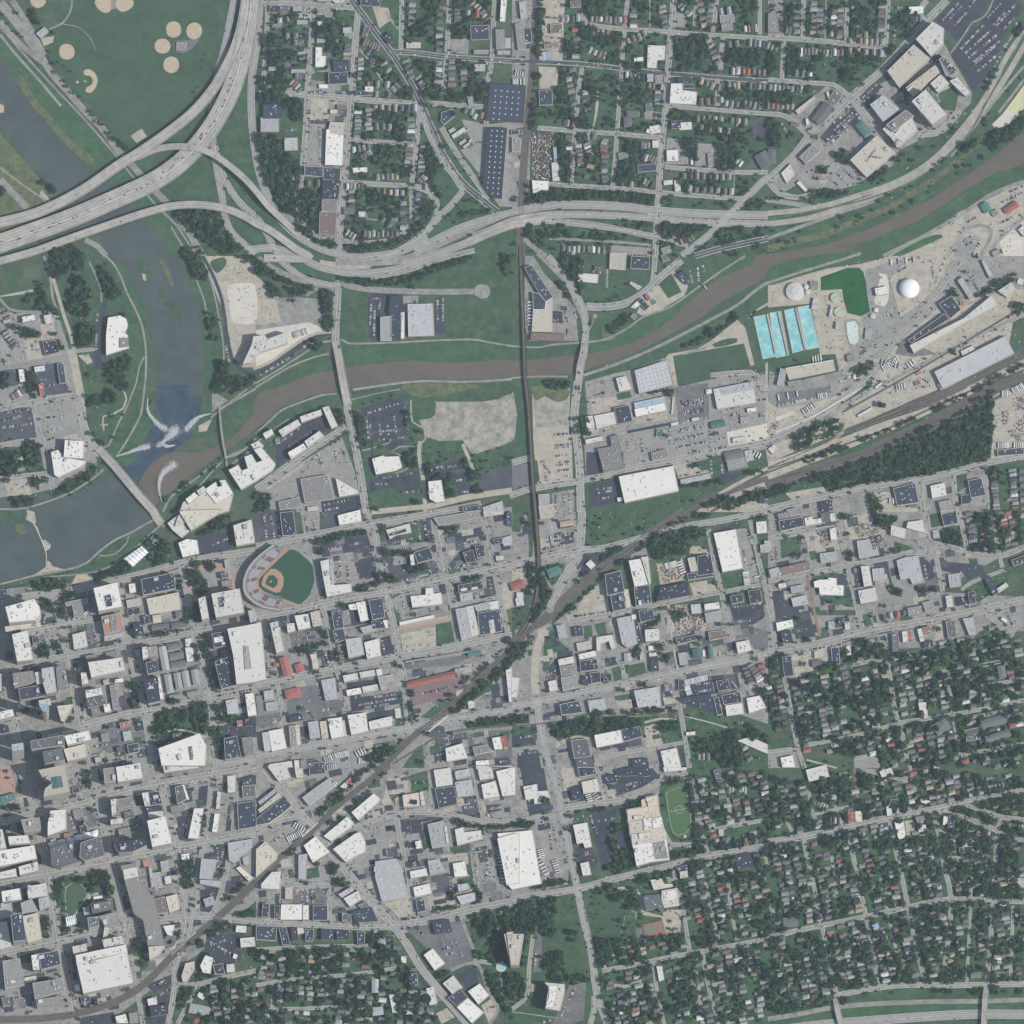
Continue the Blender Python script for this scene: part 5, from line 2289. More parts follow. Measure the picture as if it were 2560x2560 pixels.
f 1540 1900 1640 1600 1700 1700 1640 1880
f 1860 860 1900 840 1700 1020 1680 1010
f 1000 1280 1050 1280 1060 1420 1010 1400
f 1780 1100 1932 1080 1932 1130 1800 1140
f 1560 1400 1640 1560 1480 1620 1480 1580
f 0 290 140 280 150 310 0 330
f 1530 330 1560 330 1540 510 1510 500
f 650 30 680 30 690 160 660 160
t 50 30 16 60 80 14 150 160 18 160 100 14 510 1230 30 1210 1100 16 1260 880 12 1330 800 18 1330 860 18 1340 1260 30 1300 460 14 1320 500 14 1300 390 12 600 1900 20 720 1760 16 440 1560 14 520 1540 14 560 1720 20 620 420 24 690 310 20 840 480 12 610 1240 24 590 1180 20 1460 990 18 1460 1040 18 400 560 3 1620 90 20 1620 140 20 730 780 3
@13
z co 0 0 1932 0 1932 1100 1300 1200 1100 1250 900 1200 0 1200
z ac 250 60 600 0 560 280 400 330 280 240
z ac 0 480 240 400 380 430 240 620 60 560
z ac 220 700 420 660 560 850 220 870
z ac 640 740 800 480 1040 400 1060 600 1180 1130 1100 1120 980 1040
g dt 970 1020 1170 980 1190 1120 1080 1130
z gr 1170 50 1290 20 1320 170 1170 180
z dt 1000 80 1140 50 1150 180 1060 250 1000 330 930 330
z gr 1000 200 1050 200 1050 290
z as 1540 240 1680 200 1700 380 1560 350
z ap 1730 280 1850 270 1860 390 1750 380
z gr 1560 340 1690 370 1700 385 1600 360
z ap 1220 370 1400 370 1440 410 1290 430 1300 600 1240 640
z ap 1090 390 1220 380 1230 490 1100 500
z ac 1110 510 1240 500 1280 700 1150 720
z as 1320 820 1450 790 1470 940 1330 950
z dt 1290 970 1500 950 1500 1040 1320 1080
z dt 1390 660 1600 640 1620 720 1420 700
z gr 1460 600 1600 580 1650 900 1620 960 1600 640 1470 640
z gr 1510 840 1610 820 1620 880 1520 890
z co 1610 570 1800 540 1880 860 1880 950 1690 970
z am 280 920 540 910 530 1040 270 1030
z ac 0 940 180 940 170 1010 0 1010
z am 580 1030 700 1080 720 1160 570 1160
z am 1120 1210 1560 1150 1640 1440 1480 1530 1330 1500 1280 1350
z ap 1500 1560 1650 1500 1680 1620 1600 1680 1560 1620
z ap 1150 1530 1220 1530 1310 1640 1170 1660
z am 1200 1680 1390 1660 1420 1750 1280 1800
z dt 1350 1860 1440 1810 1500 1880 1400 1932
z dt 1700 1790 1780 1740 1830 1820 1760 1932
z gr 1580 1110 1932 1050 1932 1932 1850 1850 1640 1470 1640 1300
Z 5 0 1360 700 1340 1060 1350 1180 1500 1400 1932 0 1932
Z 5 880 1200 1010 1250 1080 1350 860 1340
g gr 0 1480 40 1460 40 1510 0 1520
r ac 46 60 0 200 160 300 300 420 440
r ac 46 460 490 620 700 800 920 1000 1150 1120 1300 1240 1500 1400 1700 1600 1932
r ac 30 0 1165 300 1180 600 1195 850 1205 1010 1200
r ac 40 1020 1190 1300 1150 1560 1080 1932 1010
r ac 40 0 470 150 400 300 370 420 430
r ac 30 740 450 900 390 1060 350 1250 330 1450 350 1680 400 1932 410
r ac 26 1640 0 1680 200 1720 390
r ac 24 1310 0 1340 300
r ac 24 1060 360 1080 500 1150 800 1190 1120
r ac 20 1500 700 1500 900
r co 26 1540 1110 1640 1370
r co 24 1470 1530 1580 1480 1680 1490 1760 1700 1830 1820 1760 1932
r ac 18 0 880 250 880 560 890
r ac 18 200 870 190 1020
r ac 18 550 900 560 1160
r ac 16 0 1370 400 1350 850 1340
r ac 16 0 1640 300 1590 700 1560 1060 1510
r ac 16 0 1830 700 1800
r ac 14 120 1600 130 1932
r co 8 1790 1160 1830 1200 1820 1250
r co 8 1720 1230 1790 1290 1800 1320
r co 8 1720 1445 1770 1410 1770 1380
r co 12 1850 1580 1860 1700 1900 1800
r ac 18 1640 1450 1820 1480
r bl 44 -20 880 200 660 400 500 600 300 760 170 900 60 1010 -20
r gv 10 350 520 470 410
Y 70
N large grey flat warehouse roof split by one seam, west of the small cross street
p l 10 900 710 1060 690 1100 760 1150 980 950 1010 900 830
p l 9 890 750 920 750 920 780 890 790
N white trapezoid building with cluttered machinery on its east side, beside the diagonal avenue
p w 13 580 620 750 500 790 490 830 570 830 640 740 680 680 720
p w 10 510 520 690 370 740 420 720 450 570 560
p w 10 720 340 890 195 940 240 920 270 770 400
p w 9 360 590 450 520 560 640 430 720
b k 7 460 725 40 30 -40
p w 8 1340 20 1470 0 1490 130 1360 150
p k 8 1350 160 1500 140 1520 280 1380 310
p l 8 1500 110 1630 90 1650 210 1520 225
p l 9 1500 30 1610 10 1620 60 1510 90
p w 9 1670 0 1780 0 1800 80 1690 100
p w 9 1700 130 1810 100 1840 220 1720 240
p w 9 1810 30 1932 0 1960 0 1960 210 1860 220
p t 9 1105 210 1230 190 1240 290 1115 300
p w 9.5 1235 190 1260 180 1280 280 1250 290
p l 10 1295 430 1420 400 1450 590 1330 610
p w 10.5 1420 450 1440 440 1460 570 1440 580
p w 9 1500 470 1565 450 1575 490 1700 475 1710 540 1520 590
p w 8 1200 560 1245 550 1255 610 1210 615
b k 7 1195 730 90 40 5
p w 8 1160 785 1285 760 1300 815 1170 840
p w 8 1185 905 1310 875 1330 950 1200 980
p l 8 1295 705 1385 690 1430 780 1315 810
p w 9 1485 725 1580 710 1600 820 1500 830
p l 8 1520 885 1600 875 1610 920 1530 940
p l 9 1515 975 1650 945 1670 1000 1550 1035
p k 8 1205 1005 1270 990 1280 1085 1220 1095
p k 9 1325 1160 1455 1145 1480 1240 1350 1260
N white roof building at a slant beside the avenue, west of the small staff car park
p w 8 1265 1415 1335 1365 1430 1480 1350 1535
p w 8 1410 1630 1490 1570 1560 1660 1490 1720
p w 8 1600 1690 1690 1630 1760 1720 1680 1790
p w 8 1515 1810 1600 1740 1720 1850 1630 1932
p k 8 1450 1740 1540 1670 1600 1740 1510 1800
p w 8 1285 1670 1340 1655 1370 1780 1310 1795
p w 6 1005 1715 1050 1710 1075 1850 1030 1850
p l 10 350 230 470 140 560 80 590 150 490 220 400 290
p k 10 0 390 160 260 210 210 270 290 200 350 100 420 0 440
p o 10 15 320 170 190 200 220 30 345
b l 9 90 220 170 30 38
b r 6 700 110 130 35 42
b w 6 665 145 50 40 42
p w 12 90 0 230 -20 260 80 170 105
p o 11 290 0 350 -10 360 80 305 80
b k 12 460 10 120 90 5
p o 10 0 620 70 560 165 650 160 690 0 830
p w 9 40 880 120 790 190 785 180 920 40 915
p l 8 320 660 390 650 380 850 320 840
b o 8 250 950 60 90 0
p w 9 660 990 770 930 800 990 710 1055
p l 9 620 960 720 900 740 930 650 985
p k 9 710 1090 870 1050 920 1160 760 1170
p d 8 770 1040 830 1010 860 1050 800 1070
p w 9 190 1035 350 1035 350 1150 185 1150
p k 9 50 1030 100 1030 95 1130 45 1130
p k 9 140 1040 180 1040 180 1140 140 1140
p k 9 430 1045 540 1040 540 1155 430 1155
p w 9 355 1040 400 1040 400 1150 355 1150
p k 9 0 1195 160 1200 150 1310 0 1300
p k 9 260 1210 310 1210 310 1310 270 1310
p o 9 310 1210 360 1215 365 1250 315 1260
p k 8 370 1220 440 1220 430 1310 375 1310
p k 9 490 1220 590 1225 590 1300 490 1300
p k 8 600 1230 700 1230 700 1300 610 1300
p k 8 170 1200 230 1205 260 1340 200 1340
p k 8 760 1240 820 1240 820 1340 770 1340
b k 6 1010 1290 70 50 -5
b l 6 950 1310 60 50 0
b k 7 1190 1600 60 90 3
b w 6 1115 1450 40 50 0
b L 9 900 1650 50 100 0
b L 8 920 1840 80 60 5
p d 8 650 1100 720 1110 720 1170 650 1165
N blue and white round splash pad beside the tall tan tower, in the wooded park
O3 1850 1500 40
p w 15 1820 540 1960 500 1990 500 1990 880 1890 890
T t 42 1932 1380 50 240
l 12 690 50 730 30
k 6 290 430 380 480
k 8 240 540 340 490
k 6 530 90 600 130
l 20 290 950 440 930
l 24 340 920 350 1030
l 24 380 920 390 1030
l 24 420 920 430 1030
l 8 130 560 220 490
l 6 820 480 860 460
l 6 870 510 900 520
l 6 900 450 930 450
l 30 1640 600 1680 900
l 20 1740 590 1750 800
l 16 1730 770 1740 850
l 8 1760 770 1770 830
k 12 1830 580 1870 860
l 8 1050 70 1080 70
l 14 1560 250 1670 240
l 14 1570 300 1680 290
l 16 1740 310 1850 300
l 12 1390 1330 1490 1320
l 12 1400 1370 1500 1350
l 14 1420 1410 1510 1390
l 12 1500 1300 1560 1420
l 8 1210 1200 1260 1260
l 8 1190 870 1290 860
l 4 1760 1810 1810 1800
f 460 370 560 220 700 100 830 -20 900 -20 760 100 640 230 530 350
f 560 430 720 300 760 240 850 170 860 190 700 340 600 420
f 210 640 290 560 300 600 280 690
f 1490 390 1560 400 1560 440 1500 420
f 1560 420 1700 430 1932 440 1932 470 1700 460 1560 440
f 1640 880 1700 900 1700 1010 1660 1020
f 1450 920 1500 940 1490 1010 1450 990
f 1340 1060 1480 1040 1480 1070 1340 1090
f 1640 1110 1760 1090 1840 1200 1820 1330 1720 1260 1650 1200
f 1830 1050 1932 1050 1932 1400 1880 1400 1820 1380 1860 1200
f 1660 1370 1720 1400 1700 1470 1650 1440
f 1740 1400 1820 1370 1840 1450 1800 1500 1740 1440
f 1760 1560 1820 1560 1930 1850 1860 1800 1780 1680
f 1880 1560 1932 1540 1932 1760 1890 1700
f 560 740 620 740 600 820 550 800
f 580 830 680 820 700 900 590 890
f 180 1470 360 1420 360 1560 200 1600
f 480 1400 620 1480 480 1500
f 1060 1700 1180 1700 1240 1760 1200 1900 1080 1890
f 700 1570 800 1570 760 1700 640 1720
f 380 1570 500 1600 480 1700 380 1640
f 260 1620 380 1640 380 1720 270 1740
f 120 1660 210 1640 190 1700 120 1720
f 750 1740 860 1730 860 1900 760 1880
f 460 1880 500 1800
f 860 1260 940 1240 980 1250 930 1330 860 1320
f 1000 1360 1060 1360 1090 1480 1010 1500
f 1380 1550 1440 1530 1440 1570 1380 1590
f 960 60 1010 0 870 140 860 120
f 340 860 400 860 400 880 340 880
f 1000 950 1010 960
t 1030 460 24 1080 680 20 660 1070 20 760 1190 24 130 1440 40 20 1400 40 1200 1900 30 1290 1880 30 1620 1120 14 1120 200 14 1190 265 30 900 1000 3 1750 1330 16
@23
z co 0 0 1300 0 1340 60 1100 200 800 260 470 320 420 880 0 980
Z -12 1330 60 1932 0 1932 1932 700 1932 640 1300 900 1300 1300 1290 1280 700 1450 640 1340 180
z ap 60 0 240 0 270 170 300 320 130 360 80 120
z ap 700 30 800 60 1060 0 1110 60 1000 140 730 230
z ap 440 140 530 150 670 180 680 240 460 250
z dt 370 0 490 0 520 100 450 150 430 260 390 150
z gr 1110 90 1340 70 1440 520 1340 570 1200 560 1130 400
z ap 580 330 780 300 790 420 750 480 780 700 680 780 640 600 590 400
z ap 500 580 600 600 650 700 600 780 500 700
z gr 780 290 840 290 860 420 920 640 920 760 800 780 740 560 720 440 790 400
z ap 840 440 880 500 890 660 850 680 760 560
z ac 1160 480 1210 560 1440 560 1440 580 1210 600 1190 700
z ap 1280 590 1400 570 1410 620 1300 640
z ac 180 420 330 390 410 820 230 860
z gr 540 920 900 850 940 900 940 1100 1140 1130 1160 1250 900 1310 640 1340
g gd 590 940 850 900 870 1090 840 1250 660 1260
z gr 0 1000 460 960 570 1540 620 1932 0 1932
z gr 0 1800 220 1932 0 1932
z gr 930 790 1210 770 1250 1000 1280 1260 1160 1250 960 1100
z dt 940 900 1000 1000 1000 1080 1140 1120 1140 1070 1280 1070 1270 1250 1160 1250 1130 1130 980 1110
g cl 985 1185 1135 1150 1160 1265 1010 1285
g tn 1010 1190 1040 1185 1050 1250 1020 1260
g tn 1050 1185 1080 1180 1090 1240 1060 1250
g tn 1095 1175 1120 1170 1130 1225 1105 1235
g am 930 1215 980 1205 1000 1295 940 1300
G sd 790 905 850 895 880 910 870 940 790 940
G co 1165 820 1210 810 1225 850 1180 870
G tk 1140 170 1190 125 1260 112 1330 125 1380 470 1350 530 1290 548 1220 530 1195 480 1150 250
G gf 1150 175 1195 135 1260 122 1320 132 1368 470 1340 515 1290 535 1230 515 1205 475 1160 250
r lw 1.5 1165 190 1305 160 1345 450 1215 485 1165 190
r lw 1.5 1190 330 1335 300
O4 1262 315 30
z ap 1320 740 1500 700 1520 830 1350 850
z ac 1250 850 1400 830 1430 870 1280 890
z dt 1660 660 1880 640 1932 760 1680 790
z rd 1600 700 1660 670 1680 790 1640 800
z am 180 1230 230 1240 220 1540 160 1540
z am 430 1640 560 1620 540 1900 440 1932 300 1932 370 1800
z am 140 1010 190 1040 200 1220 150 1200
g rd 145 1630 180 1630 170 1690 140 1690
r ac 54 300 0 350 200 410 500 470 800 530 1100 600 1400 640 1700 720 1932
r co 5 530 1000 620 1500 650 1750
r ac 30 620 1720 620 1820 590 1932
r ac 40 0 1000 200 960 500 910 800 830 1100 760 1400 680 1700 630 1932 590
r ac 36 400 300 600 270 850 240 1100 110 1330 50
r ac 30 0 400 150 385 330 360
r ac 24 650 0 700 140 720 240
r ac 20 40 0 70 150 100 340
r ac 20 1360 80 1400 250 1440 500 1480 660
r ac 18 1460 480 1700 430 1932 390
r ac 18 1220 770 1280 1000 1320 1250 1340 1380
r ac 22 680 1530 900 1490 1130 1440 1500 1370 1932 1290
r ac 14 1630 100 1640 300 1660 420
r ac 14 1630 860 1660 1100 1700 1300
r ac 14 1060 1450 1090 1650 1120 1810 1150 1932
r ac 14 1440 1400 1480 1640 1560 1932
r ac 14 1340 1380 1400 1600 1440 1932
r ac 14 1900 640 1932 760
r ac 18 160 1260 130 1500 110 1720 0 1820
r co 16 210 560 180 500
r co 10 800 580 820 650 800 780
r co 12 900 1080 940 1090 930 1140
r co 8 0 1840 220 1870 350 1890
r co 5 870 1060 820 1260
r ac 12 770 1640 850 1650 1000 1600
r ac 12 1460 860 1500 1060 1560 1300
r ac 14 1510 1640 1600 1620
N huge white distribution warehouse lined with trailers, largest roof west of the wide avenue
p w 12 -300 -10 0 -10 0 0 0 0
p w 12 -110 500 0 490 155 475 225 880 0 925 -40 880
N sprawling cream school complex stretching south from the oval sports field corner
p t 14 860 320 980 300 975 250 1000 240 1010 225 1100 205 1115 330 1145 450 1170 500 1170 560 910 600 885 500
p w 15 990 390 1060 380 1060 470 1000 480
p w 14 910 590 1050 570 1060 560 1170 550 1190 700 1040 720 940 750
p m 15 1060 570 1150 555 1180 690 1080 700
p w 9 460 435 570 415 605 600 550 610 535 570 490 580
p w 8 515 725 580 710 600 810 535 820
p w 8 85 145 190 125 195 180 270 175 290 230 225 235 220 270 170 275 165 235 105 245
p o 8 525 110 645 85 665 180 540 200
p k 8 440 160 510 135 530 235 460 250
p k 9 785 20 920 -10 1035 0 1045 60 1000 70 930 60 800 65
p k 7 695 60 790 55 800 110 710 125
p k 9 495 0 620 0 640 50 510 75
p w 9 1140 0 1320 0 1320 20 1150 35
p d 8 1520 20 1570 10 1580 80 1540 90
p k 8 1675 670 1800 640 1830 750 1700 770
p k 9 1240 760 1320 735 1325 785 1265 790
p o 9 1265 790 1325 780 1330 830 1270 840
p o 9 1045 850 1130 840 1150 880 1210 880 1215 900 1070 925
p w 8 1140 940 1240 920 1255 1000 1150 1010
p o 7 1130 930 1250 910 1265 1040 1150 1060 1130 1000
p d 12 990 970 1120 960 1155 1090 1120 1090 1100 1060 1010 1080
p w 7 1090 1500 1135 1500 1150 1600 1110 1615
N tan slab tower with a white roof edge, standing in the wooded park
p o 40 -60 1275 90 1275 70 1400 50 1510 -10 1510
p o 30 245 1635 400 1650 400 1700 360 1850 250 1830 275 1690 270 1660
p w 30.5 280 1660 345 1660 340 1720 310 1830 255 1820 280 1740
b r 5 240 820 30 20 0
b w 3 1305 518 20 20 0
b d 6 840 1775 70 40 10
b o 5 1580 490 40 50 0
h 6 1470 560 1840 550
h 6 1640 170 1760 170
h 4 1640 1700 1650 1500
l 20 280 450 300 620
l 16 310 420 340 600
k 6 320 700 350 790
k 6 200 680 260 800
k 5 210 620 230 680
k 5 570 190 590 250
k 4 610 180 640 230
l 12 530 640 600 630
l 24 590 350 620 460
l 10 530 660 580 650
l 20 240 830 400 840
l 14 860 130 960 100
l 14 900 150 1000 90
l 14 1180 570 1200 620
l 14 1290 600 1400 585
l 12 1300 890 1400 870
l 16 200 1230 240 1260
l 20 180 1400 170 1530
l 20 430 1750 480 1650
l 20 370 1880 400 1800
l 14 200 1932 300 1900
l 14 150 1080 190 1180
l 8 480 520 490 440
l 10 120 420 180 400
l 10 220 410 280 400
l 12 650 400 780 380
J 620 190 670 180 680 240 600 240
f 0 1080 40 1060 100 1010 200 980 260 1000 280 1060 300 1150 340 1200 300 1300 250 1250 160 1230 130 1280 40 1270 0 1180
f 240 1400 380 1400 400 1540 380 1620 300 1590 220 1500
f 0 1540 90 1570 120 1740 40 1760 0 1700
f 420 1580 560 1560 580 1600 440 1640
f 290 990 340 980 350 1100 300 1130
f 90 1270 120 1300 120 1340 80 1380
f 70 1430 110 1420 100 1500 70 1530
f 680 880 760 870 740 940 700 950
f 740 930 930 900 950 1060 870 1080 860 980 780 1010
f 640 1290 960 1290 1180 1270 1300 1240 1280 1300 1060 1310 940 1320 1030 1380 1020 1480 880 1500 760 1420 660 1530 640 1420
f 680 740 800 720 820 640 910 600 920 760 780 800
f 730 470 800 430 860 420 880 470 780 480 790 700 750 560
f 580 320 700 300 690 320 590 340
f 860 260 970 250 970 290 870 310
f 1200 640 1450 620 1450 660 1200 690
f 1380 560 1440 560 1450 640 1400 640
f 1100 120 1160 90 1300 70 1300 90 1150 130
f 1310 150 1370 160 1420 520 1380 560 1380 400
f 940 820 1200 770 1200 820 1090 840 960 870
f 1350 740 1500 710 1500 740 1360 780
f 1540 700 1600 700 1600 800 1560 790
f 1660 810 1932 790 1932 900 1700 900
f 1320 1380 1450 1380 1440 1440 1340 1450
f 150 870 400 840 410 870 160 920
f 0 410 90 410 160 410 150 440 20 450
f 0 900 60 900
t 460 1245 40 460 1305 30 680 1310 36 440 460 30 440 365 26 260 390 22 835 1160 24 850 1215 16 790 1360 28 855 1270 18 250 250 36 490 665 16 1730 650 3 1195 1160 16 800 480 20 120 420 20 150 415 18 780 980 36 1410 180 16 1380 470 18 1540 740 26 520 340 24 1200 650 20 480 700 14 1910 660 26 1440 700 20
@33
Z -12 0 60 280 110 640 0 690 250 900 200 1080 300 1700 150 1932 60 1932 1620 1600 1640 800 1660 500 1740 0 1840
z gr 280 0 1070 180 1360 180 1340 270 1080 300 860 200 640 40 270 40
z gr 1260 330 1740 490 1720 640 1560 650 1300 520
g gr 380 520 600 480 610 630 380 650
g gr 1400 310 1730 390 1720 440 1500 390
g gr 1760 440 1932 490 1932 530 1770 460
z dt 880 200 990 180 1010 340 940 340
z dt 1010 210 1120 190 1130 310 1030 340
G gb 1040 215 1090 205 1100 310 1060 320
g ac 690 0 830 10 850 80 1060 60 1060 120 960 110 720 30
g dt 1030 400 1100 390 1110 520 1050 530
g dt 1390 380 1450 390 1450 440 1390 440
z ap 1150 240 1240 250 1290 290 1160 310
g dt 1770 400 1932 430 1932 470
z gr 480 1750 820 1670 1700 1640 1932 1630 1932 1932 0 1932 0 1860
g ga 480 1820 1500 1780 1932 1770 1932 1830 1400 1830 500 1870
r ac 40 0 560 260 520 600 450 900 380 1270 310 1500 260 1932 170
r ac 28 1270 320 1500 380 1700 460 1932 550
r ac 26 1480 270 1620 320 1750 370 1932 390
r ac 24 1750 390 1730 500 1720 700 1700 1000 1680 1300 1650 1640
r ac 30 500 1720 700 1680 1000 1640 1400 1640 1932 1630
r ac 26 0 1280 300 1210 700 1130 1060 1050 1380 990 1932 1010
r ac 20 270 540 300 700 360 950 400 1150 450 1400 520 1720
r ac 22 600 460 640 650 680 850 740 1120 800 1400 830 1640
r ac 22 920 400 960 600 1010 820 1060 1060 1110 1300 1180 1600
r ac 24 1240 330 1290 500 1330 740 1380 980 1360 1300 1320 1600
r ac 16 0 970 40 1100 80 1210
r ac 12 1070 -20 1110 180
r rd2 20 650 0 680 250 720 370
r ac 14 300 120 340 350 420 470
r ac 10 860 100 880 220
r ac 10 500 150 510 300 580 460
r ac 10 350 350 520 310 680 280
r ac 12 1320 110 1340 260
r ac 10 850 830 900 1080 980 1430
r ac 10 1540 660 1530 1000 1500 1620
r ac 12 1850 1040 1830 1630
r ac 12 1740 380 1770 420
r ac 12 130 380 180 480
r ac 10 1280 470 1560 570 1560 660 1350 680
r ac 12 1120 520 1260 510
r ac 12 1130 550 1170 720
r ac 10 480 660 520 980
r co 36 0 1895 250 1855 480 1810 800 1780 1200 1765 1600 1760 1932 1750
r ac 70 0 1990 300 1950 600 1920 1000 1890 1500 1860 1932 1860
p w 9 285 20 440 -20 465 70 310 110
p w 7 840 30 930 0 950 50 860 75
p w 8 955 415 1025 405 1045 530 985 545
p w 7 1130 445 1190 430 1200 475 1140 490
p m 8 1110 375 1190 360 1205 410 1130 440
b w 8 915 320 40 90 5
b l 7 985 325 30 40 0
b k 7 955 260 60 40 5
p w 6 1155 235 1230 255 1190 275 1150 260
b r 8 630 375 50 80 3
b t 8 685 370 50 80 3
b k 8 1385 410 40 90 -5
b w 6 1340 400 35 70 -5
b k 6 1500 620 110 45 5
b w 6 1490 585 40 25 5
b w 6 1735 1445 60 20 0
b l 6 1740 1420 60 20 0
b l 6 1735 1470 60 20 0
b D 7 1570 1565 80 40 5
b D 7 1750 1560 80 40 0
b u 5 815 1200 50 50 20
b r 5 475 1255 50 35 5
b D 6 1240 715 90 35 3
b D 7 170 1165 110 70 5
b w 5 1770 910 3 3 0
b o 7 1910 870 60 70 0
b u 4 1610 770 26 26 0
b l 6 165 460 3 3 0
h 6 340 250 440 300
h 6 470 400 560 400
h 4 1720 150 1800 130
J 1380 400 1470 430 1440 480 1340 450
f 1620 240 1760 200 1932 190 1932 370 1760 340 1650 300
f 1460 400 1600 420 1640 470 1540 480 1470 450
f 500 490 600 480 600 600 520 580
f 0 380 90 370 120 440 20 480
f 1290 150 1340 180 1320 260 1260 250
f 1130 100 1300 60 1300 140 1140 150
f 0 200 100 100 200 300 120 350 0 340
f 1740 510 1860 520 1880 760 1760 740
f 1130 530 1260 520 1300 640 1180 640
f 1080 1170 1340 1160 1300 1300 1150 1240
f 960 1490 1080 1490 1130 1620 980 1620
f 1370 1460 1430 1440 1460 1520 1380 1500
f 640 1520 800 1540 820 1650 640 1680 640 1600
f 100 1620 150 1500 330 1500 240 1600
f 0 1820 400 1750 480 1780 470 1800 100 1860
f 560 1720 620 1720 590 1790 540 1780
f 1560 1650 1620 1650 1610 1730 1550 1700
f 1670 1650 1760 1660 1760 1700 1680 1720
t 1290 1690 30 1360 1690 30 1530 1680 16 740 1710 18 940 1700 14 1800 1690 20 1900 1690 26 1090 700 30 1240 1390 30
@10
Y 44
N black flat warehouse roof dotted with white skylights, northern one of the long pair
p k 9 1765 630 @20 105 650 85 930 @10 1740 915
Y 40
N long black warehouse roof dotted with white skylights, tapering to its south end
p k 9 1745 965 1895 970 1855 1505 1790 1500 1715 1400
@02
r lw 4 250 80 280 120 300 180 330 250 350 320 350 370
@20
k 5 10 620 30 620
@10
e highway_overpass 60 6 1640 1790 1800 1730 1932 1675 @20 190 1635
e highway_overpass 64 6 @10 1600 1830 1800 1745 1932 1700 @20 200 1665 300 1650
@33
r co 3 100 1985 500 1930 1000 1880 1932 1850
@00
c 18 0 1850 500 1665
c 18 500 1665 1200 1350
c 22 1200 1350 1600 960
c 18 1600 960 1830 420
c 10 1830 420 1880 60
c 4 1200 1125 1700 1240
c 5 500 1460 1000 1190
c 4 300 1890 1200 1590
@10
c 6 130 1580 500 1880
c 8 1300 1860 1900 1640
@20
c 6 200 1570 1900 1625
c 6 400 1620 1800 1670
c 8 1190 400 1100 1300
c 6 300 480 1100 540
@30
c 6 100 1610 900 1430
c 6 900 1430 1700 670
@11
c 6 610 300 640 700
c 8 680 1200 830 1900
@21
c 8 560 500 500 900
c 8 480 1200 515 1700
@12
c 10 300 240 1400 40
c 10 100 780 1400 490
c 10 900 180 1150 1500
c 10 400 1770 1500 1560
@22
c 10 400 1390 1500 1160
c 8 600 280 1000 190
c 8 250 600 540 180
@23
c 12 420 500 700 1800
c 8 600 830 1700 630
@32
c 10 200 1030 1800 690
@33
c 8 100 540 1200 330
c 6 500 1920 1900 1860
@13
c 10 600 680 1200 1400
c 6 300 1180 1500 1090
@02
c 10 200 1180 1500 920
c 8 600 1610 1800 1370
c 8 480 940 600 1600
c 8 1420 600 1600 1500
@03
c 10 300 290 1500 100
c 8 800 480 1000 1260
c 8 300 840 1400 600
c 8 200 1350 1000 1190
@31
z dt 0 1560 560 1370 1000 1200 1300 1090 1600 940 1932 760 1932 880 1500 1060 1000 1290 500 1500 0 1690
r bl 20 620 1300 950 1170 1300 1030 1932 700
r bl 12 700 1290 1000 1180 1300 1080 1500 990
r bl 10 800 1270 1100 1170 1300 1100
r bl 10 880 1240 1100 1120 1280 1050
r bl 26 0 1700 400 1590 800 1460 1200 1290 1500 1150 1932 920
r bl 26 0 1750 400 1640 800 1500 1200 1330 1500 1190 1932 960
r bl 10 0 1610 300 1510 560 1400
r dt 18 0 1480 300 1380 560 1260
r gv 12 60 1330 300 1230 500 1120 700 1000
r gv 30 60 1230 200 1180
@02
G wt 0 0 1 0 1 1
@30
r gb 13 0 1655 350 1590 700 1515 1000 1410 1250 1265 1490 1045 1670 735 1800 500 1932 260
@20
r gb 11 1180 1618 1500 1640 1932 1658
r gb 12 200 1600 500 1585 850 1590 1010 1608
@10
r gb 14 1270 1885 1480 1795 1680 1725
@21
z dt 1330 1932 1500 1850 1700 1760 1932 1640 1932 1932
r bl 40 1300 1960 1500 1840 1700 1760 1932 1675
r bl 20 1500 1932 1700 1830 1932 1760
r dt 26 1560 1800 1700 1720 1932 1600
f 1600 1880 1800 1800 1932 1770 1932 1810 1760 1860 1640 1920
@12
r bl 52 1000 1880 1180 1700 1400 1530 1550 1400 1700 1250 1850 1110 1932 1030
@22
r bl 46 0 1025 100 900 250 830 400 690 640 480 850 320 1050 180 1300 10
@23
p t 15.2 870 325 1030 300 1040 385 875 405
p t 14.9 880 420 985 400 990 480 890 500
p w 15.4 1060 390 1130 375 1145 450 1065 465
p o 15.8 900 510 1050 490 1060 545 905 580
p t 16 1010 235 1100 215 1105 290 1030 300
@12
p l 15 10 850 -10 740 -60 760 -40 860
g gr 1180 0 1260 0 1250 200 1200 210
@13
g gr 1100 40 1150 20 1150 60
@11
p w 12 -40 1430 20 1400 60 1440 0 1480
l 20 830 1200 850 1380
l 24 1120 1130 1150 1330
l 24 830 1190 1120 1100
l 20 880 1330 1100 1310
l 20 1500 1700 1630 1670
l 20 1320 1620 1560 1570
t 800 1300 10 820 1380 10 900 1240 8 960 1230 8 1030 1200 8 880 1420 12 1000 1400 10 1180 1380 12 900 1660 8 1000 1700 8 1120 1680 8 1200 1700 8 1100 1780 8
@Q00
p w 17 700 1888 735 1862 748 1880 713 1908
p w 17 742 1858 768 1838 782 1856 755 1876
p w 14 992 1640 1024 1622 1034 1640 1002 1660
@02
k 2 640 770 650 780
@00
# ramps & highways: e name width height material
e river_ramp 75 9 -20 1690 280 1610 600 1455 900 1250 1040 1165 1250 1020 1450 860 1600 690 1680 560 1760 400 1810 260 1840 120 1860 -20
e highway 140 9 -20 1850 500 1665 900 1495 1200 1350 1420 1180 1600 960 1740 700 1830 420 1880 150 1895 -20
e loop_ramp 48 16 1030 1190 1200 1125 1400 1115 1580 1160 1720 1250 1850 1360 1932 1450 @10 100 1570 200 1660 330 1780
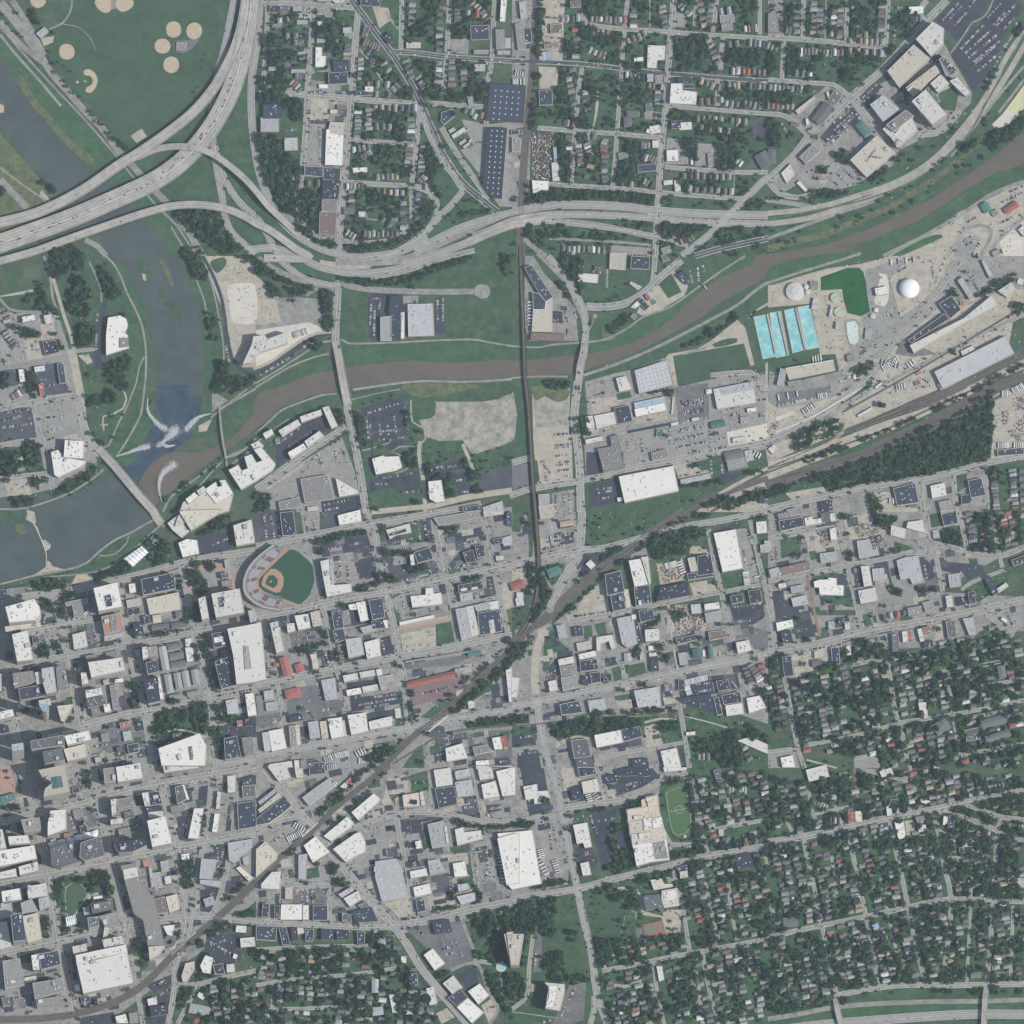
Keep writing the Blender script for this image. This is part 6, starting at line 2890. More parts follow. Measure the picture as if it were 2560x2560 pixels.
e south_ramp 56 9 -20 1980 250 1905 500 1815 800 1710 1100 1610 1300 1560 1500 1550 1700 1580 1850 1640 1932 1690 @10 120 1750 300 1880 400 1950 @11 60 15
r ac 50 1770 -20 1700 330 1640 560 1610 720 1600 900 1610 1080 1650 1350 1680 1500 1690 1600 1740 1740 1850 1850 1932 1910
r ac 36 1620 1080 1650 1230 1720 1400 1830 1550 1932 1640 @10 60 1720 170 1932 @11 230 70 350 165 500 210 600 230
r ac 56 @10 30 -20 10 300 @00 1900 600 1900 900 1932 1180 @10 40 1350 130 1580 290 1760 500 1880 700 1930 @11 750 10 900 0 @10 1080 1900 1300 1800
r ac 56 @11 -60 -40 100 -60 300 -10 450 70 600 110 750 130 900 125 1100 90 1300 10 @10 1600 1830 1932 1690 @20 100 1660 300 1640
r co 60 @11 600 45 750 40 1000 40 1200 0 @10 1500 1780 1700 1700 1932 1620 @20 200 1560
r ac 60 @10 1200 1900 1500 1740 1800 1640 1932 1610 @20 200 1560 450 1545 800 1555 1100 1590 1500 1615 1932 1625
r ac 50 @20 -40 1700 200 1630 450 1620 800 1630 1100 1650 1500 1680 1932 1690
g gb @20 190 1590 500 1565 900 1580 1080 1610 900 1615 500 1600 190 1620
g gb @10 1260 1880 1600 1720 1680 1730 1600 1780 1300 1910
g gb @20 1180 1610 1500 1640 1700 1650 1932 1650 1932 1670 1500 1660 1180 1640
g dt @20 1020 1590 1170 1600 1170 1625 1020 1620
r ac 30 @20 200 1660 500 1690 800 1730 1100 1790
r dt 20 @10 1932 1690 1932 1700
g dt @11 480 30 700 60 880 70 860 95 700 100 500 80
r co 24 @11 30 20 200 120 400 200
r ac 26 @11 860 160 1100 120 1400 20 @10 1650 1890
e railway_viaduct 26 6 @21 62 -80 90 600 100 900 130 1200 160 1700 180 1932 @22 190 130 200 260 203 400 198 550 175 690 120 830 50 930
e river_bridge 62 8 @11 600 640 625 760 650 900 670 1010 695 1130
e river_bridge 62 8 @01 740 1450 850 1570 950 1690 1050 1810 1160 1932 @02 1180 40 1220 90
e river_bridge 58 8 @21 555 620 545 720 520 830 505 950
e footbridge 14 7 @01 1655 1130 1665 1250 1680 1380 1700 1490 1715 1590
e footbridge 10 6 @21 1430 200 1470 250
e road_bridge 44 8 @33 510 1740 530 1850 560 1960
e road_bridge 44 8 @33 1650 1660 1640 1750 1635 1850 1630 1960
F 1115 1075 1120 1180 1190 1270 1255 1310 26 @01
F 1600 1190 1500 1220 1440 1270 1400 1315 26 @01
F 875 1515 960 1490 1040 1460 1120 1440 22 @01
F 1220 1855 1200 1740 1230 1640 1320 1570 34 @01
F 1320 1430 1260 1440 1220 1420 1190 1430 20 @01
F 1190 1430 1250 1390 1310 1330 1330 1300 44 @01
"""
# ---------------------------------------------------------------- materials
def lin(c): return tuple(c)+(1,)
def mat(name,col,var=.25,scales=(.012,.09,.5),rough=.9,col2=None,spec=.2,rnd=0,bump=0,kind=None):
    m=bpy.data.materials.new(name); m.use_nodes=True; n=m.node_tree.nodes; L=m.node_tree.links
    b=n['Principled BSDF']; b.inputs['Roughness'].default_value=rough; b.inputs['Specular IOR Level'].default_value=spec
    geo=n.new('ShaderNodeNewGeometry')
    def math_(op,a,c,clamp=False):
        x=n.new('ShaderNodeMath'); x.operation=op; x.use_clamp=clamp
        for i,v in enumerate((a,c)):
            if hasattr(v,'is_linked'): L.new(v,x.inputs[i])
            elif v is not None: x.inputs[i].default_value=v
        return x.outputs[0]
    tot=None
    for i,s in enumerate(scales):
        t=n.new('ShaderNodeTexNoise'); t.inputs['Scale'].default_value=s; t.inputs['Detail'].default_value=5 if i==0 else 3; t.inputs['Roughness'].default_value=.62
        L.new(geo.outputs['Position'],t.inputs['Vector'])
        v=math_('SUBTRACT',t.outputs[0],.5); v=math_('MULTIPLY',v,[1.6,1.3,1.1][i])
        tot=v if tot is None else math_('ADD',tot,v)
        if i==0: first=t.outputs[0]
    base=n.new('ShaderNodeMix'); base.data_type='RGBA'
    base.inputs[6].default_value=lin(col); base.inputs[7].default_value=lin(col2 or col)
    mr=n.new('ShaderNodeMapRange'); mr.inputs[1].default_value=.42; mr.inputs[2].default_value=.6
    t2=n.new('ShaderNodeTexNoise'); t2.inputs['Scale'].default_value=scales[0]*2.3; t2.inputs['Detail'].default_value=6; t2.inputs['Roughness'].default_value=.7
    L.new(geo.outputs['Position'],t2.inputs['Vector']); L.new(t2.outputs[0],mr.inputs[0]); L.new(mr.outputs[0],base.inputs[0])
    out=base.outputs[2]
    k=math_('MULTIPLY',tot,var); k=math_('ADD',k,1.0)
    if rnd:
        oi=n.new('ShaderNodeObjectInfo'); r=math_('SUBTRACT',oi.outputs['Random'],.5); r=math_('MULTIPLY',r,rnd); r=math_('ADD',r,1.0); k=math_('MULTIPLY',k,r)
    if kind=='flatroof':
        br=n.new('ShaderNodeTexBrick'); br.inputs['Scale'].default_value=1.0; br.inputs['Brick Width'].default_value=14; br.inputs['Row Height'].default_value=6; br.inputs['Mortar Size'].default_value=.35
        br.inputs['Color1'].default_value=(1,1,1,1); br.inputs['Color2'].default_value=(.95,.95,.95,1); br.inputs['Mortar'].default_value=(.88,.88,.88,1)
        mp=n.new('ShaderNodeMapping'); mp.inputs['Rotation'].default_value=(0,0,R(10)); L.new(geo.outputs['Position'],mp.inputs[0]); L.new(mp.outputs[0],br.inputs['Vector'])
        k=math_('MULTIPLY',k,br.outputs[0])
    if kind=='stripe':
        wv=n.new('ShaderNodeTexWave'); wv.inputs['Scale'].default_value=.09; mp=n.new('ShaderNodeMapping'); mp.inputs['Rotation'].default_value=(0,0,R(75)); L.new(geo.outputs['Position'],mp.inputs[0]); L.new(mp.outputs[0],wv.inputs['Vector'])
        x=math_('MULTIPLY',wv.outputs['Fac'],.3); x=math_('ADD',x,.85); k=math_('MULTIPLY',k,x)
    if kind=='facade':
        sp=n.new('ShaderNodeSeparateXYZ'); L.new(geo.outputs['Position'],sp.inputs[0])
        fz=math_('FRACT',math_('DIVIDE',sp.outputs[2],3.6),None); zz=math_('GREATER_THAN',fz,.45)
        sx=math_('ADD',sp.outputs[0],sp.outputs[1]); fx=math_('FRACT',math_('DIVIDE',sx,3.4),None); xx=math_('GREATER_THAN',fx,.4)
        win=math_('MULTIPLY',zz,xx); win=math_('MULTIPLY',win,-.6); win=math_('ADD',win,1.0); k=math_('MULTIPLY',k,win)
    if kind=='yard':
        vo=n.new('ShaderNodeTexVoronoi'); vo.inputs['Scale'].default_value=.16; L.new(geo.outputs['Position'],vo.inputs['Vector'])
    mul=n.new('ShaderNodeMix'); mul.data_type='RGBA'; mul.blend_type='MULTIPLY'; mul.inputs[0].default_value=1
    L.new(out,mul.inputs[6]); cmb=n.new('ShaderNodeCombineColor')
    for i in range(3): L.new(k,cmb.inputs[i])
    L.new(cmb.outputs[0],mul.inputs[7]); L.new(mul.outputs[2],b.inputs['Base Color'])
    if bump:
        t=n.new('ShaderNodeTexNoise'); t.inputs['Scale'].default_value=.35; t.inputs['Detail'].default_value=3; L.new(geo.outputs['Position'],t.inputs['Vector'])
        bp=n.new('ShaderNodeBump'); bp.inputs['Strength'].default_value=bump; bp.inputs['Distance'].default_value=.6; L.new(t.outputs[0],bp.inputs['Height']); L.new(bp.outputs[0],b.inputs['Normal'])
    return m
G={ # ground code: (object name, colour, options)
'base':('ground',(.04,.085,.05),dict(var=.45,col2=(.085,.105,.065))),
'gr':('grass',(.036,.085,.047),dict(var=.6,col2=(.06,.1,.055),scales=(.02,.08,.4))),
'ga':('riverbank_grass',(.036,.096,.048),dict(var=.5,col2=(.06,.11,.055),scales=(.02,.08,.4))),
'gd':('sports_grass',(.05,.095,.058),dict(var=.45,col2=(.045,.082,.045),scales=(.012,.06,.4))),
'gb':('rough_grass',(.13,.14,.075),dict(var=.5,col2=(.07,.10,.05),scales=(.03,.15,.6))),
'gn':('ballpark_grass',(.026,.078,.045),dict(var=.15,kind='stripe')),
'gf':('pitch_grass',(.065,.125,.055),dict(var=.15)),
'tk':('running_track',(.03,.055,.045),dict(var=.15)),
'gl':('lagoon',(.012,.075,.02),dict(var=.35,rough=.25,spec=.4,col2=(.02,.11,.02))),
'gl2':('lawn',(.06,.105,.065),dict(var=.2)),
'wt':('river',(.058,.078,.075),dict(var=.3,rough=.3,spec=.35,col2=(.074,.094,.088),bump=.1,scales=(.006,.03,.4))),
'wb':('muddy_river',(.108,.096,.075),dict(var=.2,rough=.35,spec=.3,col2=(.125,.11,.088),bump=.15,scales=(.008,.04,.3))),
'wd':('river_confluence',(.03,.055,.08),dict(var=.3,rough=.3,spec=.35,col2=(.05,.075,.095),bump=.1)),
'dt':('bare_ground',(.39,.355,.29),dict(var=.3,col2=(.31,.29,.24),scales=(.03,.15,.7))),
'sd':('infield_dirt',(.43,.36,.26),dict(var=.25,col2=(.38,.31,.22),scales=(.08,.2,.6))),
'sb':('ballpark_dirt',(.34,.225,.155),dict(var=.15)),
'as':('parking_lot',(.062,.069,.086),dict(var=.35,col2=(.085,.09,.1))),
'am':('grey_lot',(.15,.152,.155),dict(var=.35,col2=(.12,.123,.13))),
'ac':('aged_paving',(.265,.26,.238),dict(var=.28,col2=(.225,.222,.21),scales=(.03,.12,.6))),
'ap':('dark_parking_lot',(.040,.048,.066),dict(var=.35,col2=(.055,.062,.078))),
'co':('concrete_yard',(.265,.257,.232),dict(var=.45,col2=(.19,.19,.185),scales=(.025,.12,.6))),
'bl':('railway_ballast',(.115,.105,.095),dict(var=.3,col2=(.15,.14,.125),scales=(.03,.2,.8))),
'rl':('railway_track',(.07,.06,.055),dict(var=.2)),
'b2':('brick_road',(.25,.16,.13),dict(var=.2)),'rd2':('brick_road',(.2,.14,.12),dict(var=.2)),
'rd':('brick_paving',(.36,.235,.19),dict(var=.25)),
'gv':('pale_gravel',(.5,.47,.41),dict(var=.25)),
'sy':('quarry_sand',(.5,.5,.3),dict(var=.3)),
'mr':('maroon_lot',(.19,.14,.14),dict(var=.3)),'rb':('rubble',(.33,.31,.265),dict(var=.45,col2=(.2,.2,.175),scales=(.02,.12,.5))),
'cl':('clay_court',(.3,.12,.1),dict(var=.1)),'tn':('tennis_court',(.12,.2,.14),dict(var=.1)),
'lw':('road_marking',(.62,.62,.6),dict(var=.3)),
'mk':('parking_marking',(.5,.5,.5),dict(var=.3)),
'sw':('pavement',(.34,.335,.30),dict(var=.25,scales=(.03,.15,.8))),
'hw':('highway_surface',(.34,.325,.285),dict(var=.28,col2=(.26,.25,.23),scales=(.02,.1,.5))),
}
G['ga2']=G['ga']
MT={k:mat('mat_'+v[0],v[1],**v[2]) for k,v in G.items() if k!='ga2'}; MT['ga2']=MT['ga']
RC={'w':(.575,.56,.52),'o':(.46,.425,.355),'l':(.36,.365,.37),'m':(.22,.215,.205),'d':(.115,.12,.13),'k':(.042,.052,.075),'r':(.30,.10,.08),'b':(.17,.13,.115),'t':(.55,.48,.385),'x':(.33,.17,.12),'u':(.25,.34,.42),'n':(.07,.15,.14),'g':(.1,.15,.1)}
RN={'w':'white','o':'cream','l':'pale-grey','m':'mid-grey','d':'charcoal','k':'black','r':'red','b':'brown','t':'tan','x':'rust','u':'pale-blue','n':'dark-green','g':'green'}
RM={k:mat('roof_'+RN[k].replace(' ','_'),c,var=.07 if k in'wo' else .16,scales=(.05,.2,.9),rnd=.34,rough=.8,kind='flatroof' if k in'wolmdkt' else None) for k,c in RC.items()}
HM={k:mat('shingle_'+RN[k].replace(' ','_'),c,var=.3,scales=(.2,.6,1.5),rnd=.3,rough=.85) for k,c in {**RC,'l':(.3,.305,.31),'w':(.5,.51,.51),'t':(.34,.27,.2),'r':(.27,.11,.09),'d':(.13,.135,.14),'k':(.07,.075,.085)}.items()}
WM={'a':mat('wall_pale',(.42,.40,.35),var=.15,rnd=.3),'b':mat('wall_brick',(.26,.19,.15),var=.15,rnd=.3),'f':mat('wall_facade',(.45,.43,.39),var=.12,rnd=.3,kind='facade'),'h':mat('wall_siding',(.5,.49,.46),var=.1,rnd=.3)}
UM=mat('roof_equipment',(.42,.43,.44),var=.2,rnd=.6); COP=mat('parapet_coping',(.5,.49,.46),var=.1,rnd=.4)
SKM=mat('skylight',(.72,.76,.8),var=.1,rough=.3)
CC={'white':(.7,.7,.69),'silver':(.42,.43,.45),'grey':(.16,.165,.18),'black':(.03,.032,.036),'red':(.34,.04,.04),'blue':(.05,.1,.25),'tan':(.36,.3,.22)}
CM={k:mat('car_paint_'+k,c,var=.05,rough=.35,spec=.5) for k,c in CC.items()}
GLS=mat('car_glass',(.03,.04,.05),var=.1,rough=.15,spec=.5)
TL=[mat('leaves_%s'%n,c,var=.5,scales=(.06,.3,1.2),rough=.8,col2=c2,spec=.15,rnd=.3) for n,c,c2 in(('dark',(.020,.046,.033),(.028,.058,.036)),('mid',(.029,.066,.038),(.04,.078,.04)),('light',(.05,.10,.04),(.07,.12,.045)))]
BK=mat('bark',(.12,.09,.07),var=.2)
WP=mat('treated_water',(.17,.44,.45),var=.2,rough=.25,spec=.4,col2=(.33,.55,.54),scales=(.02,.08,.4)); WPP=mat('pale_water',(.55,.56,.5),var=.2,rough=.3,col2=(.4,.55,.52),scales=(.03,.08,.4))
WHT=mat('white_steel',(.72,.73,.73),var=.06,rough=.5); CON=mat('concrete',(.45,.43,.38),var=.15,rnd=.1)
TNKG=mat('tank_water',(.36,.43,.34),var=.15,rough=.3); RED=mat('red_steel',(.4,.07,.05),var=.1)
SEAT=mat('stadium_seat',(.28,.28,.29),var=.1); SEAT2=mat('stadium_seat_maroon',(.16,.09,.1),var=.1)
JM=[mat('junk_%d'%i,c,var=.2) for i,c in enumerate(((.5,.5,.5),(.18,.16,.15),(.06,.06,.07),(.35,.1,.07),(.1,.15,.25),(.4,.33,.22)))]
# ---------------------------------------------------------------- mesh helpers
COL=sc.collection
class MB:
    def __init__(s): s.v=[]; s.f=[]; s.m=[]
    def face(s,pts,mi=0):
        i=len(s.v); s.v+=[tuple(p) for p in pts]; s.f.append(tuple(range(i,i+len(pts)))); s.m.append(mi)
    def prism(s,pts,z0,z1,mi=0,top=True,mt=None):
        n=len(pts); i=len(s.v)
        s.v+=[(p[0],p[1],z0) for p in pts]+[(p[0],p[1],z1) for p in pts]
        for k in range(n):
            j=(k+1)%n; s.f.append((i+k,i+j,i+n+j,i+n+k)); s.m.append(mi)
        if top: s.f.append(tuple(range(i+n,i+2*n))); s.m.append(mi if mt is None else mt)
    def box(s,cx,cy,w,d,z0,z1,a=0,mi=0,mt=None): s.prism(rect(cx,cy,w,d,a),z0,z1,mi,True,mt)
    def ring(s,pts,t,z0,z1,mi=0):
        q=inset(pts,t); n=len(pts)
        for k in range(n):
            j=(k+1)%n
            s.face([(*pts[k],z1),(*pts[j],z1),(*q[j],z1),(*q[k],z1)],mi)
            s.face([(*q[k],z0),(*q[k],z1),(*q[j],z1),(*q[j],z0)],mi)
            s.face([(*pts[k],z0),(*pts[j],z0),(*pts[j],z1),(*pts[k],z1)],mi)
    def build(s,name,mats,parent=None):
        me=bpy.data.meshes.new(name); me.from_pydata(s.v,[],s.f)
        for m in (mats if isinstance(mats,(list,tuple)) else [mats]): me.materials.append(m)
        if any(s.m): me.polygons.foreach_set('material_index',s.m)
        return obj(name,me,parent)
def obj(name,me,parent=None,loc=None):
    o=bpy.data.objects.new(name,me); COL.objects.link(o)
    if parent: o.parent=parent
    if loc is not None: o.location=loc
    return o
def empty(name,x,y,z=0): return obj(name,None,None,(x,y,z))
def rect(cx,cy,w,d,a):
    c,s=math.cos(a),math.sin(a)
    return [(cx+c*u-s*v,cy+s*u+c*v) for u,v in((-w/2,-d/2),(w/2,-d/2),(w/2,d/2),(-w/2,d/2))]
def area(p): return sum(p[i][0]*p[(i+1)%len(p)][1]-p[(i+1)%len(p)][0]*p[i][1] for i in range(len(p)))/2
def ccw(p): return p if area(p)>0 else p[::-1]
def inset(p,t):
    n=len(p); out=[]
    for i in range(n):
        a,b,c=p[i-1],p[i],p[(i+1)%n]
        d1=(b[0]-a[0],b[1]-a[1]); d2=(c[0]-b[0],c[1]-b[1]); l1=math.hypot(*d1) or 1; l2=math.hypot(*d2) or 1
        n1=(-d1[1]/l1,d1[0]/l1); n2=(-d2[1]/l2,d2[0]/l2); bx,by=n1[0]+n2[0],n1[1]+n2[1]; q=bx*bx+by*by
        k=min(2*t/q if q>.3 else 0,3*t); out.append((b[0]+bx*k,b[1]+by*k))
    return out
def smooth(p,closed=False,step=14.0):
    n=len(p); out=[]
    rng=range(n if closed else n-1)
    for i in rng:
        if closed: a,b,c,d=p[i-1],p[i],p[(i+1)%n],p[(i+2)%n]
        else: a,b,c,d=p[max(i-1,0)],p[i],p[i+1],p[min(i+2,n-1)]
        L=math.hypot(c[0]-b[0],c[1]-b[1]); k=max(1,int(L/step))
        for j in range(k):
            t=j/k
            out.append(tuple(.5*((2*b[q])+(-a[q]+c[q])*t+(2*a[q]-5*b[q]+4*c[q]-d[q])*t*t+(-a[q]+3*b[q]-3*c[q]+d[q])*t**3) for q in(0,1)))
    if not closed: out.append(p[-1])
    return out
def ribbon(p,wd):
    L=[];Rr=[]
    for i in range(len(p)):
        a=p[max(i-1,0)]; b=p[min(i+1,len(p)-1)]; dx,dy=b[0]-a[0],b[1]-a[1]; l=math.hypot(dx,dy) or 1
        nx,ny=-dy/l*wd/2,dx/l*wd/2; L.append((p[i][0]+nx,p[i][1]+ny)); Rr.append((p[i][0]-nx,p[i][1]-ny))
    return L,Rr
# ---------------------------------------------------------------- occupancy grids (photo pixels)
N=2560
occB=np.zeros((N,N),bool); occR=np.zeros((N,N),bool); occG=np.zeros((N,N),bool); occW=np.zeros((N,N),bool); lev=np.zeros((320,320),np.int32)
def world2n(p): return [(x/S+1280,1280-y/(S*KY)) for x,y in p]
def fill(grid,poly,val=True,sc_=1.0):
    H=grid.shape[0]; P=[(x*sc_,y*sc_) for x,y in poly]; ys=[q[1] for q in P]
    for y in range(max(0,int(min(ys))),min(H-1,int(max(ys)))+1):
        yc=y+.5; xs=[]
        for i in range(len(P)):
            (x0,y0),(x1,y1)=P[i-1],P[i]
            if (y0<=yc)!=(y1<=yc): xs.append(x0+(yc-y0)/(y1-y0)*(x1-x0))
        xs.sort()
        for a,b in zip(xs[::2],xs[1::2]):
            a=max(0,int(round(a))); b=min(H,int(round(b)))
            if b>a: grid[y,a:b]=val
def at(grid,nx,ny):
    x,y=int(nx),int(ny); return grid[y,x] if 0<=x<N and 0<=y<N else False
def level(poly):   # height step of a ground sheet: one above everything already below it
    msk=np.zeros((320,320),bool); fill(msk,poly,True,.125)
    for x,y in poly:
        i,j=min(319,max(0,int(y/8))),min(319,max(0,int(x/8))); msk[i,j]=True
    k=len(poly)
    for q in range(k):
        (x0,y0),(x1,y1)=poly[q-1],poly[q]; m=int(max(abs(x1-x0),abs(y1-y0))/8)+1
        if m<80:
            for t in range(m+1):
                i,j=int((y0+(y1-y0)*t/m)/8),int((x0+(x1-x0)*t/m)/8)
                if 0<=i<320 and 0<=j<320: msk[i,j]=True
    g=msk.copy(); g[1:]|=msk[:-1]; g[:-1]|=msk[1:]; g[:,1:]|=msk[:,:-1]; g[:,:-1]|=msk[:,1:]
    if not g.any(): return 1
    l=int(lev[g].max())+1; lev[g]=l; return l
LH=.012
GB={}
def sheet(code,poly):
    poly=[(float(a),float(b)) for a,b in poly]
    z=level(poly)*LH
    GB.setdefault(code,MB()).face([(GX(x),GY(y),z) for x,y in poly]); return z
def strip(code,pl,wn):
    L,Rr=ribbon(pl,wn); z=level(L+Rr[::-1])*LH; mb=GB.setdefault(code,MB()); i=len(mb.v); n=len(L)
    mb.v+=[(GX(x),GY(y),z) for x,y in L]+[(GX(x),GY(y),z) for x,y in Rr]
    for k in range(n-1): mb.f.append((i+k+1,i+k,i+n+k,i+n+k+1)); mb.m.append(0)
    return L+Rr[::-1],z
# ---------------------------------------------------------------- parse the survey data
items=[]
tx=ty=0; fc=TP
for ln in DATA.splitlines():
    ln=ln.strip()
    if not ln or ln[0]=='#': continue
    if ln[0]=='@':
        fc=1.5094 if ln[1]=='Q' else TP; ln=ln.replace('Q',''); tx,ty=int(ln[1]),int(ln[2]); continue
    c,_,rest=ln.partition(' ')
    if c=='N': items.append(('N',rest)); continue
    tk=rest.split(); a=[]; cx_,cy_=tx,ty; pts=[]; pend=None
    for t in tk:
        if t[0]=='@': cx_,cy_=int(t[1]),int(t[2]); continue
        a.append((t,cx_,cy_,fc))
    items.append((c,a))
def nums(a,k0):
    o=[]
    q=a[k0:]
    for i in range(0,len(q)-1,2):
        try: o.append((q[i][1]*640+float(q[i][0])/q[i][3],q[i+1][2]*640+float(q[i+1][0])/q[i][3]))
        except ValueError: return []
    return o
blds=[];houses=[];trees=[];cars=[];trailers=[];zones=[];specials=[];decks=[];junks=[];forests=[];lotrows=[]
label=None; sky_=0
zs=[];gs=[];rs=[]
for it in items:
    c,a=it
    if c=='N': label=a; continue
    if c=='Y': sky_=float(a[0][0]); continue
    A=[t[0] for t in a]
    try:
        if c=='z': 
            if len(A)>5 and A[0] in MT: zs.append((A[0],nums(a,1)))
        elif c in'gG' and A[0] in MT: gs.append((c,A[0],nums(a,1)))
        elif c=='r' and A[0] in MT: rs.append((A[0],float(A[1])/TP,nums(a,2)))
        elif c in('p','T','b'):
            if c=='p': P=nums(a,2); code,h=A[0],float(A[1])
            elif c=='b':
                code,h=A[0],float(A[1]); (x,y),=nums(a[2:4],0); wd,dp=float(A[4])/TP,float(A[5])/TP; an=R(float(A[6])) if len(A)>6 else 0
                if wd*dp<25: label=None; continue
                P=[(x+u*math.cos(an)+v*math.sin(an),y-u*math.sin(an)+v*math.cos(an)) for u,v in((-wd/2,-dp/2),(wd/2,-dp/2),(wd/2,dp/2),(-wd/2,dp/2))]
            else:
                code,h=A[0],float(A[1]); (x,y),=nums(a[2:4],0); wd,dp=float(A[4])/TP,float(A[5])/TP; an=R(8)
                if wd*dp<25: label=None; continue
                if code=='u': P=[(x+wd/2*math.cos(k*math.pi/4+.39),y+dp/2*math.sin(k*math.pi/4+.39)) for k in range(8)]
                else: P=[(x+u*math.cos(an)+v*math.sin(an),y-u*math.sin(an)+v*math.cos(an)) for u,v in((-wd/2,-dp/2),(wd/2,-dp/2),(wd/2,dp/2),(-wd/2,dp/2))]
            if abs(area(P))<20: label=None; continue
            blds.append(dict(code=code,h=h,P=P,label=label,sky=sky_)); label=None; sky_=0
        elif c=='h' and len(A)==5: houses.append((int(A[0]),nums(a,1)))
        elif c=='l' and len(A)==5: lotrows.append((int(A[0]),nums(a,1)))
        elif c=='k' and len(A)==5: trailers.append((int(A[0]),nums(a,1)))
        elif c=='c': specials.append(('c',int(A[0]),nums(a,1),None))
        elif c=='D': lotrows+= [(int(A[0]),nums(a,1)[:2]),(int(A[0]),nums(a,1)[2:4])]
        elif c=='t':
            for i in range(0,len(a)-2,3):
                (x,y),=nums(a[i:i+2],0); r=float(a[i+2][0])/TP
                if r>2: trees.append((x,y,r*S,1))
        elif c=='f': forests.append(nums(a,0))
        elif c=='Z': zones.append((float(A[0]),nums(a,1)))
        elif c=='J': junks.append(nums(a,0))
        elif c=='e': decks.append((A[0],float(A[1])/TP,float(A[2]),nums(a,3)))
        elif c in('B','P'): specials.append((c,None,nums(a,0),label)); label=None
        elif c in('W','w','O','O2','O3','O4'):
            (x,y),=nums(a[0:2],0); specials.append((c,[float(q) for q in A[2:]],[(x,y)],label)); label=None
        elif c=='F': specials.append(('F',float(A[8]),nums([(q[0],0,1,TP) for q in a[:8]],0),None))
        elif c=='S': specials.append(('S',None,nums(a,0),label)); label=None
        elif c=='V': specials.append(('V',None,[(0,0)],label)); label=None
    except (ValueError,IndexError) as e: print('skip',c,A[:6],e)
# ---------------------------------------------------------------- ground, roads
base=MB(); X=9000
base.face([(-X,-X,-.02),(X,-X,-.02),(X,X,-.02),(-X,X,-.02)])
g=base.build('ground',MT['base']); g['kind']='structure'
for code,P in zs: sheet(code,P)
for ang,P in zones: sheet('gr',P)
random.seed(77); clut=[]
for code,P in zs:
    if code not in('co','ac','dt','am') or len(P)<3: continue
    xs=[p[0] for p in P]; ys=[p[1] for p in P]; msk=np.zeros((N,N),bool); fill(msk,P); A=msk.sum()
    for _ in range(int(A/230)): clut.append((random.uniform(min(xs),max(xs)),random.uniform(min(ys),max(ys))))
    if code!='co' or A<20000: continue
    for _ in range(int(A/900)):
        x,y=random.uniform(min(xs),max(xs)),random.uniform(min(ys),max(ys)); w_,d_=random.uniform(9,34),random.uniform(8,26)
        q=rect(x,y,w_,d_,-R(10.5)+R(random.uniform(-1.5,1.5)))
        if all(at(msk,*p) for p in q): sheet(random.choice(('ac','am','ap','as','co','gr','ap','dt','as','ap')),q)
for c,code,P in gs:
    if len(P)<3: continue
    Q=smooth(P,True,6) if c=='G' else (smooth(P,True,12) if code in('wt','wb','wd','ga') else P)
    sheet(code,Q)
    if code in('gn','gl','wt','wb','wd','gl2','tk','gf','gr','ga','gd','gb','cl','ap','P'): fill(occW,Q)
    if code not in('gr','gd','gb','ga','gf'): fill(occG,Q)
for code,wn,P in rs:     # pavements first, carriageways over them
    if code in('ac','as') and wn<16: strip('sw',smooth(P),wn+4.2)
marks=[]
for code,wn,P in rs:
    Q=smooth(P); poly,z=strip(code,Q,wn); 
    if wn>3: fill(occR,poly)
    if code in('ac','as') and wn>9.5: marks.append(('lw',Q,.55))
    if code in('ac',) and wn>15:
        for o in(-.46,.46,-.2,.2):
            L,_=ribbon(Q,2*o*wn); marks.append(('lw',L,.42 if abs(o)>.3 else .3))
    if code=='bl':
        for k in range(max(1,int(wn/6))):
            L,_=ribbon(Q,2*((k+.5)/max(1,int(wn/6))-.5)*wn*.8); marks.append(('rl',L,1.7))
for c_,Q,wn in marks: strip(c_,Q,wn)
